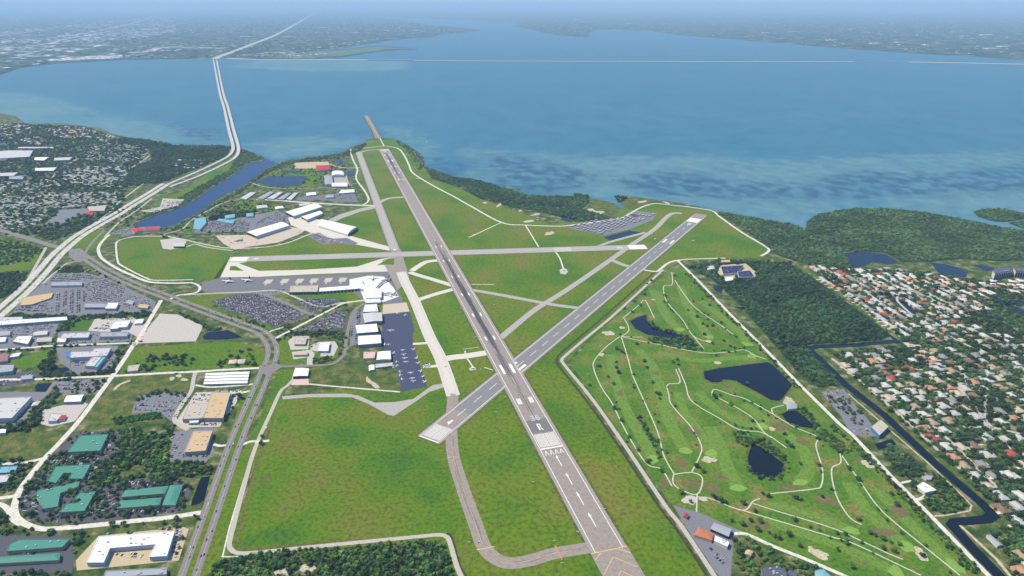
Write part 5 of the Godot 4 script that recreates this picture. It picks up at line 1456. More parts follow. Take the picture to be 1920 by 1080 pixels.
		R("road", a[0], a[1], 8.0, 0.14, "road_pale")

# ---------------------------------------------------------------- golf course

func golf():
	S("golf_course", "green golf course with bare patches and winding paths", [517.8,-2113.5,561.3,-2098.9,575.8,-1983.5,629.3,-1513.8,647.2,-1355.5,677,-1157.7,693,-987,714.4,-798.9,718.6,-722.7,522.6,-750.8,491.5,-803.1,413.2,-858.4,364.2,-889.4,316.1,-940.3,272.1,-967.4,138.2,-1470.2,231.8,-1645.5,376.2,-1874.5], 0.03, "golf", false)
	var fair := [[[423.9,-1919.3,425,-1820,428.3,-1711.8,443.9,-1651.9], 26.0], [[513.3,-1961.7,500.1,-1801.1,503.9,-1694.8,509.8,-1607.7], 24.0], [[547.6,-1839.1,573.9,-1739.5,595.1,-1639.1,594,-1568.4], 22.0], [[312.4,-1539.3,334.3,-1443.9,329.2,-1323.4,324.8,-1218.2,334.4,-1117], 26.0], [[242.2,-1511,236.2,-1418.4,240.4,-1279.7,253.9,-1189.3,267.9,-1091.6], 24.0], [[362.8,-1525,438.5,-1483.6,531.1,-1491.7,586.4,-1502.7], 20.0], [[414.3,-1334.7,429.2,-1279.7,467.9,-1218.2,510.9,-1198.8], 22.0], [[402.2,-1198.8,406.1,-1134.4,400.1,-1059.2,403.7,-1005.8], 26.0], [[499.2,-1283.9,528.4,-1218.2,562.3,-1134.4,548.2,-1059.2,518.6,-1020.7], 24.0], [[441.4,-963.2,504.3,-936.3,532,-916.9,558.8,-898], 20.0], [[605.1,-1020.7,603.7,-956.4,614.3,-904.2,627.2,-861.9], 24.0], [[645.9,-1005.8,657.3,-936.3,667.6,-873.7,678.9,-820.2], 22.0], [[418.9,-923.3,484.1,-885.7,537.2,-850.4,583.4,-809.5], 20.0], [[367,-1334.7,364.8,-1248.4,381.8,-1161.3,383.6,-1108.4], 20.0]]
	for k in fair.size():
		R("fairway", "lighter mown fairway on the golf course, %s from the top" % ordinal(k + 1), fair[k][0], fair[k][1], 0.045 + 0.001 * k, "fairway")
		var e := pv(fair[k][0])
		S("putting_green", "smooth pale putting green ending the %s fairway" % ordinal(k + 1), blob(e[e.size() - 1], 13.0, 10.0, 0.4 * k), 0.1 + 0.001 * k, "green_turf", false)
	var tracks := [[-451.9,-1258.7,-347.8,-1108.4,-243,-984.2,-150,-910.5], [-405.6,-1028.2,-312.5,-1043.5,-193.2,-1028.2,-107.4,-1043.5], [-79.9,-1075.2,-29,-1028.2,36.6,-956.4,78.2,-891.8], [145,-1238.2,184.1,-1108.4,224.3,-984.2,264,-867.8], [-93.4,-1858.6,0,-1711.8,59.1,-1746.6], [-192,-1746.6,-136.1,-1583.4,-93,-1539.3], [-157,-2123.4,0,-2098.9,157,-2123.4], [-437.3,-2906.3,-332.8,-2595.1,-232.8,-2398.4], [-1318.4,-2281.3,-1163.5,-2226.5,-997.1,-2173.9], [790.4,-2595.1,795.5,-2398.4,679.8,-2253.6], [-437.8,-3291.6,-276.2,-2906.3,-121.9,-2526.5,-57.6,-2368.2], [67,-1553.7,96.7,-1369.6,141.3,-1198.8]]
	for k in tracks.size():
		R("wheel_track", "faint worn vehicle track in the airfield grass, %s of them" % ordinal(k + 1), tracks[k], 2.2, 0.075, "fringe")
	var paths := [[307.5,-1729,366.9,-1820,378.6,-1843,388,-1835.3,389.6,-1722.1], [511,-2065.4,489.8,-1966,463.6,-1957.4,449.2,-1878.5,449.4,-1812.4,464.6,-1711.8,470,-1613.9,501.8,-1577.4], [506.6,-2005.7,511.8,-1850.8,524,-1775.3,555.4,-1688.1,576.4,-1623.3], [282.9,-1610.8,345.9,-1577.4,467.6,-1522.2,534.2,-1525,577.3,-1536.4,594.8,-1508.2,616.1,-1486.3], [278.8,-1610.8,233.7,-1547.9,198,-1478.2,193.5,-1426,202.6,-1346.2,215.5,-1290.4,227.7,-1195,250.7,-1080.1,276.6,-1059.2,285.9,-1010.2], [282.5,-1607.7,281.9,-1505.4,279.7,-1418.4,284.1,-1334.7,293.1,-1185.5,289.8,-1100,297.9,-1043.5], [386.1,-1438.8,382.3,-1376.7,352.4,-1367.2,345.7,-1323.4,343.4,-1279.7,364.2,-1198.8,369.7,-1134.4,357.9,-1100,331,-1051.3], [393.6,-1443.9,392.8,-1369.6,389.9,-1296.9,432.1,-1228.2,459.1,-1189.3,499.2,-1179.8,515.8,-1159.5], [438.5,-1318.9,452.9,-1346.2,482,-1323.4,511.1,-1303.4,548.5,-1244.3,575.4,-1196.9,607.3,-1163.2,592.1,-1130.9,574.9,-1059.2,554,-1013.2,535.5,-1002.9,452.4,-989.9], [449.6,-1312.3,498.5,-1238.2,506.7,-1179.8,518.4,-1157.7,533.1,-1125.7], [295,-1043.5,330.6,-1049.7,345.9,-1032.7,325.3,-988.5,298.6,-1002.9,290,-1020.7,295.6,-1042], [323.6,-981.4,345.8,-977.1,392.3,-947,417.9,-970.2,432.2,-977.1], [392.3,-947,474.4,-905.5,517.6,-883.3,546.8,-867.8,617.4,-802.1], [416.1,-964.6,454.4,-943,524.5,-905.5,559.2,-876.1,591.9,-845.8,607,-834.6], [629.4,-1100,628.9,-1067.2,628.1,-1020.7,627.8,-955.1,638.9,-909.3,653.3,-867.8,676.2,-802.1], [629.1,-1108.4,616.9,-1078.5,594,-1062.4,576.9,-1017.7,567,-972.9,567,-929.8,579.2,-911.8], [470,-1613.9,478.5,-1539.3], [282.9,-1610.8,305.2,-1639.1,310.3,-1671.5,307.8,-1711.8,305.1,-1732.5], [548.5,-1244.3,554.2,-1267,583.8,-1279.7], [325.3,-988.5,313.2,-943], [337.6,-1607.7,316.9,-1607.7,282.9,-1610.8]]
	for k in paths.size():
		var g := Geo.new()
		ribbon_geo(g, smooth_line(pv(paths[k]), 5), 2.5, 0.12 + 0.003 * k)
		put(inst(g.mesh(), M.cart_concrete), "cart_path", "pale winding golf cart path, %s one along the course" % ordinal(k + 1), "path", "golf cart paths", "structure")
	# bare and sandy patches
	var spots := [[9,6,"bare"], [6,2.5,"sand"], [8,4,"sand"], [14,8,"sand"], [8,5,"sand"], [12,6,"bare"], [12,5,"bare"], [10,4,"sand"], [8,4,"sand"], [14,5,"sand"], [16,7,"bare"], [18,9,"bare"], [18,9,"bare"], [12,5,"bare"], [20,8,"bare"], [6,4,"sand"], [9,9,"bare"], [8,4,"bare"], [18,6,"bare"], [8,4,"bare"], [14,8,"lot_tan"], [10,8,"sand"], [9,5,"bare"], [10,6,"sand"], [9,8,"sand"], [16,8,"bare"], [12,6,"sand"], [7,5,"sand"], [24,6,"bare"], [8,3,"lot_pale"], [12,7,"lot_pale"], [5,2.5,"sand"], [10,5,"bare"], [10,3,"bare"], [20,6,"bare"], [8,12,"bare"], [7,14,"bare"], [20,5,"bare"], [14,12,"bare"], [3,3,"sand"]]
	var at := pv([239.3,-1327.9,411,-1850.8,292.2,-1664.9,250.8,-1629.6,219.9,-1511,404.1,-1418.4,488.1,-1364.9,492.8,-1470.2,503.4,-1583.4,373.2,-1088.3,315.5,-1078.5,320.7,-1016.2,356.2,-1005.8,381.7,-1035.8,543.5,-1198.8,527.9,-1191.2,570.6,-1150.4,451.4,-1269.1,365.9,-1183.6,576.1,-1357.8,599.2,-1290.4,600.9,-1301.2,654.8,-1086.7,667.5,-1075.2,641.9,-846.9,546.6,-972.9,484.5,-844.7,473.9,-853.8,603.8,-891.8,332.4,-975.7,307.6,-972.9,511,-2065.4,335.7,-1418.4,530.4,-1801.1,405.8,-910.5,265.9,-1228.2,273.7,-1020.7,493.9,-1005.8,660.8,-943,707.5,-1583.4])
	for k in spots.size():
		var sp: Array = spots[k]
		S("bare_patch", "%s patch on the golf course, %s along the paths" % ["sandy" if sp[2] == "sand" else "bare dry", ordinal(k + 1)], blob(at[k], sp[0] * 1.0, sp[1] * 1.7, 0.2), 0.06 + 0.0015 * k, sp[2], false)
	# the same kind of scars elsewhere
	var more := pv([0,-2473.8,129,-2461,139.6,-2473.8,-228.8,-3166.7,-161,-3050.1,-115.1,-2906.3,-56.8,-2863.8,33.2,-2782.2,97.8,-2727.4,63.2,-2630.7,332,-2782.2,362.4,-2758.5,482,-2976.7,566.9,-2923.6,667.4,-2906.3,883.8,-2560.4,-888.1,-1357.8,-751.7,-1388.8,-882.3,-1374.4,-771.5,-1406,-782,-1393.7,-691.5,-1059.2,-451.4,-1020.7,-446.7,-1035.8,-314.2,-1369.6,-330,-1388.8,-530.5,-4332.2,-457.5,-3346.3,-138.9,-2461])
	var size := [[11, 9], [20, 14], [15, 22], [10, 8], [14, 12], [12, 8], [34, 8], [14, 6], [30, 10], [22, 14], [16, 30], [16, 22], [24, 16], [14, 24], [24, 8], [10, 24], [18, 4], [6, 9], [16, 4], [5, 9], [5, 9], [6, 4], [14, 3], [12, 3], [24, 5], [16, 4], [10, 8], [8, 14], [7, 5]]
	var what := ["bare", "bare", "sand", "sand", "sand", "sand", "sand", "sand", "sand", "lot_pale", "sand", "sand", "sand", "sand", "sand", "bare", "sand", "sand", "sand", "sand", "sand", "bare", "soil", "soil", "sand", "sand", "sand", "sand", "lot_pale"]
	for k in more.size():
		S("bare_patch", "pale scar in the airfield scrub, %s of them" % ordinal(k + 1), blob(more[k], size[k][0], size[k][1], 0.3 * k), 0.07 + 0.0015 * k, what[k], false)

# ---------------------------------------------------------------- bridges

func deck(called: String, label: String, a: Array, heights: Array, wide: float, pier_gap: float, pier_low: float) -> Node3D:
	var raw := pv(a)
	var p := smooth_line(raw)
	var hs := []
	for k in p.size():
		var t := float(k) / 6.0
		var i := mini(int(t), heights.size() - 2)
		hs.append(lerpf(heights[i], heights[i + 1], clampf(t - i, 0.0, 1.0)))
	var l := offset_line(p, wide / 2)
	var r := offset_line(p, -wide / 2)
	var root := Node3D.new()
	put(root, called, label, "bridge")
	var g := Geo.new()
	var rail := Geo.new()
	for k in p.size() - 1:
		var q := []
		for j in [k, k + 1]:
			q.append(Vector3(l[j].x, hs[j], l[j].y))
			q.append(Vector3(r[j].x, hs[j], r[j].y))
		var down := Vector3(0, -1.8, 0)
		g.quad(q[0], q[2], q[3], q[1], Vector3.UP)
		g.quad(q[0], q[2], q[2] + down, q[0] + down, q[0] - q[1])
		g.quad(q[1], q[3], q[3] + down, q[1] + down, q[1] - q[0])
		g.quad(q[0] + down, q[2] + down, q[3] + down, q[1] + down, Vector3.DOWN)
		for s in [0, 1]:
			var inw: Vector3 = (q[1 - s] - q[s]).normalized() * 0.5
			var b0: Vector3 = q[s]
			var b1: Vector3 = q[s + 2]
			var up := Vector3(0, 1.1, 0)
			rail.quad(b0 + up, b1 + up, b1 + up + inw, b0 + up + inw, Vector3.UP)
			rail.quad(b0 + inw, b1 + inw, b1 + up + inw, b0 + up + inw, inw)
			rail.quad(b0, b1, b1 + up, b0 + up, -inw)
		if hs[k] < 6.0:
			block(PackedVector2Array([l[k], l[k + 1], r[k + 1], r[k]]))
	part(root, "deck", g.mesh(), M.bridge)
	part(root, "parapet", rail.mesh(), M.bridge)
	var left := 0.0
	var pg := Geo.new()
	pg.box(Vector3(-wide * 0.3, pier_low, 0), Vector3(2.2, 10.0, 2.2))
	pg.box(Vector3(wide * 0.3, pier_low, 0), Vector3(2.2, 10.0, 2.2))
	pg.box(Vector3(0, pier_low + 10.0 - 1.6, 0), Vector3(wide * 0.9, 1.4, 2.0))
	var pm := pg.mesh(M.pier)
	for k in p.size() - 1:
		var d := p[k + 1] - p[k]
		while left < d.length():
			var at := p[k] + d.normalized() * left
			var h := lerpf(hs[k], hs[k + 1], left / d.length())
			if h > 4.5:
				part(root, "pier", pm, null, Vector3(at.x, h - 1.8 - (pier_low + 10.0), at.y), -d.angle() + PI / 2)
			left += pier_gap
		left -= d.length()
	return root

func bridges():
	var left_line := [-4442,-10827,-2833.2,-6930.3,-2362.4,-5819.5,-1931.2,-4777.8,-1716.6,-4271.3,-1624.9,-4038.1,-1588,-3870.8,-1590.2,-3702.3,-1611.3,-3449.7,-1637.8,-3216.5]
	var right_line := [-4394.4,-10827,-2799.7,-6930.3,-2329.6,-5819.5,-1898.5,-4777.8,-1685.6,-4271.3,-1586.6,-4022.3,-1538.5,-3841.7,-1536.9,-3675.5,-1559.5,-3403,-1603.5,-3185.5]
	deck("bridge", "left deck of the long twin bridge crossing the bay", left_line, [8, 8, 8, 8, 8, 7, 4, 1.5, 0.5, 0.42], 19.0, 110.0, -6.0)
	deck("bridge", "right deck of the long twin bridge crossing the bay", right_line, [8, 8, 8, 8, 8, 7, 4, 1.5, 0.5, 0.42], 19.0, 110.0, -6.0)
	R("causeway", "low pale causeway road crossing the far bay, left end", [-4388.2,-11204,-3685.7,-10937,-2559.2,-10916,-2151.4,-10875], 130.0, 1.2, "sand")
	deck("causeway_bridge", "trestle bridge section near the causeway's left end", [-2151.4,-10875,-1829.3,-10854,-1460.7,-10833], [7, 10, 7], 40.0, 260.0, -8.0)
	R("causeway", "low pale causeway strip across the middle of the bay", [-1460.7,-10833,-78.5,-10702,2412.3,-10613,4962.5,-10573], 110.0, 1.2, "sand")
	R("causeway_road", "grey causeway road along the middle strip", [-1464.8,-10864,-78.7,-10732,2418.9,-10642,4975.9,-10603], 30.0, 1.6, "road")
	deck("causeway_bridge", "dark low bridge section near the causeway's right end", [4962.5,-10573,5340.6,-10554,5722.6,-10515], [5, 8, 5], 36.0, 260.0, -8.0)
	R("causeway", "low pale causeway strip reaching the right shore", [5722.6,-10515,6376.1,-10344,7130.6,-10115,9351,-9483], 130.0, 1.2, "sand")

# ---------------------------------------------------------------- buildings

func halls():
	var B := func(called, label, a, h, wall, roof, opt = {}): return building(called, label, "building", a, h, wall, roof, opt)
	B.call("terminal", "long white canopied terminal concourse", [-577.7,-1923.3,-457.2,-1948.8,-451.2,-1919.1,-571.8,-1894.3], 7.0, "wall_white", "roof_white", {"units": 8, "doors": [2, 12], "door_name": "window", "door_mat": "glass"})
	B.call("terminal", "grey terminal block with a beige roof deck", [-668.3,-1937.8,-585.6,-1942.1,-575.9,-1891.9,-658.3,-1887.8], 8.0, "wall_grey", "roof_beige", {"units": 8, "doors": [2, 10], "door_name": "window", "door_mat": "glass"})
	B.call("terminal", "sprawling white terminal wing at the ramp corner", [-494,-1981.2,-467.1,-1994.5,-449.4,-1946.3,-389.4,-1908.4,-378.9,-1847.9,-422.9,-1844,-441.8,-1908.4,-483.8,-1933.5], 8.0, "wall_white", "roof_white", {"units": 10})
	B.call("terminal", "small white arrivals hall below the terminal wing", [-425.6,-1840.8,-383.1,-1844.7,-375.3,-1817.7,-417.2,-1813.9], 6.0, "wall_white", "roof_white", {"units": 3})
	for a in [["bent jet bridge reaching towards the upper airliner", [-408.3,-1932.4,-399.7,-1975.4,-378.5,-2006.6]], ["short jet bridge reaching towards the lower airliner", [-383.6,-1882.8,-362.9,-1890.9,-338.9,-1878.8]]]:
		var p := pv(a[1])
		var root := Node3D.new()
		put(root, "jet_bridge", a[0], "jet bridge", "jet bridges at the terminal")
		root.position = Vector3(p[0].x, 0, p[0].y)
		for k in p.size() - 1:
			var g := Geo.new()
			var q := ribbon_poly(local(PackedVector2Array([p[k], p[k + 1]]), p[0]), 3.6)
			g.prism(q, 3.4, 6.2)
			part(root, "corridor", g.mesh(), M.wall_grey)
			var e := p[k + 1] - p[0]
			g = Geo.new()
			g.box(Vector3(e.x, 0, e.y), Vector3(1.0, 3.4, 1.0))
			part(root, "leg", g.mesh(), M.wall_dark)
	B.call("hangar", "grey roofed hangar nearest the terminal", [-410.2,-1734,-359.3,-1741.1,-348.3,-1686.8,-392.9,-1675.7], 9.0, "wall_grey", "roof_pale", {"style": "gable", "rise": 2.0, "doors": [1, 2]})
	B.call("hangar", "white fronted hall above the grey roofed hangar", [-416.6,-1796.1,-384.2,-1800.3,-370.7,-1750.4,-411.4,-1746.8], 8.0, "wall_white", "roof_white", {"units": 4})
	B.call("hangar", "upper bright white hangar beside the navy ramp", [-413.6,-1657.1,-359.9,-1667,-347.3,-1620.2,-399.3,-1610.4], 10.0, "wall_grey", "roof_white", {"style": "gable", "rise": 1.4, "doors": [1, 2]})
	B.call("hangar", "lower bright white hangar beside the navy ramp", [-393.1,-1593.7,-337.7,-1600.8,-328.2,-1554.7,-383,-1544.5], 10.0, "wall_grey", "roof_white", {"style": "gable", "rise": 1.4, "doors": [1, 2]})
	B.call("hangar", "small white hangar at the navy ramp's left edge", [-329.5,-1511.7,-299,-1517.3,-290.8,-1474.6,-324.9,-1471.7], 7.0, "wall_white", "roof_white", {"style": "gable", "rise": 1.4, "doors": [1, 1]})
	B.call("workshop", "pink roofed workshop beside the small white hangar", [-364.4,-1515.5,-335.6,-1515.5,-332.4,-1483.7,-358.9,-1481], 5.0, "wall_white", "roof_pink", {"units": 2})
	B.call("shed", "little white shed in the grass by the navy ramp", [-339.2,-1449.6,-326.7,-1452.3,-322.4,-1429,-334.3,-1423.9], 4.0, "wall_white", "roof_white", {"style": "gable", "rise": 1.2})
	B.call("shed", "row of low grey shelters below the small hangar", [-325,-1456.7,-285.7,-1464.6,-283.1,-1448.9,-321.7,-1438.5], 3.0, "wall_grey", "roof_pale", {"units": 3})
	B.call("hangar", "long white northern hangar with a dark open end", [-920.6,-2721,-836.5,-2854.3,-791.2,-2800.4,-871.5,-2664], 12.0, "wall_white", "roof_white", {"style": "gable", "rise": 3.0, "open": 3})
	B.call("hangar", "shorter white hangar tucked behind the northern ones", [-838.6,-2659.9,-785.8,-2743.9,-765.1,-2705.2,-805.3,-2616], 11.0, "wall_white", "roof_white", {"style": "gable", "rise": 2.4, "open": 3})
	B.call("hangar", "long white hangar nearest the beige hardstand", [-983.9,-2455.9,-894.8,-2584.2,-850.3,-2539,-933,-2408.4], 12.0, "wall_white", "roof_white", {"style": "gable", "rise": 3.0, "open": 3})
	B.call("hangar", "big white barrel roofed hangar with a dark mouth", [-750.5,-2629.3,-586,-2524.5,-605.9,-2439.4,-743.1,-2551.7], 7.0, "wall_white", "roof_white", {"style": "barrel", "rise": 9.0, "open": 1})
	B.call("hangar", "square grey hangar between the domed hangars", [-926.8,-3371.5,-887.4,-3371.5,-839.5,-3198,-877,-3187.7], 10.0, "wall_white", "roof_grey", {"style": "gable", "rise": 2.0})
	B.call("hangar", "upper white domed hangar near the red roof", [-910,-3458.4,-848.1,-3458.4,-827.2,-3377.1,-890.5,-3377.1], 6.0, "wall_white", "roof_white", {"style": "barrel", "rise": 9.0})
	B.call("hangar", "lower white domed hangar near the grey yard", [-853.8,-3224.6,-783.1,-3224.6,-764.5,-3163,-839,-3163], 6.0, "wall_white", "roof_white", {"style": "barrel", "rise": 8.0})
	B.call("hall", "red roofed hall on the beige coast ramp", [-1029,-3605.6,-960.6,-3612,-925.2,-3511.5,-992.5,-3487.2], 9.0, "wall_white", "roof_red", {"style": "hip", "rise": 4.0})
	B.call("shed", "long white shed beside the weathered ramp", [-780.8,-3103.5,-724.3,-3113.3,-711.7,-3065,-778.6,-3041.3], 6.0, "wall_white", "roof_white", {"style": "gable", "rise": 1.5})
	var n := 0
	for a in [[-1191.7,-2958.1,-1183.6,-3068.8,-1156.2,-3059.3,-1159.7,-2940.3], [-1117,-2958.1,-1102.2,-3078.4,-1077.3,-3068.8,-1086,-2949.2], [-1074.9,-2958.1,-1058,-3068.8,-1036.3,-3068.8,-1041.7,-2949.2], [-1027.7,-2949.2,-1011.3,-3049.8,-994.4,-3049.8,-997,-2940.3], [-985.8,-2949.2,-982.8,-3059.3,-965.9,-3059.3,-959.6,-2931.5]]:
		n += 1
		B.call("hangar", "narrow grey aircraft shed, %s from the creek" % ordinal(n), a, 5.0, "wall_grey", "roof_pale" if n % 2 else "roof_grey", {"style": "gable", "rise": 1.4, "group": "narrow grey aircraft sheds"})
	B.call("hall", "left red roofed building by the creek", [-1439.5,-2507.5,-1422.6,-2534.4,-1384.6,-2494.3,-1407.5,-2468.2], 6.0, "wall_white", "roof_red", {"style": "gable", "rise": 2.0})
	B.call("hall", "long right red roofed building by the creek", [-1400.2,-2534.4,-1348.4,-2541.2,-1327.5,-2500.9,-1380.6,-2494.3], 6.0, "wall_white", "roof_red", {"style": "gable", "rise": 2.0})
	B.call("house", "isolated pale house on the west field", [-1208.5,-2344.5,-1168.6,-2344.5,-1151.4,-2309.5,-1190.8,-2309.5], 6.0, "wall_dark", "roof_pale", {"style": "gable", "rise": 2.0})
	B.call("pavilion", "pale blue roofed pavilion at the water yard", [-1257.1,-2643.9,-1223.9,-2666,-1190.1,-2593.5,-1175.2,-2497.7,-1206.9,-2511], 7.0, "wall_white", "roof_teal", {"units": 4})
	B.call("pavilion", "upper teal roofed pavilion among the trees", [-1155.1,-2691.8,-1124.9,-2714.6,-1108.2,-2669.3,-1138.1,-2647.2], 6.0, "wall_white", "roof_teal", {"style": "hip", "rise": 2.5})
	B.call("pavilion", "left teal roofed pavilion among the trees", [-1163.5,-2647.2,-1128.9,-2639.9,-1121.5,-2603.9,-1158.4,-2618.2], 6.0, "wall_white", "roof_teal", {"style": "hip", "rise": 2.5})
	B.call("pavilion", "right teal roofed pavilion among the trees", [-1126.2,-2632.6,-1094.6,-2632.6,-1082.3,-2582.7,-1118.8,-2596.8], 6.0, "wall_white", "roof_teal", {"style": "hip", "rise": 2.5})
	B.call("pavilion", "outlying teal roofed pavilion by the ball ground", [-1080.1,-2722.3,-1054.5,-2730,-1038.7,-2684.3,-1063.9,-2676.8], 6.0, "wall_white", "roof_teal", {"style": "hip", "rise": 2.5})
	B.call("warehouse", "very long white warehouse at the left edge", [-1403.3,-1686.6,-1213.9,-1717.4,-1200.3,-1696.8,-1384.9,-1660.1], 7.0, "wall_teal", "roof_white", {"units": 10})
	B.call("warehouse", "short white warehouse above the very long one", [-1421.7,-1712.6,-1336.3,-1719.5,-1325.1,-1702.3,-1407.5,-1692.1], 6.0, "wall_grey", "roof_pale", {"units": 4})
	B.call("warehouse", "white cube store by the straight street", [-1260.8,-1567.5,-1266.6,-1594.7,-1231.6,-1597.8,-1213.5,-1552.7], 8.0, "wall_grey", "roof_white", {"units": 3})
	B.call("showroom", "grey car showroom at the dealership", [-1410.2,-1970.3,-1321,-1977.3,-1305.2,-1947,-1396.4,-1942.7], 6.0, "wall_white", "roof_grey", {"units": 6})
	B.call("showroom", "grey service wing in the dealership lot", [-1216.1,-1810.1,-1155.3,-1810.1,-1143.1,-1782.1,-1203.1,-1782.1], 6.0, "wall_white", "roof_grey", {"units": 4, "doors": [2, 9]})
	B.call("showroom", "white service hall at the dealership corner", [-1151.3,-1811.6,-1122.4,-1811.6,-1109.3,-1772.5,-1139.2,-1772.5], 7.0, "wall_white", "roof_white", {"units": 2})
	B.call("hall", "tan walled low building at the expressway side", [-1428,-1854.9,-1396.6,-1878.8,-1359.4,-1895,-1342.7,-1854.9,-1367.4,-1808.6,-1395.9,-1801.1], 3.5, "wall_tan", "roof_tan", {"units": 3})
	B.call("hall", "white hall with a notched corner", [-1064.6,-1682.8,-1026.9,-1692.9,-1016.3,-1651.5,-1036.4,-1648.3,-1034.5,-1641.8,-1053.7,-1638.6], 8.0, "wall_white", "roof_white", {"units": 5})
	B.call("warehouse", "pale grey shed left of the forecourt", [-1160.7,-1613.7,-1096.1,-1621.6,-1084.1,-1590.6,-1154.6,-1587.6], 7.0, "wall_teal", "roof_pale", {"units": 6})
	B.call("warehouse", "white annex beside the pale grey shed", [-1161.5,-1589.6,-1140.1,-1592.6,-1129.8,-1568.5,-1148.3,-1565.5], 6.0, "wall_white", "roof_white", {"units": 2})
	B.call("warehouse", "grey shed right of the forecourt", [-1069.1,-1621.6,-996.9,-1621.6,-989,-1598,-1057,-1594.6], 7.0, "wall_white", "roof_grey", {"units": 5})
	B.call("warehouse", "large stepped white warehouse", [-1078.6,-1507.9,-1028,-1510.7,-1031.5,-1526.2,-992.1,-1529.1,-980.8,-1488.5,-1020.3,-1483.1,-1063.4,-1477.6], 9.0, "wall_white", "roof_pale", {"units": 9})
	B.call("warehouse", "blue end block of the stepped warehouse", [-1087.4,-1505.1,-1079.3,-1507.9,-1064,-1477.6,-1075.6,-1483.1], 9.3, "wall_white", "roof_blue")
	B.call("warehouse", "white oblong office below the stepped warehouse", [-1013.1,-1483.6,-991.2,-1483.6,-983.4,-1437.2,-1006.2,-1439.8], 8.0, "wall_white", "roof_pale", {"units": 4})
	B.call("warehouse", "blue strip roof beside the white oblong office", [-989.9,-1483.6,-980.9,-1483.6,-973,-1432,-980.7,-1434.6], 8.2, "wall_white", "roof_teal")
	B.call("warehouse", "grey shed at the left edge with a teal gable", [-1232.8,-1442.4,-1175.4,-1445,-1160,-1414.2,-1204.5,-1401.8], 8.0, "wall_teal", "roof_grey", {"units": 3})
	B.call("warehouse", "mauve roofed shed at the left edge", [-1275.2,-1502.4,-1228.4,-1502.4,-1209,-1469.8,-1243.2,-1456.5], 6.0, "wall_white", "roof_mauve", {"style": "gable", "rise": 2.0})
	B.call("warehouse", "white shed among parked trucks at left", [-1222.1,-1504.3,-1204.2,-1512.7,-1199.2,-1493.3,-1216.3,-1487.8], 5.0, "wall_white", "roof_white", {"units": 1})
	B.call("warehouse", "biggest white warehouse at the left edge", [-1145.5,-1285.5,-1102.7,-1289.9,-1039.1,-1296.4,-1028.1,-1224.2,-1026.3,-1213.2,-1091.3,-1209.3], 11.0, "wall_white", "roof_pale", {"units": 12})
	B.call("workshop", "white workshop by the access road", [-970.5,-1307.4,-935.8,-1311.8,-927.1,-1284.5,-961.3,-1282.3], 7.0, "wall_grey", "roof_white", {"style": "gable", "rise": 1.5})
	B.call("workshop", "pale workshop with red front", [-962.4,-1239,-936,-1233.9,-934.3,-1211.1,-950.6,-1209.1], 6.0, "wall_white", "roof_pale", {"units": 2})
	B.call("workshop", "small red roofed front office", [-939.7,-1230.5,-928.8,-1234.5,-923.7,-1218.5,-932.3,-1214.6], 5.0, "wall_white", "roof_red", {"style": "gable", "rise": 1.0})
	var gr := "green roofed offices"
	B.call("office", "square green roofed office with a planted slot", [-855.7,-1158.1,-802.6,-1163.6,-788.9,-1108.6,-849.7,-1103.5], 6.0, "wall_tan", "roof_green", {"units": 4, "group": gr})
	B.call("office", "uppermost horseshoe green roof of the cluster", [-844.1,-1059.2,-782.9,-1066.2,-773.6,-1023.9,-799.5,-1023.9,-802.4,-1040.3,-818,-1040.3,-815,-1011.5,-832.4,-1017.5], 6.0, "wall_tan", "roof_green", {"units": 4, "group": gr})
	B.call("office", "big bent green roof in the cluster's middle", [-833.9,-991.6,-774.8,-1016,-769.1,-1001.2,-790.3,-983.9,-773.5,-949.2,-792.8,-943.9,-830.5,-976.8], 6.0, "wall_tan", "roof_green", {"units": 5, "group": gr})
	B.call("office", "green roof with the stepped corner, cluster's lower right", [-756.2,-985.3,-730.9,-988.6,-722,-938.5,-762.8,-934.6,-762.4,-956.6,-744.9,-959.4,-746.5,-967,-757.9,-968.4], 6.0, "wall_tan", "roof_green", {"units": 4, "group": gr})
	B.call("office", "upper long green roof near the dark pond", [-680.1,-991.6,-609.8,-1004.1,-608,-983.9,-677.4,-974], 6.0, "wall_tan", "roof_green", {"style": "hip", "rise": 2.0, "group": gr})
	B.call("office", "upright green roof beside the dark pond", [-607.6,-1005.6,-585.8,-1005.6,-574.9,-953.7,-597.6,-953.7], 6.0, "wall_tan", "roof_green", {"style": "hip", "rise": 2.0, "group": gr})
	B.call("office", "lower long green roof near the access road", [-673.3,-964.3,-607.4,-972.6,-603.1,-953.7,-670.6,-945.2], 6.0, "wall_tan", "roof_green", {"style": "hip", "rise": 2.0, "group": gr})
	B.call("office", "upper green roof in the bottom left corner", [-795.8,-861.7,-788.1,-870.7,-707,-871.9,-708.4,-854.3,-790.1,-845.1], 6.0, "wall_tan", "roof_green", {"units": 4, "group": gr})
	B.call("office", "lower green roof in the bottom left corner", [-801.9,-832.7,-705,-841.7,-697.9,-827.2,-794.4,-819.5], 6.0, "wall_tan", "roof_green", {"style": "hip", "rise": 2.0, "group": gr})
	B.call("office", "pale teal roof at the left edge, upper one", [-964.1,-1056,-915.1,-1060.8,-908.5,-1041.9,-952.1,-1038.8], 6.0, "wall_white", "roof_teal", {"units": 3})
	B.call("office", "pale teal roof at the left edge, lower one", [-946.8,-1031.1,-912.2,-1035.7,-905.7,-1016,-930,-1007.1], 6.0, "wall_white", "roof_pale", {"units": 3})
	B.call("office", "white horseshoe building around a tan court", [-661.9,-874.5,-546.3,-886.9,-534.1,-833.4,-559.8,-831.1,-562.9,-858.4,-630.8,-849.8,-624.4,-819.6,-650,-819.6], 8.0, "wall_white", "roof_white", {"units": 12, "trim": "roof_white"})
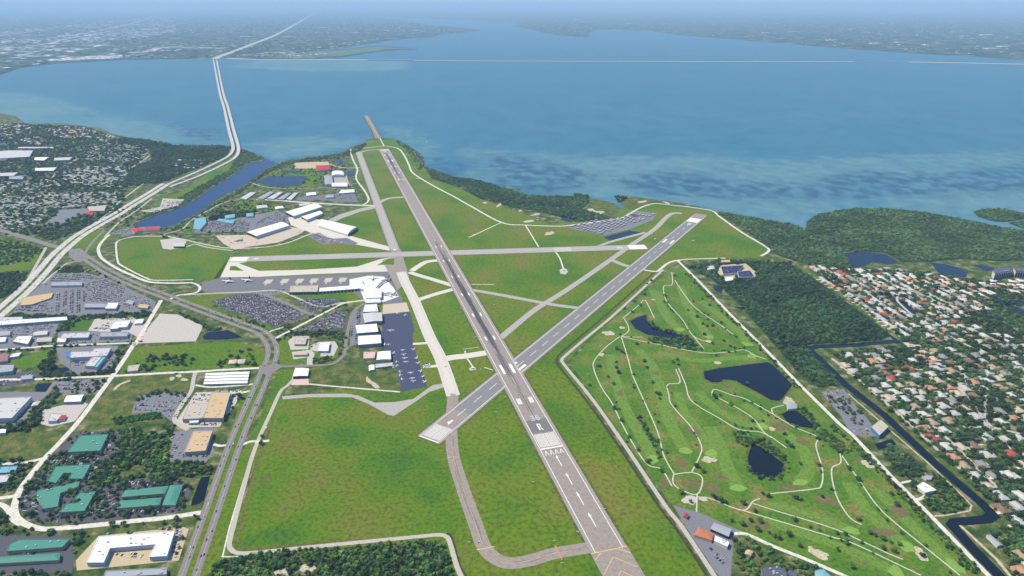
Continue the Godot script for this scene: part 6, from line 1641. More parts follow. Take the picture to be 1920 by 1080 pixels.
	B.call("hall", "long grey hall at the bottom edge", [-613.3,-804.5,-524.5,-810.9,-518.7,-798.1,-609.7,-791.9], 6.0, "wall_white", "roof_grey", {"units": 5})
	var root := Node3D.new()
	put(root, "storage_shed", "striped white storage block of four ridged roofs", "building")
	var q4 := pv([-710.2,-1412.1,-611.4,-1419.6,-597.1,-1363.4,-694.4,-1358.7])
	root.position = Vector3(q4[0].x, 0, q4[0].y)
	block(q4)
	q4 = local(q4, q4[0])
	for k in 4:
		var a0 := q4[0].lerp(q4[3], k / 4.0)
		var a1 := q4[1].lerp(q4[2], k / 4.0)
		var b0 := q4[0].lerp(q4[3], (k + 0.8) / 4.0)
		var b1 := q4[1].lerp(q4[2], (k + 0.8) / 4.0)
		var g := Geo.new()
		g.sides(PackedVector2Array([a0, a1, b1, b0]), 0, 4.2)
		part(root, "wall", g.mesh(), M.wall_grey)
		g = Geo.new()
		var m0 := (a0 + b0) / 2
		var m1 := (a1 + b1) / 2
		g.quad(Vector3(a0.x, 4.2, a0.y), Vector3(a1.x, 4.2, a1.y), Vector3(m1.x, 5.4, m1.y), Vector3(m0.x, 5.4, m0.y), Vector3.UP)
		g.quad(Vector3(b0.x, 4.2, b0.y), Vector3(b1.x, 4.2, b1.y), Vector3(m1.x, 5.4, m1.y), Vector3(m0.x, 5.4, m0.y), Vector3.UP)
		g.tri(Vector3(a0.x, 4.2, a0.y), Vector3(b0.x, 4.2, b0.y), Vector3(m0.x, 5.4, m0.y))
		g.tri(Vector3(a1.x, 4.2, a1.y), Vector3(b1.x, 4.2, b1.y), Vector3(m1.x, 5.4, m1.y))
		part(root, "roof", g.mesh(), M.roof_white)
	B.call("hall", "left pinkish tan hall beside the four lane road", [-688.6,-1271.6,-647.7,-1271.6,-637.3,-1216.3,-676.2,-1212.4], 9.0, "wall_tan", "roof_beige", {"units": 8, "trim": "roof_pale"})
	B.call("hall", "right tan hall beside the four lane road", [-658.1,-1317.5,-617.2,-1317.5,-594.5,-1216.3,-635.1,-1216.3], 9.2, "wall_tan", "roof_tan", {"units": 12, "trim": "roof_pale"})
	B.call("hall", "lower separate tan hall", [-635.1,-1168.4,-598.1,-1170.3,-585,-1104.4,-622.4,-1099.3], 9.0, "wall_tan", "roof_tan", {"units": 9, "trim": "roof_pale"})
	B.call("shed", "small white loading shed between the tan halls", [-662.2,-1216.5,-644.4,-1218.5,-642.8,-1206.7,-659.4,-1204.8], 5.0, "wall_white", "roof_white")
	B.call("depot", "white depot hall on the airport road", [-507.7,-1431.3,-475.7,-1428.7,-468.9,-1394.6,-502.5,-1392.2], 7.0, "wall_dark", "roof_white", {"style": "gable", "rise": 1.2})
	B.call("depot", "beige flat depot by the trees", [-557.3,-1597.7,-525.8,-1597.7,-519.9,-1556.6,-546.7,-1556.6], 5.0, "wall_tan", "roof_beige", {"units": 4})
	B.call("depot", "white square depot by the trees", [-483.9,-1562.6,-460.4,-1565.5,-452.4,-1519.2,-478,-1519.2], 6.0, "wall_white", "roof_white", {"units": 3})
	B.call("depot", "long beige depot by the highway bend", [-535.2,-1516.6,-504.1,-1518.3,-499.6,-1501.6,-532.3,-1499.9], 5.0, "wall_tan", "roof_beige", {"style": "gable", "rise": 1.2})
	B.call("depot", "pale house in the meadow by the pale street", [-909.2,-1447.8,-885.3,-1455.7,-874.9,-1424.7,-897.2,-1419.6], 3.5, "wall_white", "roof_beige", {"units": 2})
	B.call("depot", "house with pink roof near the highway junction", [-680.2,-1477,-663.3,-1479.7,-658.9,-1461,-675.7,-1458.3], 3.5, "wall_white", "roof_pink", {"style": "hip", "rise": 1.6})
	B.call("depot", "pale roofed house beside the pink one", [-660.7,-1479.7,-643.7,-1482.4,-638.6,-1461,-655.4,-1458.3], 3.5, "wall_white", "roof_beige", {"style": "hip", "rise": 1.6})
	var small := [[[-1363.6,-1628.8,-1312.2,-1635.2,-1298.2,-1610,-1344.1,-1600.8], "low grey shed below the very long warehouse", "roof_grey"], [[-1246.7,-1628.8,-1214.5,-1635.2,-1203.6,-1613.1,-1235.5,-1606.9], "pale shed beside the white cube store", "roof_pale"], [[-1214.8,-1591.6,-1180.3,-1597.7,-1168.2,-1573.5,-1204.2,-1570.5], "beige workshop by the straight street", "roof_beige"], [[-1337.7,-1591.6,-1298.1,-1597.7,-1284.5,-1573.5,-1316.8,-1561.6], "white workshop at the left edge of the street", "roof_white"], [[-1017.2,-1701.1,-998.9,-1707.9,-991.3,-1680.8,-1009.7,-1677.5], "small white office beside the notched hall", "roof_white"], [[-1060.5,-1808.6,-1029.5,-1801.1,-1024.7,-1778.8,-1055.4,-1786.2], "tan cabin in the tree shaded dealership corner", "roof_tan"], [[-1109.6,-1839.2,-1085.3,-1827.6,-1079.8,-1804.8,-1103.9,-1816.2], "grey cabin in the dealership corner", "roof_grey"], [[-1128.8,-1397.9,-1104.9,-1402.8,-1096.4,-1385.6,-1120,-1380.8], "grey office on the mauve shed lots", "roof_grey"], [[-1028.2,-1282.3,-1016.3,-1288.8,-1012.3,-1271.7,-1023.3,-1267.5], "small pale store between the left trees", "roof_pale"], [[-1050.8,-1179.9,-1019,-1183.7,-1012.3,-1170.6,-1041.7,-1166.9], "white store at the left edge below the warehouse", "roof_white"], [[-1080.5,-2837.6,-1041,-2854.3,-1023,-2813,-1062.1,-2796.7], "pale shed beside the teal pavilions", "roof_pale"], [[-996.5,-2821.2,-968,-2837.6,-953.5,-2804.8,-981.8,-2788.7], "white caravan shed near the long northern hangar", "roof_white"], [[-1011.7,-2407.9,-992.8,-2420.4,-977.8,-2389.5,-996.5,-2377.3], "little beige hut on the hardstand", "roof_beige"], [[-910,-2871.1,-869.1,-2888.2,-855.4,-2854.3,-895.9,-2837.6], "pale shed on the taxiway behind the northern hangar", "roof_pale"], [[-831.4,-3012.5,-798,-3021.8,-784.7,-2976,-817.7,-2967], "small grey shed on the weathered ramp", "roof_grey"], [[-927.2,-3049.8,-888.9,-3068.8,-874.2,-3021.8,-912,-3003.3], "white shed at the weathered ramp's left end", "roof_white"], [[632.8,-2110.1,658,-2120,653.5,-2090.6,628.7,-2081], "small pale lodge left of the navy compound", "roof_pale"], [[665.3,-2011.1,689.9,-2015.6,683.7,-1988.7,659.3,-1984.2], "white lodge below the navy compound", "roof_white"], [[696.5,-2170.5,726.4,-2175.7,722.2,-2155.2,692.5,-2150.1], "tan lodge above the navy compound", "roof_tan"], [[368.8,-850.8,377.4,-846.2,371.1,-837.1,362.6,-841.6], "small tan house among the bottom right trees", "roof_tan"], [[420.3,-808.7,430.8,-802.3,424.4,-793.9,413.9,-800.2], "grey roofed cabin at the bottom right", "roof_slate"], [[289.9,-934.4,296.5,-931.8,292,-924,285.5,-926.6], "little red hut at the golf yard corner", "roof_red"]]
	for s in small:
		B.call("shed", s[1], s[0], 5.0, "wall_white", s[2], {"style": "gable", "rise": 1.4})
	# the eastern side
	B.call("compound", "navy roofed courtyard block with a white rim, left one", [677.9,-2104.8,754.3,-2117.1,711.6,-2049.7,666.7,-2040.4], 7.0, "wall_white", "roof_navy", {"trim": "roof_white", "units": 5})
	B.call("compound", "navy roofed courtyard block with a white rim, right one", [717.8,-2059.1,762.3,-2071,758.8,-2012.8,706.5,-2010.5], 7.0, "wall_white", "roof_navy", {"trim": "roof_white", "units": 4})
	B.call("apartment_block", "left blue and white apartment block by the lake", [1513,-2037,1538.3,-2060.7,1588.9,-2065.5,1568.5,-2032.3,1501.7,-2009.2], 20.0, "wall_white", "roof_slate", {"units": 5, "doors": [3, 9], "door_name": "window", "door_mat": "glass"})
	B.call("apartment_block", "right blue and white apartment block by the lake", [1594.2,-2060.7,1641.5,-2070.3,1677.2,-2060.7,1650.6,-2027.7,1578.8,-2027.7], 20.0, "wall_white", "roof_slate", {"units": 5, "doors": [3, 9], "door_name": "window", "door_mat": "glass"})
	B.call("hall", "beige roofed hall with a blue front beside the canal", [755.1,-1210.4,758.9,-1185.3,726,-1155.5,724.5,-1185.3], 9.0, "roof_blue", "roof_beige", {"units": 3})
	B.call("house", "large white house in the canal wood", [735.7,-1014.5,746.7,-992.5,723.4,-985.7,718.5,-1002.7], 6.0, "wall_white", "roof_white", {"units": 2})
	B.call("shed", "grey shed behind the large white house", [745.2,-1036.8,765.3,-1034.5,756.1,-1024.6,747.5,-1024.6], 4.0, "wall_white", "roof_grey", {"style": "gable", "rise": 1.0})
	B.call("hall", "terracotta roofed hall at the golf yard", [304.8,-898.7,326.8,-885.1,318.9,-869.5,294,-881.5], 6.0, "wall_tan", "roof_terracotta", {"style": "hip", "rise": 2.4})
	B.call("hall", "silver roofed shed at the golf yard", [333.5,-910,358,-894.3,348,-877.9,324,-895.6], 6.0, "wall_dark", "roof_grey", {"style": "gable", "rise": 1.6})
	B.call("hall", "white roofed hall at the golf yard", [326.9,-879.1,345.2,-865.4,339.8,-855.5,322.3,-868.3], 6.0, "wall_white", "roof_white", {"units": 3})
	B.call("clubhouse", "dark slate roofed building at the bottom right", [379.1,-812,405.8,-814.1,413.6,-800.3,406,-783.7,372.8,-783.7], 7.0, "wall_grey", "roof_slate", {"units": 6})
	B.call("clubhouse", "teal roofed house at the bottom right", [457.2,-804.5,472.2,-807.7,478.3,-789.8,458.7,-784.7], 6.0, "wall_white", "roof_teal", {"style": "hip", "rise": 2.0})
	B.call("clubhouse", "white golf shelter between two ponds", [592.1,-1288.8,609.4,-1277,604.5,-1261.2,582.3,-1256], 5.0, "wall_white", "roof_grey", {"style": "hip", "rise": 1.6})
	B.call("shed", "long silver shed beside the lower canal", [765.9,-882.5,774,-883.7,778.3,-861.5,768.2,-858.8], 4.0, "wall_white", "roof_grey", {"style": "gable", "rise": 1.2})
	# suburb across the expressway
	B.call("warehouse", "big tan roofed store in the left suburb", [-2983.9,-3955.4,-2908.4,-4001.6,-2763.8,-4001.6,-2670.1,-3822.5,-2852,-3766.1], 9.0, "wall_grey", "roof_pale", {"units": 6})
	B.call("warehouse", "white school hall in the left suburb, left one", [-2634.8,-3813.1,-2559.7,-3820.2,-2532.5,-3729.4,-2593.2,-3743.1], 8.0, "wall_grey", "roof_white", {"units": 3})
	B.call("warehouse", "white school hall in the left suburb, right one", [-2517.2,-3798.9,-2430,-3820.2,-2402.2,-3743.1,-2477.7,-3729.4], 8.0, "wall_grey", "roof_pale", {"units": 3})
	B.call("warehouse", "long bright white store in the left suburb", [-2459.5,-3542.4,-2357,-3554.9,-2328.5,-3481.2,-2420.6,-3481.2], 9.0, "wall_teal", "roof_white", {"units": 4})
	B.call("warehouse", "grey shop block at the left suburb's edge, upper", [-2588.7,-3426.2,-2486.8,-3449.7,-2457,-3368.6,-2549,-3368.6], 8.0, "wall_grey", "roof_pale", {"units": 3})
	B.call("warehouse", "grey shop block at the left suburb's edge, lower", [-2470.5,-3357.3,-2406.6,-3380,-2368.8,-3301.9,-2433.3,-3301.9], 8.0, "wall_grey", "roof_grey", {"units": 3})
	B.call("warehouse", "low white row in the left suburb's upper part", [-2929.2,-4120.8,-2720.5,-4120.8,-2695.6,-4080.2,-2902.5,-4080.2], 6.0, "wall_white", "roof_pale")
	B.call("warehouse", "tan yard building below the mobile homes", [-1784.9,-2822.3,-1715.5,-2847.1,-1678.2,-2757.8,-1737.5,-2757.8], 6.0, "wall_tan", "roof_beige", {"units": 3})
	B.call("warehouse", "small red roofed store by the expressway", [-1743.8,-2737.8,-1715.5,-2745.6,-1694,-2699.4,-1717.7,-2691.8], 6.0, "wall_white", "roof_red", {"style": "gable", "rise": 1.5})
	B.call("warehouse", "slate roofed store at the far left edge", [-2885,-3813.1,-2776.8,-3827.3,-2740.2,-3729.4,-2817.3,-3715.8], 8.0, "wall_grey", "roof_slate")
	# long trailers standing in rows
	var rows := [[230.2,-2560.4,334.6,-2470.6], [248.1,-2577.7,354.1,-2483.6], [270.4,-2595.1,370.7,-2503.2], [290.5,-2609.3,387.1,-2519.8], [311.2,-2627.1,405.7,-2536.6], [333.9,-2641.6,422.4,-2553.6], [360.6,-2652.5,437.8,-2574.2], [395.5,-2659.8,457.6,-2595.1], [427.3,-2674.6,481.3,-2612.8], [455.8,-2693.3,505.9,-2634.3], [479.6,-2667.2,530.9,-2656.2], [520.5,-2719.8,562.6,-2689.5], [550.7,-2742.9,581.2,-2719.8]]
	var list := []
	var tm := Geo.new()
	tm.box(Vector3(0, 0.5, 0), Vector3(14, 3.0, 4.4))
	var top := Geo.new()
	hip(top, Vector2.ZERO, 14.6, 4.9, 3.5, 0.5)
	var wheels := Geo.new()
	for s: float in [-3.0, -1.6, 1.6, 3.0]:
		wheels.box(Vector3(s, 0, 1.6), Vector3(0.9, 0.55, 0.4))
		wheels.box(Vector3(s, 0, -1.6), Vector3(0.9, 0.55, 0.4))
	var wm := tm.mesh(M.wall_grey)
	var rm := top.mesh(M.roof_pale)
	var sm := wheels.mesh(M.tyre)
	for k in rows.size():
		var p := pv(rows[k])
		var d := p[1] - p[0]
		var s := 0.0
		while s < d.length():
			var at := p[0] + d.normalized() * s + Vector2(rng.randf_range(-1, 1), rng.randf_range(-1, 1))
			s += rng.randf_range(13.0, 17.0)
			if rng.randf() < 0.12:
				continue
			var t := Node3D.new()
			put(t, "storage_trailer", "white storage trailer on the lot by the cross runway", "trailer", "white trailers on the storage ground")
			t.position = Vector3(at.x, 0.1, at.y)
			t.rotation.y = -d.angle() + (PI / 2 if k > 6 else PI * 0.42)
			part(t, "body", wm)
			part(t, "roof", rm)
			part(t, "wheels", sm)
			list.append([t, "white trailer in the %s storage row" % ordinal(k + 1), at])
	single_out(list)

# ---------------------------------------------------------------- aircraft

func make_light_plane(low_wing: bool, twin: bool) -> Node3D:
	var t := Node3D.new()
	var g := Geo.new()
	g.loft([[Vector3(0, 1.2, -3.6), 0.12, 0.12], [Vector3(0, 1.25, -3.2), 0.45, 0.45], [Vector3(0, 1.35, -1.6), 0.62, 0.65], [Vector3(0, 1.45, 0.2), 0.62, 0.75], [Vector3(0, 1.4, 2.0), 0.36, 0.42], [Vector3(0, 1.45, 4.2), 0.12, 0.16]], 8)
	part(t, "fuselage", g.mesh(), M.plane_white)
	g = Geo.new()
	var wy := 0.95 if low_wing else 2.15
	for s: float in [-1.0, 1.0]:
		g.slab([Vector3(0, wy, -1.5), Vector3(5.6 * s, wy + 0.25, -1.1), Vector3(5.6 * s, wy + 0.25, -0.1), Vector3(0, wy, 0.15)], 0.18)
	part(t, "wing", g.mesh(), M.plane_white)
	g = Geo.new()
	for s: float in [-1.0, 1.0]:
		g.slab([Vector3(0, 1.5, 3.3), Vector3(1.8 * s, 1.5, 3.6), Vector3(1.8 * s, 1.5, 4.3), Vector3(0, 1.5, 4.3)], 0.1)
	part(t, "tailplane", g.mesh(), M.plane_white)
	g = Geo.new()
	g.quad(Vector3(0.05, 1.5, 3.1), Vector3(0.05, 1.5, 4.4), Vector3(0.05, 2.9, 4.6), Vector3(0.05, 2.9, 4.0), Vector3.RIGHT)
	g.quad(Vector3(-0.05, 1.5, 3.1), Vector3(-0.05, 1.5, 4.4), Vector3(-0.05, 2.9, 4.6), Vector3(-0.05, 2.9, 4.0), Vector3.LEFT)
	part(t, "fin", g.mesh(), M.plane_blue)
	g = Geo.new()
	g.box(Vector3(0, 1.85, -0.7), Vector3(1.0, 0.35, 1.5))
	part(t, "canopy", g.mesh(), M.glass)
	for x in ([-1.9, 1.9] if twin else [0.0]):
		if twin:
			g = Geo.new()
			g.loft([[Vector3(x, wy + 0.1, -2.5), 0.2, 0.2], [Vector3(x, wy + 0.1, -2.0), 0.36, 0.34], [Vector3(x, wy + 0.05, 0.3), 0.16, 0.2]], 8)
			part(t, "engine", g.mesh(), M.plane_white)
		g = Geo.new()
		g.box(Vector3(x, (wy - 0.75) if twin else 0.35, -2.56 if twin else -3.66), Vector3(0.14, 1.7, 0.06))
		part(t, "propeller", g.mesh(), M.plane_dark)
	g = Geo.new()
	for w in [Vector3(0, 0, -2.6), Vector3(-1.1, 0, 0), Vector3(1.1, 0, 0)]:
		g.box(w, Vector3(0.18, 0.45, 0.45))
		g.box(w + Vector3(0, 0.4, 0), Vector3(0.08, 0.7, 0.08))
	part(t, "wheels", g.mesh(), M.tyre)
	return t

func make_airliner() -> Node3D:
	var t := Node3D.new()
	var g := Geo.new()
	g.loft([[Vector3(0, 3.3, -17.5), 0.1, 0.1], [Vector3(0, 3.4, -16.6), 1.0, 1.0], [Vector3(0, 3.7, -14.5), 1.75, 1.8], [Vector3(0, 3.8, -12), 1.95, 2.0], [Vector3(0, 3.8, 7), 1.95, 2.0], [Vector3(0, 4.4, 13), 1.2, 1.3], [Vector3(0, 4.9, 18), 0.3, 0.35]], 14)
	part(t, "fuselage", g.mesh(), M.plane_white)
	for s: float in [-1.0, 1.0]:
		g = Geo.new()
		g.slab([Vector3(1.2 * s, 2.9, -4.5), Vector3(16.8 * s, 4.1, 4.6), Vector3(16.8 * s, 4.1, 6.3), Vector3(1.2 * s, 2.9, 3.6)], 0.5)
		part(t, "wing", g.mesh(), M.plane_white)
		g = Geo.new()
		g.loft([[Vector3(5.6 * s, 2.1, -4.4), 0.95, 0.95], [Vector3(5.6 * s, 2.1, -3.0), 1.15, 1.15], [Vector3(5.6 * s, 2.2, 0.6), 0.7, 0.7]], 10)
		part(t, "engine", g.mesh(), M.plane_white)
		g = Geo.new()
		g.slab([Vector3(0.6 * s, 5.2, 13.4), Vector3(6.2 * s, 5.5, 17.0), Vector3(6.2 * s, 5.5, 18.2), Vector3(0.6 * s, 5.2, 16.8)], 0.3)
		part(t, "tailplane", g.mesh(), M.plane_white)
	g = Geo.new()
	for s: float in [-0.2, 0.2]:
		g.quad(Vector3(s, 5.3, 10.6), Vector3(s, 5.0, 17.0), Vector3(s, 11.6, 19.0), Vector3(s, 11.6, 16.6), Vector3(s, 0, 0))
	g.quad(Vector3(-0.2, 5.3, 10.6), Vector3(0.2, 5.3, 10.6), Vector3(0.2, 11.6, 16.6), Vector3(-0.2, 11.6, 16.6), Vector3(0, 0, -1))
	part(t, "fin", g.mesh(), M.plane_blue)
	g = Geo.new()
	g.box(Vector3(0, 4.2, -16.2), Vector3(1.7, 0.5, 1.2))
	part(t, "windscreen", g.mesh(), M.glass)
	g = Geo.new()
	for w in [Vector3(0, 0, -13), Vector3(-2.8, 0, 1), Vector3(2.8, 0, 1)]:
		g.box(w, Vector3(0.8, 1.1, 1.2))
		g.box(w + Vector3(0, 0.9, 0), Vector3(0.25, 1.9, 0.25))
	part(t, "wheels", g.mesh(), M.tyre)
	return t

func make_transport() -> Node3D:
	var t := Node3D.new()
	var g := Geo.new()
	g.loft([[Vector3(0, 2.8, -15), 0.2, 0.2], [Vector3(0, 2.8, -14), 1.2, 1.1], [Vector3(0, 2.9, -11), 2.1, 2.2], [Vector3(0, 2.9, 5), 2.1, 2.3], [Vector3(0, 4.0, 11), 1.2, 1.2], [Vector3(0, 4.8, 15), 0.3, 0.3]], 12)
	part(t, "fuselage", g.mesh(), M.plane_white)
	g = Geo.new()
	for s: float in [-1.0, 1.0]:
		g.slab([Vector3(0, 5.3, -5), Vector3(20 * s, 5.8, -4), Vector3(20 * s, 5.8, -1.2), Vector3(0, 5.3, 0.4)], 0.6)
	part(t, "wing", g.mesh(), M.plane_white)
	for x: float in [-10.4, -5.2, 5.2, 10.4]:
		g = Geo.new()
		g.loft([[Vector3(x, 4.9, -8.2), 0.3, 0.3], [Vector3(x, 4.9, -7.4), 0.65, 0.8], [Vector3(x, 4.9, -1.5), 0.4, 0.5]], 8)
		part(t, "engine", g.mesh(), M.plane_white)
		g = Geo.new()
		g.box(Vector3(x, 2.9, -8.3), Vector3(0.35, 4.0, 0.1))
		g.box(Vector3(x, 4.75, -8.35), Vector3(4.0, 0.35, 0.1))
		part(t, "propeller", g.mesh(), M.plane_dark)
	g = Geo.new()
	for s: float in [-1.0, 1.0]:
		g.slab([Vector3(0, 5.2, 10.5), Vector3(7.8 * s, 5.2, 12.0), Vector3(7.8 * s, 5.2, 14.2), Vector3(0, 5.2, 15.4)], 0.4)
	part(t, "tailplane", g.mesh(), M.plane_dark)
	g = Geo.new()
	for s: float in [-0.25, 0.25]:
		g.quad(Vector3(s, 5.2, 8.0), Vector3(s, 5.2, 15.4), Vector3(s, 11.8, 15.6), Vector3(s, 11.8, 12.6), Vector3(s, 0, 0))
	part(t, "fin", g.mesh(), M.plane_dark)
	g = Geo.new()
	for w in [Vector3(0, 0, -10), Vector3(-2, 0, 0), Vector3(2, 0, 0)]:
		g.box(w, Vector3(0.7, 1.3, 1.8))
	part(t, "wheels", g.mesh(), M.tyre)
	return t

func aeroplanes():
	var spots := pv([-318.3,-1751.9,-294.6,-1741.3,-271.7,-1533.5,-265.4,-1508.2,-260.4,-1491.7,-255.1,-1472.8,-290.9,-1516.6,-311.1,-1564,-245.7,-1537.8,-231.7,-1490.3,-225,-1467.5,-214.3,-1427.3,-205.6,-1401,-236.4,-1419.4,-229.2,-1393.7,-224.8,-1379.1,-262,-1424.7,-259,-1408.4,-251.8,-1388.8,-276.9,-1472.8,-272.8,-1454.3,-320.3,-1562.5,-280.9,-1449.1,-199.3,-1379.1])
	var turns := [100, 80, 10, 8, 12, 5, 70, 95, 250, 262, 255, 265, 258, 20, 10, 5, 100, 95, 105, 85, 80, 96, 88, 250]
	var proto := [make_light_plane(false, false), make_light_plane(true, false), make_light_plane(true, true)]
	var list := []
	for k in spots.size():
		var t: Node3D = proto[k % 3].duplicate()
		put(t, "light_aircraft", "", "aircraft", "light aircraft on the navy ramp")
		t.position = Vector3(spots[k].x, 0.155, spots[k].y)
		t.rotation_degrees.y = turns[k] + rng.randf_range(-6, 6)
		t.scale = Vector3.ONE * rng.randf_range(1.05, 1.3)
		list.append([t, ["white high wing light aircraft on the navy ramp", "white low wing light aircraft on the navy ramp", "white twin engined light aircraft on the navy ramp"][k % 3], spots[k]])
	single_out(list)
	var far := pv([-318.6,-1643.9,-206.2,-1449.1,-199.2,-1454.3,-662.1,-2392.3,-639.8,-2380.2,-614,-2368.2,-698.5,-2398.4,-801.2,-2486.8,-921,-2368.2,-1010.2,-2350.3])
	var words := ["large white twin parked alone on the navy ramp", "white business aircraft on the short lower link", "second white aircraft beside the short lower link", "left aircraft on the dark old ramp", "middle aircraft on the dark old ramp", "right aircraft on the dark old ramp", "aircraft beside the northern shed car park", "aircraft on the pale hangar ramp", "aircraft near the long hangar's hardstand", "dark helicopter sized aircraft on the beige hardstand"]
	words[9] = "small aircraft on the beige hardstand"
	for k in far.size():
		var t: Node3D = proto[2 if k < 3 else k % 2].duplicate()
		put(t, "light_aircraft", words[k], "aircraft")
		t.position = Vector3(far[k].x, 0.17, far[k].y)
		t.rotation_degrees.y = [0, 80, 260, 60, 70, 65, 30, 120, 90, 45][k]
		t.scale = Vector3.ONE * (1.7 if k < 3 else 1.3)
	for p in proto:
		p.free()
	var air := make_airliner()
	var a := pv([-435.2,-2014.7,-394.5,-2001.2,-360.3,-1882.5])
	for k in 3:
		var t: Node3D = air.duplicate()
		put(t, "airliner", ["white airliner parked nose in at the upper gate", "white airliner at the ramp corner beside the bent jet bridge", "white airliner at the lower gate beside the terminal wing"][k], "airliner", "airliners at the terminal")
		t.position = Vector3(a[k].x, 0.17, a[k].y)
		t.rotation_degrees.y = [184, 140, 95][k]
	air.free()
	var tr := make_transport()
	a = pv([-876.9,-1987.9,-820.7,-1996.7])
	for k in 2:
		var t: Node3D = tr.duplicate()
		put(t, "transport_aircraft", ["white four engined transport with dark tail, left one", "white four engined transport with dark tail, right one"][k], "aircraft", "transport aircraft on the ramp")
		t.position = Vector3(a[k].x, 0.17, a[k].y)
		t.rotation_degrees.y = [172, 168][k]
	tr.free()
	# beige parking stands let into the ramp
	var st := pv([-755.1,-1983.5,-705.5,-1987.9,-659.9,-1990.1,-616,-1992.3,-572.5,-1996.7,-528.3,-1999])
	for k in st.size():
		var root := Node3D.new()
		put(root, "parking_stand", "beige concrete aircraft stand, %s from the left" % ordinal(k + 1), "stand", "aircraft stands", "structure")
		lay(root, "slab", st[k], Vector2(0, 1), -26, 8, -11, 11, 0.165, "apron_beige")
		lay(root, "stem", st[k], Vector2(0, 1), 8, 24, -2.5, 2.5, 0.165, "apron_beige")

# ---------------------------------------------------------------- homes

func homes():
	var canal := 82.0
	plots([994.3,-1559.6,1063.4,-1539.3,1160.8,-1525,1318.5,-1470.2,844,-822.4,828.8,-923.3,827.2,-977.1,802.4,-1195,788.9,-1403.5,785.5,-1511], canal, 68.0, 29.0, 0.86, "house", "the bending canal")
	plots([1074.4,-1711.8,1061.3,-1583.4,1342.3,-1502.7,1401.4,-1583.4,1248.1,-1620.1,1219.6,-1711.8,1182.1,-1801.1], canal, 66.0, 29.0, 0.86, "house", "the olive fairway")
	plots([966.9,-2133.3,1103.2,-2094.1,1213.9,-2108.6,1320.9,-2051.4,1392.5,-2001.2,1439.6,-1919.3,1325.6,-1764.5,1223.7,-1718.6,1188.3,-1812.4,1092.6,-1718.6,1053.9,-1620.1,1005.9,-1607.7,985.4,-1835.3,963.3,-2005.7], canal, 54.0, 21.0, 0.9, "house", "the suburban lake")
	plots([1509.3,-2028.3,1710.7,-2005.7,1632.4,-1898.7,1463.4,-1906.9,1434.1,-1961.7], 10.0, 60.0, 26.0, 0.7, "house", "the apartment blocks")
	plots([812.3,-891.8,836.1,-811.6,771,-722.7,758.9,-770.3,762.1,-822.4], canal, 60.0, 24.0, 0.7, "house", "the lower canal")
	plots([-2360,-2923.6,-2245.2,-2958.8,-2018.3,-3069,-1776.6,-3069,-1700.8,-2897.7,-1802.8,-2838.9,-1918,-2806.2,-2251.6,-2774.2], 4.0, 34.0, 15.0, 0.97, "mobile home", "the dense rows above the yards", 0.1)
	plots([-2285.8,-3496.6,-2219.5,-3620.8,-2036.9,-3620.8,-1882.3,-3346.3,-1827.6,-3166.7,-2037.6,-3207.4,-2181.5,-3313.3], 12.0, 40.0, 17.0, 0.9, "mobile home", "the middle clearing", 0.15)
	plots([-2521.3,-4047.1,-2491.1,-4279.2,-2179.4,-4176.8,-2030,-3837.3,-2091.7,-3699.3,-2324.1,-3781], 10.0, 60.0, 22.0, 0.8, "mobile home", "the coastal lanes", 0.2)
	plots([-2560.2,-3270.1,-2331.7,-3313.3,-2215.5,-3335.2,-2093.7,-3166.7,-2175.4,-3069,-2351.4,-2976.7], 6.0, 48.0, 19.0, 0.6, "mobile home", "the shop blocks", 0.3)
	plots([-2196.3,-2758.5,-1930.4,-2790.1,-1830.5,-2595.1,-1868.8,-2526.5,-2040.9,-2540], 8.0, 40.0, 17.0, 0.75, "mobile home", "the boulevard", 0.2)
	plots([-4072.1,-5176,-3491.7,-5007,-3300,-4826.1,-3090.5,-4498.7,-3571.2,-4498.7], 10.0, 90.0, 30.0, 0.7, "house", "the left shore")
	plots([-3235.7,-4870.1,-2995.4,-4870.1,-2558.2,-4498.7,-2465.2,-4386.4,-2523.9,-4279.2,-2636.6,-4423.3,-2946.9,-4460.7], 15.0, 90.0, 28.0, 0.8, "house", "the left shore point")
	plots([-3543.1,-4460.7,-2998,-4460.7,-2809.1,-4210.4,-3358,-4210.4], 8.0, 90.0, 30.0, 0.6, "house", "the left meadow")
	plots([-1871,-3781,-1666.3,-3781,-1625.9,-3545.3,-1747.3,-3570.1], 20.0, 90.0, 30.0, 0.5, "house", "the coastal wood")
	var wall := []
	var roof := []
	for k in 3:
		wall.append(house_walls(k))
		roof.append(house_roof(k))
	var tones := [["white", tone(220, 217, 210)], ["pale grey", tone(204, 202, 198)], ["grey", tone(160, 158, 156)], ["beige", tone(214, 198, 172)], ["tan", tone(190, 162, 132)], ["brown", tone(150, 118, 96)], ["terracotta", tone(210, 152, 120)], ["red", tone(182, 92, 76)]]
	var odds := [0, 0, 0, 0, 1, 1, 1, 1, 2, 2, 3, 3, 3, 4, 4, 5, 6, 7]
	var roof_mats := []
	for t in tones:
		roof_mats.append(mat("house_" + t[0], t[1], 0.85, T.streak, 19.0, T.fine, 3.1))
	var box := Geo.new()
	box.box(Vector3.ZERO, Vector3(17, 3.0, 6.4))
	var mwall := box.mesh()
	var mg := Geo.new()
	for s: float in [-1.0, 1.0]:
		mg.quad(Vector3(-8.8, 2.95, 3.5 * s), Vector3(8.8, 2.95, 3.5 * s), Vector3(8.8, 3.8, 0), Vector3(-8.8, 3.8, 0), Vector3.UP)
	mg.tri(Vector3(-8.7, 2.95, -3.3), Vector3(-8.7, 2.95, 3.3), Vector3(-8.7, 3.78, 0), Vector3.LEFT)
	mg.tri(Vector3(8.7, 2.95, -3.3), Vector3(8.7, 2.95, 3.3), Vector3(8.7, 3.78, 0), Vector3.RIGHT)
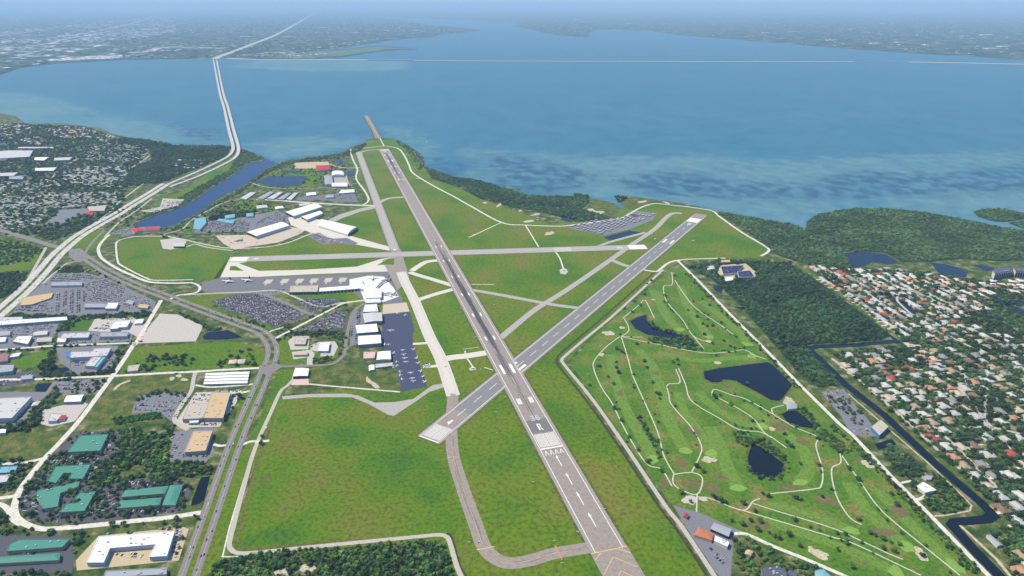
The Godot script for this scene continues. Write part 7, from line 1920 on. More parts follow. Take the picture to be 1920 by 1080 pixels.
	mg.quad(Vector3(-3, 2.5, 3.4), Vector3(4, 2.5, 3.4), Vector3(4, 2.4, 7), Vector3(-3, 2.4, 7), Vector3.UP)
	var mroof := mg.mesh()
	var dg := Geo.new()
	dg.flat(PackedVector2Array([Vector2(2, 5), Vector2(7, 5), Vector2(7, 17), Vector2(2, 17)]), 0.06)
	var drive := dg.mesh()
	dg = Geo.new()
	dg.flat(PackedVector2Array([Vector2(-6, -11), Vector2(0, -11), Vector2(0, -5), Vector2(-6, -5)]), 0.06)
	var terrace := dg.mesh()
	for kind in ["house", "mobile home"]:
		var all := houses.filter(func(h): return h.kind == kind)
		all.sort_custom(func(a, b): return a.at.length() < b.at.length())
		var rows := []
		var rest := []
		for h in all:
			h.tone = odds[rng.randi() % odds.size()] if kind == "house" else [0, 0, 0, 0, 1, 1, 3][rng.randi() % 7]
			h.shape = rng.randi() % 3
			h.size = rng.randf_range(1.05, 1.4) if kind == "house" else rng.randf_range(0.86, 1.12)
			if rows.size() < 300 and in_view(h.at):
				var t := Node3D.new()
				put(t, "house" if kind == "house" else "mobile_home", "", "house" if kind == "house" else "mobile home", "houses near " + h.near if kind == "house" else "mobile homes across the expressway")
				t.position = Vector3(h.at.x, 0.0, h.at.y)
				t.rotation.y = h.turn
				t.scale = Vector3.ONE * h.size
				part(t, "wall", wall[h.shape] if kind == "house" else mwall, M.wall_white if rng.randf() < 0.6 else M.wall_tan)
				part(t, "roof", roof[h.shape] if kind == "house" else mroof, roof_mats[h.tone])
				if kind == "house":
					part(t, "driveway", drive, M.road_white if rng.randf() < 0.6 else M.lot_pale)
					part(t, "terrace", terrace, M.lot_pale)
				rows.append([t, "%s roofed %s near %s" % [tones[h.tone][0], kind, h.near], h.at])
			else:
				rest.append(h)
		single_out(rows)
		if rest.is_empty():
			continue
		var mass := Node3D.new()
		put(mass, "distant_houses" if kind == "house" else "distant_mobile_homes", "far off houses scattered in the suburbs" if kind == "house" else "far off rows of small pale mobile homes", "houses" if kind == "house" else "mobile homes", "", "stuff")
		for pc in [["walls", wall[1] if kind == "house" else mwall], ["roofs", roof[1] if kind == "house" else mroof]]:
			var mm := MultiMesh.new()
			mm.transform_format = MultiMesh.TRANSFORM_3D
			mm.use_colors = true
			mm.mesh = pc[1].duplicate()
			mm.mesh.surface_set_material(0, M.any)
			mm.instance_count = rest.size()
			for i in rest.size():
				var h = rest[i]
				mm.set_instance_transform(i, Transform3D(Basis(Vector3.UP, h.turn).scaled(Vector3.ONE * h.size), Vector3(h.at.x, 0, h.at.y)))
				var c: Color = (tone(220, 214, 204) if pc[0] == "walls" else tones[h.tone][1]).srgb_to_linear()
				mm.set_instance_color(i, c)
			var o := MultiMeshInstance3D.new()
			o.multimesh = mm
			o.name = pc[0]
			o.set_meta("kind", "stuff")
			mass.add_child(o, true)

# ---------------------------------------------------------------- woods and trees

func woods():
	var dark := [tone(58, 88, 52), tone(50, 78, 48), tone(66, 96, 54), tone(74, 98, 58)]
	var mang := [tone(82, 110, 66), tone(70, 102, 60), tone(92, 114, 70), tone(76, 102, 56)]
	var mixed := [tone(60, 92, 48), tone(80, 118, 52), tone(98, 124, 60), tone(52, 80, 44)]
	var forest_list := scatter([839.2,-2735.1,880.7,-2750.7,955.5,-2689.5,1039.7,-2623.5,1089.4,-2588.1,1107.3,-2553.6,1118.1,-2513.1,1171.4,-2638,1250.2,-2727.4,1379.2,-2798.2,1464.6,-2814.3,1576.4,-2814.3,1684.5,-2758.5,1758.6,-2697,1839.4,-2609.3,1875.9,-2546.7,1940.9,-2513.1,2342.8,-2326.9,2079.5,-2028.3,1716.4,-2184.2,1627,-2184.2,1514.3,-2205.1,1388.8,-2173.9,1303.3,-2173.9,1291.5,-2264.6,1148.8,-2275.7,1113.3,-2108.6,959.5,-2168.7,910.9,-2231.8,900.9,-2303.9,889.6,-2513.1], 11.0, 11.0, 16.0, 0.42)
	forest("mangrove_forest", "olive green mangrove mass along the right shore", forest_list, mang)
	forest("mangrove_forest", "mangroves covering the low island", scatter([1906.8,-2766.3,1990,-2814.3,2063,-2806.2,2097.8,-2742.9,2227.6,-2682,2210.7,-2630.7,2046.1,-2667.2,1951.7,-2630.7,1910.1,-2638,1883.5,-2697], 10.0, 11.0, 15.0, 0.4) + scatter([1948.6,-2616.4,2026.1,-2638,2152.9,-2609.3,2092.2,-2526.5,1959.2,-2540], 10.0, 11.0, 15.0, 0.4), mang)
	forest("mangrove_forest", "dark mangrove belt between runway and bay", scatter([-463.6,-3620.8,-290.2,-3379.9,-149.8,-3302.4,-37.2,-3156.7,71.7,-3031.5,166.4,-3013,332.8,-3013,325.1,-2889.2,289.9,-2806.2,407,-2682,379,-2630.7,253.3,-2638,110.4,-2774.2,0,-2838.9,-141.1,-2976.7,-250.1,-3186.9,-388.1,-3357.4], 10.0, 10.0, 15.0, 0.45), mang + dark)
	forest("mangrove_forest", "trees along the inlet beside the boat cut", scatter([457.7,-3022.2,512.1,-3003.8,493.1,-2941.1,460.3,-2906.3], 9.0, 9.0, 13.0, 0.6) + scatter([282.1,-3031.5,340.9,-3022.2,321.3,-2897.7,277.6,-2923.6], 8.0, 12.0, 18.0, 0.7), dark)
	forest("wood", "dark wood between golf course and canal", scatter([614.7,-2084.4,688.3,-2184.2,920.2,-2158.5,939.1,-2028.3,980.2,-1617,943.3,-1592.4,744,-1565.5,729.2,-1379.1,680.6,-1379.1,671.4,-1418.4,665.2,-1571.4,654.4,-1835.3], 9.0, 9.0, 14.5, 0.62), dark)
	forest("wood", "wood strip on the canal's left bank", scatter([746.2,-1511,756.8,-1443.9,741.2,-1364.9,689.1,-1355.5,706.4,-1443.9], 9.0, 9.0, 13.0, 0.6) + scatter([728.9,-1134.4,751.1,-1117,766.1,-1051.3,729.2,-1028.2,709,-1035.8,707.6,-1091.6], 8.0, 8.0, 13.0, 0.6), dark)
	forest("wood", "green thicket round the white house by the canal", scatter([718.9,-1025.2,731.8,-1031.2,712.1,-984.2,704.7,-998.5], 7.0, 7.0, 11.0, 0.7) + scatter([731,-991.3,772.6,-1028.2,788.4,-1005.8,782.1,-956.4,740.7,-940.3,706,-943,708.5,-967.4], 7.5, 7.0, 12.0, 0.7) + scatter([771,-1051.3,786.2,-1043.5,782.7,-1020.7,760.6,-1020.7], 7.0, 7.0, 11.0, 0.7), mixed)
	forest("wood", "bushy trees in the bottom middle", scatter([-460.3,-795.8,-459.4,-827.9,-423.9,-839,-369.7,-851.5,-270.9,-860.8,-221,-865.4,-150.2,-877.3,-108.8,-865.4,-88.6,-803.1,-68,-731.9,-453.1,-731.9], 7.0, 6.5, 12.0, 0.75, 0.92, -0.32), mixed)
	forest("wood", "thicket between tan halls and green offices", scatter([-789.7,-1189.3,-685.1,-1206.5,-677.4,-1163.2,-663.4,-1111.9,-644.2,-1083.4,-563.6,-1075.2,-551.6,-1040.4,-629.3,-1035.8,-719.8,-1016.2,-755.3,-1016.2,-768.4,-1032.7,-775.5,-1090,-787.8,-1143.3], 7.5, 7.0, 12.5, 0.7, 0.94, -0.36), mixed)
	forest("hedge", "dense green hedge block by the grey car park", scatter([-832.1,-1226.2,-744.9,-1252.5,-727.8,-1230.2,-809.6,-1206.5], 4.6, 5.0, 7.0, 0.85), [tone(56, 108, 44), tone(66, 118, 50)], "hedge")
	forest("wood", "dark trees behind the green roofs at the left edge", scatter([-1010.9,-1091.6,-968.2,-1088.3,-903.5,-1081.8,-883.4,-1078.5,-883.6,-1020.7,-883.2,-991.3,-934.5,-984.2], 9.0, 8.0, 13.0, 0.7, 0.85), dark)
	forest("wood", "trees in the bottom left corner", scatter([-923.3,-943,-855.4,-936.3,-807.4,-904.2,-729.8,-891.8,-705.1,-894.3,-676.6,-882.1,-687.4,-856.1,-664.4,-795.8,-805.3,-780.4], 9.0, 8.0, 13.0, 0.75, 0.75), dark + mixed)
	forest("wood", "trees round the big white warehouse", scatter([-1030.2,-1279.7,-1018,-1334.7,-1041.3,-1388.8,-1002.2,-1388.8,-992.6,-1312.3,-974.3,-1218.2,-974.6,-1176.1,-1028.1,-1176.1,-1065.4,-1198.8,-1005.2,-1206.5], 8.5, 8.0, 13.0, 0.7, 0.9), dark)
	forest("wood", "trees around the stepped warehouse", scatter([-1098.6,-1406,-1129,-1470.2,-1137.8,-1539.3,-1127.2,-1539.3,-1092.8,-1456.9,-1027.5,-1410.9,-958.7,-1443.9,-978.8,-1525,-969.8,-1553.7,-926.3,-1418.4,-1078.6,-1393.7], 8.5, 8.0, 12.0, 0.7, 0.9), dark)
	forest("wood", "tree belt below the dealership", scatter([-1388.1,-1746.6,-1195.9,-1736,-1151.8,-1746.6,-1149.3,-1782.6,-1006.5,-1782.6,-983.9,-1729,-1107.2,-1718.6,-1172.1,-1704.9,-1165.9,-1645.5,-1163.9,-1613.9,-1191.4,-1629.6,-1211.5,-1698.1,-1355.7,-1698.1], 9.0, 8.0, 13.0, 0.7, 0.85), dark)
	forest("wood", "wooded corner left of the expressway", scatter([-1744.3,-2074.9,-1635.3,-2065.4,-1562.4,-2084.4,-1496,-1961.7,-1484.3,-1890.6,-1494.1,-1858.6,-1506.2,-1746.6], 10.0, 9.0, 14.0, 0.65, 0.9), dark)
	forest("wood", "dark thicket by the slip road", scatter([-1482.7,-2108.6,-1465.5,-2123.4,-1421.7,-2138.3,-1377,-2084.4,-1377.1,-2060.7,-1445.1,-2060.7], 8.0, 8.0, 11.0, 0.65), dark)
	forest("wood", "dark scrub park left of the interchange", scatter([-1987.9,-2410.7,-1806,-2386.2,-1635.3,-2298.2,-1602.5,-2173.9,-1681.6,-2133.3,-1797.6,-2148.4], 11.0, 9.0, 13.0, 0.5, 0.8), dark)
	forest("wood", "scrub wood inside the interchange ramps", scatter([-1786.2,-2461,-1747.3,-2595.1,-1661.6,-2704.6,-1641.5,-2727.4,-1637.7,-2513.1,-1661.1,-2386.2], 11.0, 9.0, 14.0, 0.5, 0.85), dark)
	forest("wood", "coastal wood left of the bridge", scatter([-2504,-4460.7,-2271.9,-4368.2,-2026.6,-4193.6,-1730.7,-4176.8,-1673.6,-4127.3,-1607.5,-3895.1,-1622.5,-3672.8,-1662.1,-3379.9,-1664.1,-3270.1,-1745.9,-3238.5,-1770.7,-3186.9,-1852.5,-3238.5,-1970.4,-3545.3,-1973.3,-3781,-2132,-4078.8,-2340.9,-4210.4], 14.0, 13.0, 19.0, 0.6, 0.92), dark)
	forest("wood", "woods filling the left suburb", scatter([-4017.6,-5102.3,-3491.7,-5007,-3386.1,-4960.6,-2958.4,-4870.1,-2465.2,-4386.4,-2147.5,-4111,-1979.5,-3646.6,-1827.1,-3238.5,-1626.6,-2782.2,-1661.6,-2704.6,-1766,-2429.3,-2112.5,-2526.5], 19.0, 13.0, 21.0, 0.6, 0.74), dark)
	forest("mangrove_forest", "green bank growth along the creek", scatter([-1583.3,-4078.8,-1477.8,-3954.7,-1370.4,-3823,-1413.4,-3726.1,-1393.2,-3496.6,-1404.6,-3197.1,-1396.8,-2863.8,-1442.2,-2742.9,-1480.7,-2623.5,-1495.1,-2682,-1473.4,-2958.8,-1467.7,-3259.5,-1460.6,-3545.3,-1520.2,-3781], 11.0, 10.0, 14.0, 0.45, 0.9), mang)
	forest("mangrove_forest", "shore growth on the creek's airfield side", scatter([-1455.2,-2560.4,-1347,-2540,-1304.1,-2553.6,-1292.7,-2659.8,-1275.2,-2872.3,-1262.5,-3117.2,-1258.7,-3357.4,-1267.7,-3545.3,-1236.2,-3712.7,-1137,-3823,-975,-3954.7,-947.4,-4111,-901.4,-4279.2,-871.8,-4210.4,-901.6,-3924.7,-948.3,-3837.3,-1114.2,-3739.7,-1208.1,-3620.8,-1236.2,-3449,-1232.7,-3069,-1255.4,-2822.5,-1264.6,-2609.3,-1273.7,-2513.1,-1415.3,-2513.1], 12.0, 10.0, 14.0, 0.45, 0.85), mang)
	forest("wood", "trees among the teal pavilions", scatter([-1219.2,-2704.6,-1186,-2758.5,-1136.9,-2774.2,-1059.6,-2774.2,-1032.4,-2682,-1081.7,-2595.1,-1148.9,-2581.2,-1195.9,-2630.7], 11.0, 11.0, 16.0, 0.65, 0.8), dark)
	forest("mangrove_forest", "scrub edge at the bay end of the runways", scatter([-757.6,-4404.8,-684.4,-4296.8,-508.3,-3924.7,-458,-3620.8,-479.2,-3520.8,-540.8,-3781,-627.1,-4078.8], 14.0, 10.0, 15.0, 0.4, 0.6), mang)
	forest("wood", "trees in the right hand suburbs", scatter([970.9,-2143.3,1109.8,-2108.6,1328.7,-2065.4,1480.6,-1983.5,1662.9,-1940.3,798.6,-760.5,824.5,-916.9,827.2,-977.1,802.4,-1195,782.1,-1443.9,791.7,-1519.4,980.9,-1559.6,1005.9,-1607.7,985.4,-1835.3], 10.5, 8.5, 15.5, 0.62, 0.86), dark)
	forest("wood", "green trees beside the lower canal", scatter([777.6,-891.8,829.2,-910.5,860.3,-844.7,777.7,-731.9,738.9,-741.3,768.4,-844.7,774.3,-877.3], 9.0, 9.0, 14.0, 0.7, 0.85), mixed)
	forest("wood", "garden trees at the bottom right yard", scatter([357,-879.7,379.2,-882.1,411.6,-853.8,454.1,-826.8,489.7,-798.9,500.7,-770.3,344.3,-770.3,344.2,-822.4], 9.0, 7.0, 12.0, 0.7, 0.6), mixed)
	forest("hedge", "shrubs along the white road's golf side", scatter(ribbon_flat([652.3,-1198.8,668.9,-1139.7,683.8,-1020.7,693.3,-910.5,702.9,-806.3]), 6.0, 5.0, 8.0, 0.7, 0.75), dark + mixed, "shrubs")
	forest("hedge", "shrubs between golf course and wood", scatter(ribbon_flat([558.8,-2051.4,595.9,-1729,625.5,-1502.7,643.6,-1346.2]), 7.0, 5.0, 8.0, 0.7, 0.5), dark, "shrubs")
	forest("wood", "trees round the boot shaped pond", scatter([356.9,-1718.6,371.7,-1711.8,384.3,-1671.5,427.1,-1639.1,450.7,-1620.1,471.9,-1539.3,472.2,-1525,438.6,-1539.3,395.2,-1553.7,346.9,-1583.4,372,-1607.7,415.5,-1604.6,392.1,-1639.1,361.1,-1661.6], 8.0, 7.5, 12.0, 0.7, 0.9), dark + mixed)
	forest("wood", "shrubs ringing the teardrop pond", scatter([444.4,-1176.1,469.4,-1187.4,480.1,-1170.5,504.1,-1146.8,512.4,-1125.7,523.6,-1091.6,510.8,-1051.3,481.8,-1025.2,450.1,-1031.2,433.7,-1056,452.5,-1100,456.5,-1129.1,437.4,-1152.2], 6.5, 6.0, 10.0, 0.7, 0.85), dark + mixed)
	forest("wood", "hedge of trees between two fairways", scatter([257.1,-1228.2,266.9,-1234.2,275.5,-1189.3,283.2,-1134.4,282.4,-1088.3,275,-1091.6,267.8,-1146.8], 6.0, 5.5, 9.0, 0.75), dark + mixed)
	forest("wood", "green tangle beside the golf clubhouse", scatter([606,-1262.8,625.4,-1269.1,627.5,-1218.2,640.2,-1170.5,658.5,-1117,642.9,-1105.1,621.1,-1125.7,613.5,-1170.5,611,-1218.2], 6.5, 6.0, 9.0, 0.6), mixed)
	forest("wood", "trees shading the hotel car park", scatter([683.2,-1312.3,731.3,-1323.4,736.5,-1258.7,739.8,-1218.2,706.6,-1198.8,695.9,-1248.4], 12.0, 8.0, 12.0, 0.7, 0.7, 0.0, false), dark)
	forest("wood", "trees round the navy compound", scatter([575.7,-2123.4,686.9,-2179,786.7,-2184.2,775.4,-2148.4,675.8,-2138.3,652,-2051.4,707.1,-2037.5,682.7,-1983.5,625.1,-1983.5], 10.0, 9.0, 13.0, 0.65, 0.7), dark)
	forest("wood", "tree line along the diagonal car parks", scatter([-797.4,-1746.6,-765.3,-1739.5,-624.2,-1664.9,-529.8,-1739.5,-473.9,-1820,-450.4,-1746.6,-493.6,-1839.1,-536.2,-1764.5,-590.6,-1671.5,-448.1,-1639.1,-428.5,-1613.9,-554.7,-1620.1,-571.4,-1583.4,-598.7,-1583.4,-625.1,-1645.5,-769.5,-1711.8], 8.0, 5.0, 9.0, 0.7, 0.6), dark + mixed)
	forest("wood", "park trees west of the hangars", scatter([-578.3,-1629.6,-563.7,-1651.9,-448.1,-1639.1,-421.8,-1583.4,-412.8,-1530.7,-428.8,-1497.2,-435.4,-1583.4,-496,-1607.7,-564.9,-1607.7], 9.0, 7.0, 11.0, 0.7, 0.8), dark + mixed)
	forest("wood", "dark grove by the airport road", scatter([-485.6,-1486.3,-436.6,-1502.7,-424.9,-1480.9,-459.5,-1464.8,-479.2,-1462.2], 7.0, 6.0, 9.0, 0.7), dark)
	forest("hedge", "dark tree strip beside the highway and pond", scatter([-930.9,-1764.5,-897.7,-1739.5,-823.8,-1684.7,-789.2,-1651.9,-770.6,-1658.4,-780.3,-1629.6,-810.4,-1651.9,-906.3,-1725.6], 8.0, 7.0, 11.0, 0.65), dark, "shrubs")
	forest("wood", "oaks in the meadow by the pale street", scatter([-884.4,-1459.6,-886.2,-1502.7,-852.2,-1513.8,-821,-1502.7,-798.6,-1511,-766.2,-1480.9,-769.5,-1443.9,-814.4,-1459.6,-845.1,-1443.9], 12.0, 9.0, 14.0, 0.65, 0.75), dark)
	forest("wood", "scattered trees round the northern hangars", scatter([-1273.7,-2513.1,-1261.9,-2652.5,-1248.9,-2806.2,-1226.3,-2923.6,-1139.8,-2941.1,-901.4,-2838.9,-973.8,-2782.2,-1054.2,-2758.5,-863.2,-2704.6,-888.9,-2682,-972.5,-2461,-1059.6,-2429.3,-1111.4,-2461], 16.0, 8.0, 13.0, 0.7, 0.45), dark + mixed)
	forest("wood", "scattered trees along the interchange verges", scatter([-1528.2,-2461,-1641.5,-2727.4,-1623.9,-2863.8,-1449.5,-2758.5,-1462.8,-2567.3,-1512.3,-2486.8], 18.0, 8.0, 12.0, 0.6, 0.5) + scatter([-1413.1,-2123.4,-1295.5,-2051.4,-1135.6,-1919.3,-1005.5,-1812.4,-1006.5,-1782.6,-1141.1,-1898.7,-1354.2,-2065.4], 14.0, 7.0, 11.0, 0.7, 0.5), dark + mixed)
	forest("wood", "bushes along the retention pond and creek paths", scatter([-1268.8,-3238.5,-1251.7,-3496.6,-1153.8,-3726.1,-935.5,-3781,-835.2,-3520.8,-913.5,-3238.5,-983.3,-3127,-1173.3,-3107.4], 17.0, 7.0, 12.0, 0.6, 0.4), dark + mang)
	forest("wood", "street trees between the industrial sheds", scatter([-1323,-1568.4,-972.1,-1595.5,-954,-1559.6,-1288.8,-1519.4], 10.0, 6.0, 10.0, 0.75, 0.6) + scatter([-1214.9,-1413.4,-941.4,-1423.5,-916.7,-1388.8,-1184.4,-1369.6], 10.0, 6.0, 10.0, 0.75, 0.55), dark)
	for q in pv([-1301,-2454.6,-1263.8,-2416.9,-1240.1,-2386.2,-1223.3,-2435.6,-1247.5,-2454.6,-1197.9,-2404.5,-1276.5,-2423.1]):
		trees.append({"at": q, "size": rng.randf_range(10.0, 14.0), "near": "the isolated field house"})
	# trees that stand alone
	var single := pv([365,-1808.6,336,-1760.9,450.7,-1870.5,450.3,-1831.4,446.1,-1775.3,494,-1775.3,522.6,-1831.4,554.6,-1854.7,562.7,-1808.6,506.6,-1729,533.4,-1753.7,541.6,-1739.5,511.5,-1684.7,519.5,-1671.5,535.1,-1671.5,563.5,-1691.4,500.6,-1620.1,507.6,-1568.4,591.6,-1739.5,513.5,-2037.5,550.4,-2051.4,415.5,-1970.3,433.5,-1996.7,390.9,-1886.5,354.1,-1835.3,317,-1782.6,337.6,-1607.7,351.3,-1592.4,315.4,-1565.5,269.1,-1525,275.8,-1516.6,261.9,-1539.3,249.6,-1470.2,221.6,-1401,229.6,-1369.6,246,-1443.9,248.7,-1418.4,175.7,-1362.5,205.2,-1451.7,319.1,-1443.9,317.1,-1475.5,318.7,-1374.4,318.3,-1327.9,399.8,-1483.6,396.5,-1456.9,549.2,-1553.7,557.3,-1545,540.2,-1583.4,608.8,-1620.1,612.3,-1583.4,578.7,-1607.7,218.9,-1264.9,322.2,-1305.6,323.3,-1323.4,349.3,-1275.4,443.2,-1318.9,444.9,-1307.8,469.9,-1281.8,527.4,-1264.9,342.4,-1065.6,389.9,-1020.7,351.6,-1051.3,350.4,-984.2,354.7,-975.7,360.6,-970.2,368.2,-964.6,397.7,-964.6,440.6,-988.5,447.6,-981.4,493.1,-978.5,500.8,-974.3,541.8,-981.4,539,-1073.6,572.6,-1070.4,539.5,-1143.3,541.6,-1129.1,605.4,-1155.9,626.2,-1125.7,627.5,-1111.9,565.2,-1001.4,471.4,-923.3,412.7,-918.2,398,-919.4,366.4,-920.7,381.1,-910.5,400.8,-898,418.8,-891.8,449.5,-885.7,423.6,-885.7,430.1,-879.7,457.7,-861.9,625.8,-1028.2,624.3,-1059.2,666.6,-988.5,660,-959.1,578.4,-923.3,527.7,-890.6,540.8,-887,534,-867.8,513.8,-852.7,586.7,-857.3,600.1,-850.4,617.1,-865.4,656.6,-863.1,520.3,-817,640.7,-840.2,688.3,-822.4,710.2,-824.6,582.1,-891.8,587.8,-885.7,596.6,-877.3,605.9,-870.2,296.9,-991.3,309,-967.4,457.3,-1318.9,225.7,-1218.2,233.3,-1161.3,241.8,-1117,252.4,-1078.5,275,-1051.3,386.6,-1470.2,531.8,-1369.6,495.4,-1218.2,517.4,-1218.2,544.2,-1170.5,411.8,-943,436.6,-910.5])
	for a in [[282.9,-1610.8,345.9,-1577.4,467.6,-1522.2,534.2,-1525,577.3,-1536.4,616.1,-1486.3], [215.5,-1290.4,227.7,-1195,250.7,-1080.1,276.6,-1059.2], [279.7,-1418.4,284.1,-1334.7,293.1,-1185.5,289.8,-1100], [352.4,-1367.2,343.4,-1279.7,364.2,-1198.8,369.7,-1134.4], [389.9,-1296.9,432.1,-1228.2,459.1,-1189.3,499.2,-1179.8], [482,-1323.4,511.1,-1303.4,548.5,-1244.3,575.4,-1196.9,607.3,-1163.2,574.9,-1059.2], [628.1,-1020.7,627.8,-955.1,638.9,-909.3,653.3,-867.8,676.2,-802.1], [474.4,-905.5,517.6,-883.3,546.8,-867.8,617.4,-802.1], [506.6,-2005.7,511.8,-1850.8,524,-1775.3,555.4,-1688.1,576.4,-1623.3], [449.2,-1878.5,449.4,-1812.4,464.6,-1711.8,470,-1613.9]]:
		var p := smooth_line(pv(a), 8)
		for k in p.size():
			if rng.randf() < 0.42:
				trees.append({"at": p[k] + Vector2(rng.randf_range(6, 16), 0).rotated(rng.randf() * TAU), "size": rng.randf_range(3.5, 7.5), "near": "the golf cart paths"})
	for q in single:
		trees.append({"at": q, "size": rng.randf_range(7.0, 12.0), "near": "the golf fairways"})
	var mark := [[[412.7,-918.2,447.6,-981.4,389.9,-1020.7], "the teardrop pond"], [[351.3,-1592.4,337.6,-1607.7], "the boot shaped pond"]]
	for m in mark:
		for q in pv(m[0]):
			for t in trees:
				if t.at.distance_to(q) < 60.0:
					t.near = m[1]
	for a in [[[-569.9,-1305.6,-592.3,-1296.9,-593.1,-1258.7,-581.6,-1198.8,-603.3,-1218.2,-615.6,-1334.7], "the tan halls", 0.5], [[-891.9,-1105.1,-787.6,-1108.4,-761.5,-1088.3,-763.5,-1020.7,-724.3,-1010.2,-709.8,-1028.2,-609.8,-1031.2,-571.2,-1013.2,-557.8,-945.6,-670.8,-919.4,-732.9,-911.8,-791,-914.3,-839.9,-945.6,-863.5,-978.5,-878.8,-1025.2], "the green offices", 0.8], [[-880,-1143.3,-867.5,-1176.1,-789.6,-1191.2,-757.5,-1100,-787.6,-1108.4], "the upper green office", 0.5], [[-675.6,-888.2,-546.3,-909.3,-539.7,-904.2,-668,-882.1], "the white horseshoe building", 0.5], [[-548.5,-904.2,-530.9,-898,-517,-833.4,-525.3,-833.4], "the white horseshoe building", 0.5], [[-673.8,-916.9,-521.7,-935,-515.1,-923.3,-665.6,-901.7], "the access road", 0.4], [[-808.1,-1248.4,-818.4,-1318.9,-782.4,-1337,-718.7,-1332.4,-718.2,-1312.3,-773.9,-1318.9,-809.7,-1301.2], "the grey car park", 0.5], [[-913.8,-1418.4,-896.1,-1475.5,-857.8,-1443.9,-824.1,-1426], "the meadow drive", 0.5], [[-718.9,-1525,-638,-1539.3,-609.9,-1456.9,-706.4,-1443.9], "the highway junction", 0.35], [[-507.9,-1170.5,-495.1,-1170.5,-487.3,-1134.4,-500.1,-1129.1], "the meadow track", 0.9], [[-1004.1,-1381.5,-928.9,-1388.8,-911.5,-1334.7,-978.5,-1327.9], "the shaded car park", 0.6]]:
		for s in scatter(a[0], 10.0, 6.5, 11.5, 0.8, a[2], 0.0, false):
			trees.append({"at": s[0], "size": s[1], "near": a[1]})

func ribbon_flat(a: Array) -> Array:
	var out := []
	for q in ribbon_poly(pv(a), 16.0):
		out.append(q.x)
		out.append(q.y)
	return out

func finish_trees():
	var trunk := make_trunk()
	trees.sort_custom(func(a, b): return a.at.length() < b.at.length())
	var rows := []
	var rest := []
	for t in trees:
		if not is_free(t.at, true) and t.near != "the golf fairways":
			continue
		if rows.size() < 300 and in_view(t.at):
			var o := Node3D.new()
			put(o, "tree", "", "tree", "trees near " + t.near)
			o.position = Vector3(t.at.x, 0.0, t.at.y)
			o.rotation.y = rng.randf() * TAU
			o.scale = Vector3(t.size, t.size * rng.randf_range(0.75, 0.95), t.size)
			part(o, "trunk", trunk, M.bark)
			var k := rng.randi() % 5
			part(o, "crown", crowns[rng.randi() % 5], M["leaf%d" % k])
			var big := "broad" if t.size > 10.0 else ("mid sized" if t.size > 8.0 else "small")
			rows.append([o, "%s %s tree near %s" % [big, ["green", "bright green", "dark green", "light green", "dull green"][k], t.near], t.at])
		else:
			rest.append([t.at, t.size, t.size * 0.8])
	single_out(rows)
	forest("scattered_trees", "further scattered trees beyond the counted ones", rest, [tone(62, 92, 52), tone(74, 104, 56)])

# ---------------------------------------------------------------- the far shore

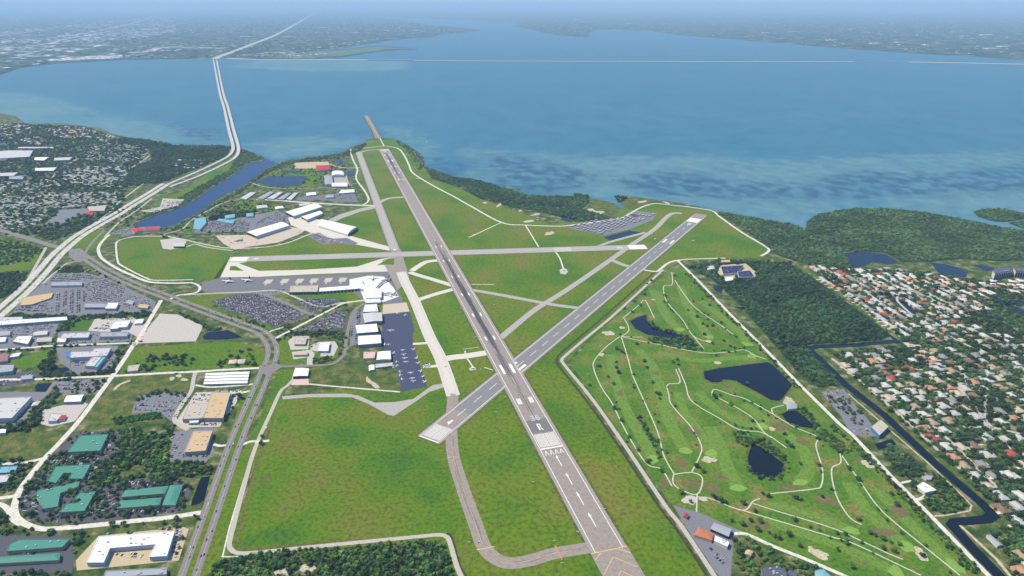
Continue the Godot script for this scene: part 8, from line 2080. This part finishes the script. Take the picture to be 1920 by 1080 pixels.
func far_shore():
	R("far_road", "pale highway running inland from the bridge", [-4504.6,-11042,-4649,-11600,-4891,-12896,-5300.2,-14880,-6345.8,-19950,-9109,-31691,-15922,-60510], 110.0, 3.0, "road_pale")
	R("far_road", "pale road along the far bay edge", [-6558.3,-12479,-6373.7,-12754,-6640.9,-13819,-6349.2,-14070,-5371,-13656], 160.0, 2.6, "sand")
	R("far_road", "pale highway at the upper left of the far shore", [-11614,-15681,-11126,-17053,-11682,-19950,-13921,-26122,-17561,-35458,-24157,-50370], 90.0, 2.6, "road_pale")
	R("far_road", "long pale street on the left far shore", [-9594,-12896,-9458,-13819,-9652,-15270,-10562,-17564,-11744,-21399], 100.0, 2.4, "road_pale")
	var blocks := pv([-8492.7,-12214,-7921.4,-11778,-7493.9,-11484,-7073.9,-11484,-13044,-22203,-12472,-18984,-9642,-17053,-8125.7,-14509,-10033,-17305,-9420,-15073,-10418,-15681,-6555.5,-11961,-7592.1,-11149,-9086,-13190,-8358.3,-13497,-14866,-30870,-13247,-29715,-6656.4,-18390,-5506.7,-18106,-6399.8,-25020,-4408.3,-22629,-4356.5,-20649,-2884.4,-22203,-2472.4,-43127,-418.7,-38922,3146.7,-36543,3757.4,-31691,4643.2,-29348,3274.2,-32557,11198,-35458,8189.7,-21399,7086.8,-20649,7211.1,-16570,7543.9,-15270,8311.7,-15681,8279.4,-14692,8850,-13497,9477,-14156,14668,-29348,12422,-19296,11493,-18683,-14038,-67270,-3765.8,-22203])
	var wide := [26, 20, 26, 14, 20, 12, 30, 20, 26, 24, 14, 14, 20, 18, 16, 22, 22, 24, 30, 14, 16, 14, 14, 14, 20, 14, 16, 18, 22, 10, 22, 14, 24, 20, 24, 10, 28, 18, 12, 24, 16, 10, 12]
	for k in blocks.size():
		var q := blocks[k]
		var w := float(wide[k]) * q.length() / 1400.0 * 0.8
		var g := Geo.new()
		g.sides(PackedVector2Array([Vector2(-w / 2, -70), Vector2(w / 2, -80), Vector2(w / 2, 70), Vector2(-w / 2, 80)]), 0, 14.0)
		var root := Node3D.new()
		put(root, "warehouse", "far pale roof on the opposite shore, %s of them from the left" % ordinal(k + 1), "building", "pale roofs on the far shore")
		root.position = Vector3(q.x, 0, q.y)
		part(root, "wall", g.mesh(), M.wall_white)
		g = Geo.new()
		g.flat(PackedVector2Array([Vector2(-w / 2, -70), Vector2(w / 2, -80), Vector2(w / 2, 70), Vector2(-w / 2, 80)]), 14.02)
		part(root, "roof", g.mesh(), M.roof_white if k % 2 else M.roof_beige)
	var ids := range(blocks.size())
	ids.sort_custom(func(a, b): return blocks[a].x / -blocks[a].y < blocks[b].x / -blocks[b].y)
	for i in ids.size():
		get_node(NodePath("warehouse_%03d" % (names["warehouse"] - blocks.size() + ids[i]))).set_meta("label", "far pale roof on the opposite shore, %s of them from the left" % ordinal(i + 1))
	# towns and groves that read as a mass
	var town := []
	for a in [[[-6772.2,-7227.9,-6199.4,-8750.7,-6585.7,-10438,-5877.7,-11149,-4615.1,-11259,-3980.5,-11838,-3146.7,-13497,-3040.4,-16113,-2023.8,-19296,-1545.2,-21399,-3296.5,-28642,-7758.1,-41629,-30287,-75720,-68145,-75720], 2600, 1.0], [[360.6,-25020,1395.7,-19296,1954,-19296,2769.1,-24006,4615.1,-19950,5920.7,-15681,6885.4,-12754,7837,-11149,9059,-9176,72472,-75720,665.6,-46470], 1100, 0.7], [[-6892,-10438,-6906,-11370,-6316.9,-11838,-5959.4,-11149], 420, 0.9], [[-4496.3,-11600,-4234.6,-12615,-2884.4,-12345,-3360.5,-11484], 160, 0.6], [[-14834,-21399,-18268,-33470,-22715,-50370,-9735,-21399,-7702.4,-13042,-7161.4,-10160], 1500, 1.4]]:
		var p := pv(a[0])
		var r := bounds(p)
		var n := 0
		var guard := 0
		while n < a[1] and guard < 40000:
			guard += 1
			var q := Vector2(lerpf(r.position.x, r.end.x, rng.randf()), r.position.y * pow(r.end.y / r.position.y, rng.randf()))
			if not inside(q, p) or lump.get_noise_2d(q.x * 0.02, q.y * 0.02) + rng.randf() * 0.5 < 0.12:
				continue
			town.append([q, a[2]])
			n += 1
	var mm := MultiMesh.new()
	mm.transform_format = MultiMesh.TRANSFORM_3D
	mm.use_colors = true
	var g := Geo.new()
	g.box(Vector3.ZERO, Vector3.ONE)
	mm.mesh = g.mesh(M.any)
	mm.instance_count = town.size()
	for i in town.size():
		var q: Vector2 = town[i][0]
		var s: float = town[i][1] * rng.randf_range(0.6, 1.6)
		mm.set_instance_transform(i, Transform3D(Basis(Vector3.UP, rng.randf_range(-0.2, 0.2)).scaled(Vector3(46 * s, rng.randf_range(6, 11), 70 * s)), Vector3(q.x, 0, q.y)))
		var c: Color = [tone(240, 238, 232), tone(220, 214, 204), tone(206, 190, 170), tone(170, 168, 166)][rng.randi() % 4].srgb_to_linear()
		mm.set_instance_color(i, c)
	var o := MultiMeshInstance3D.new()
	o.multimesh = mm
	put(o, "distant_town", "hazy far off town of tiny pale roofs", "town", "", "stuff")
	var groves := []
	for a in [[[-6772.2,-7227.9,-6199.4,-8750.7,-6585.7,-10438,-5877.7,-11149,-4615.1,-11259,-3980.5,-11838,-3146.7,-13497,-3040.4,-16113,-2023.8,-19296,-1545.2,-21399,-3296.5,-28642,-7758.1,-41629,-30287,-75720,-68145,-75720], 7000], [[360.6,-25020,1395.7,-19296,1954,-19296,2769.1,-24006,4615.1,-19950,5920.7,-15681,6885.4,-12754,7837,-11149,9059,-9176,72472,-75720,665.6,-46470], 5000]]:
		var p := pv(a[0])
		var r := bounds(p)
		var n := 0
		var guard := 0
		while n < a[1] and guard < 90000:
			guard += 1
			var q := Vector2(lerpf(r.position.x, r.end.x, rng.randf()), r.position.y * pow(r.end.y / r.position.y, rng.randf()))
			if not inside(q, p) or not is_free(q):
				continue
			var s := rng.randf_range(50, 120)
			groves.append([q, s, rng.randf_range(10, 18)])
			n += 1
	forest("distant_groves", "hazy dark groves on the far shore", groves, [tone(50, 76, 50), tone(44, 68, 46), tone(60, 84, 58)])

# ---------------------------------------------------------------- cars

func finish_cars():
	var base := car_mesh()
	var tones := [["white", tone(244, 244, 242)], ["silver", tone(196, 198, 202)], ["black", tone(40, 42, 46)], ["dark blue", tone(52, 66, 110)], ["red", tone(168, 48, 44)], ["grey", tone(120, 122, 126)], ["beige", tone(206, 190, 160)], ["green", tone(60, 92, 78)]]
	var odds := [0, 0, 0, 1, 1, 1, 2, 2, 3, 3, 4, 5, 5, 6, 7]
	var mats := []
	for t in tones:
		var m := mat("car_" + t[0], t[1], 0.35)
		m.vertex_color_use_as_albedo = true
		mats.append(m)
	cars.sort_custom(func(a, b): return a.at.length() < b.at.length())
	var rows := []
	var rest := []
	for c in cars:
		c.tone = odds[rng.randi() % odds.size()]
		if rows.size() < 300 and in_view(c.at):
			var o := inst(base, mats[c.tone])
			put(o, "car", "", "car", "cars near the " + c.near)
			o.position = Vector3(c.at.x, 0.26 if c.has("road") else 0.13, c.at.y)
			o.rotation.y = c.turn
			rows.append([o, "%s car %s the %s" % [tones[c.tone][0], "driving on" if c.has("road") else "parked by", c.near], c.at])
		else:
			rest.append(c)
	single_out(rows)
	var mm := MultiMesh.new()
	mm.transform_format = MultiMesh.TRANSFORM_3D
	mm.use_colors = true
	mm.mesh = base.duplicate()
	mm.mesh.surface_set_material(0, M.any)
	mm.instance_count = rest.size()
	for i in rest.size():
		var c = rest[i]
		mm.set_instance_transform(i, Transform3D(Basis(Vector3.UP, c.turn), Vector3(c.at.x, 0.34 if c.has("road") else 0.13, c.at.y)))
		mm.set_instance_color(i, tones[c.tone][1].srgb_to_linear())
	var o := MultiMeshInstance3D.new()
	o.multimesh = mm
	put(o, "distant_cars", "many more cars in the farther lots and roads", "cars", "", "stuff")
	print("cars ", cars.size(), " trees ", trees.size(), " houses ", houses.size())

# ---------------------------------------------------------------- small things

func small_things():
	# the bay end pier: rubble, a track and light masts
	S("breakwater", "rocky breakwater spit with approach lights in the bay", [-1130.8,-5369.4,-1098,-5409.8,-828,-4441.9,-868.7,-4423.3,-944.3,-4719.1], 0.4, "rock", false)
	R("path", "pale track along the rocky breakwater", [-1103.9,-5356.1,-977.2,-4915,-841.7,-4423.3], 5.0, 0.5, "sand", false)
	var rocks := []
	var edge := pv([-1130.8,-5369.4,-1098,-5409.8,-958.6,-4915,-828,-4441.9,-868.7,-4423.3,-944.3,-4719.1,-1130.8,-5369.4])
	var g := Geo.new()
	for k in edge.size() - 1:
		var s := 0.0
		while s < 1.0:
			var q := edge[k].lerp(edge[k + 1], s)
			g.box(Vector3(q.x + rng.randf_range(-3, 3), -1.5, q.y + rng.randf_range(-3, 3)), Vector3(rng.randf_range(2, 5), rng.randf_range(1.5, 3.5), rng.randf_range(2, 5)), rng.randf() * 3.0)
			s += 5.0 / maxf(edge[k].distance_to(edge[k + 1]), 6.0)
	put(inst(g.mesh(), M.rock), "rubble", "loose rocks heaped along the breakwater", "rocks", "", "stuff")
	var pts := pv([-1089.7,-5303.5,-1053.3,-5176,-1018.5,-5054.2,-985.2,-4937.7,-953.3,-4826.1,-919,-4698.2,-889.9,-4596.5,-861.9,-4498.7])
	for k in pts.size():
		var root := Node3D.new()
		put(root, "light_mast", "approach light mast on the breakwater, %s from the tip" % ordinal(k + 1), "mast", "approach light masts")
		root.position = Vector3(pts[k].x, 0.45, pts[k].y)
		g = Geo.new()
		g.box(Vector3.ZERO, Vector3(0.7, 7, 0.7))
		part(root, "pole", g.mesh(), M.orange)
		g = Geo.new()
		g.box(Vector3(0, 6.5, 0), Vector3(12, 0.5, 0.6))
		part(root, "crossbar", g.mesh(), M.wall_white)
	# field huts, wind cone, orange marker block
	var huts := pv([166.5,-2084.4,-156.6,-2423.1,-93.2,-1441.3,-783.3,-1418.4,101.6,-2645.2,-527.2,-3166.7,521.1,-2404.5,656.7,-2386.2])
	for k in huts.size():
		var root := Node3D.new()
		put(root, "equipment_hut", ["white beacon hut on the round pad", "white hut at the end of the straight track", "white hut on the equipment pad by the crossing", "white hut in the meadow", "white hut near the mangrove belt", "white hut between old and main runway", "white hut left of the diagonal runway", "white hut right of the diagonal runway"][k], "hut")
		root.position = Vector3(huts[k].x, 0.0, huts[k].y)
		g = Geo.new()
		g.box(Vector3.ZERO, Vector3(5, 3, 4))
		part(root, "wall", g.mesh(), M.wall_white)
		g = Geo.new()
		hip(g, Vector2.ZERO, 5.8, 4.8, 3.0, 0.9)
		part(root, "roof", g.mesh(), M.roof_white)
	var c := pv([-945.5,-1580.4])[0]
	var root := Node3D.new()
	put(root, "orange_truck", "bright orange truck at the corner of the empty lot", "truck")
	root.position = Vector3(c.x, 0.13, c.y)
	g = Geo.new()
	g.box(Vector3(-1.5, 0.7, 0), Vector3(8, 3.0, 2.8))
	part(root, "box_body", g.mesh(), M.orange)
	g = Geo.new()
	g.box(Vector3(4.0, 0.7, 0), Vector3(2.4, 2.2, 2.6))
	part(root, "cab", g.mesh(), M.orange)
	g = Geo.new()
	for s: float in [-4.0, -2.6, 3.8]:
		for w in [-1.2, 1.2]:
			g.box(Vector3(s, 0, w), Vector3(1.0, 1.0, 0.4))
	part(root, "wheels", g.mesh(), M.tyre)
	# runway edge lights and little signs beside the main runway, white specks in the grass
	var signs := pv([-158.1,-1449.1,-72.8,-1436.2,15.3,-1323.4,-15.2,-1312.3,-33.8,-1252.5,-119.3,-1091.6,-68.3,-870.2,-53.8,-870.2,68.5,-873.7,76.4,-825.7,129.9,-1075.2,-30,-1176.1,38.4,-1020.7,107.1,-894.3,158.3,-949.6,-7.8,-1858.6,40.9,-1722.1,54.4,-1583.4,-142.8,-1718.6,-93.7,-1607.7,-51.8,-1812.4,-42.3,-1651.9,-136.4,-1801.1,-177.6,-1940.3])
	var list := []
	g = Geo.new()
	g.box(Vector3.ZERO, Vector3(4.2, 1.6, 0.5))
	var face := g.mesh(M.paint)
	g = Geo.new()
	for s: float in [-1.4, 1.4]:
		g.box(Vector3(s, 0, 0), Vector3(0.2, 0.5, 0.2))
	var legs := g.mesh(M.wall_grey)
	for q in signs:
		root = Node3D.new()
		put(root, "taxiway_sign", "", "sign", "white airfield signs in the grass")
		root.position = Vector3(q.x, 0.06, q.y)
		root.rotation.y = rng.randf_range(-0.5, 0.5)
		part(root, "panel", face, null, Vector3(0, 0.45, 0))
		part(root, "legs", legs)
		list.append([root, "small white airfield sign in the grass", q])
	single_out(list)
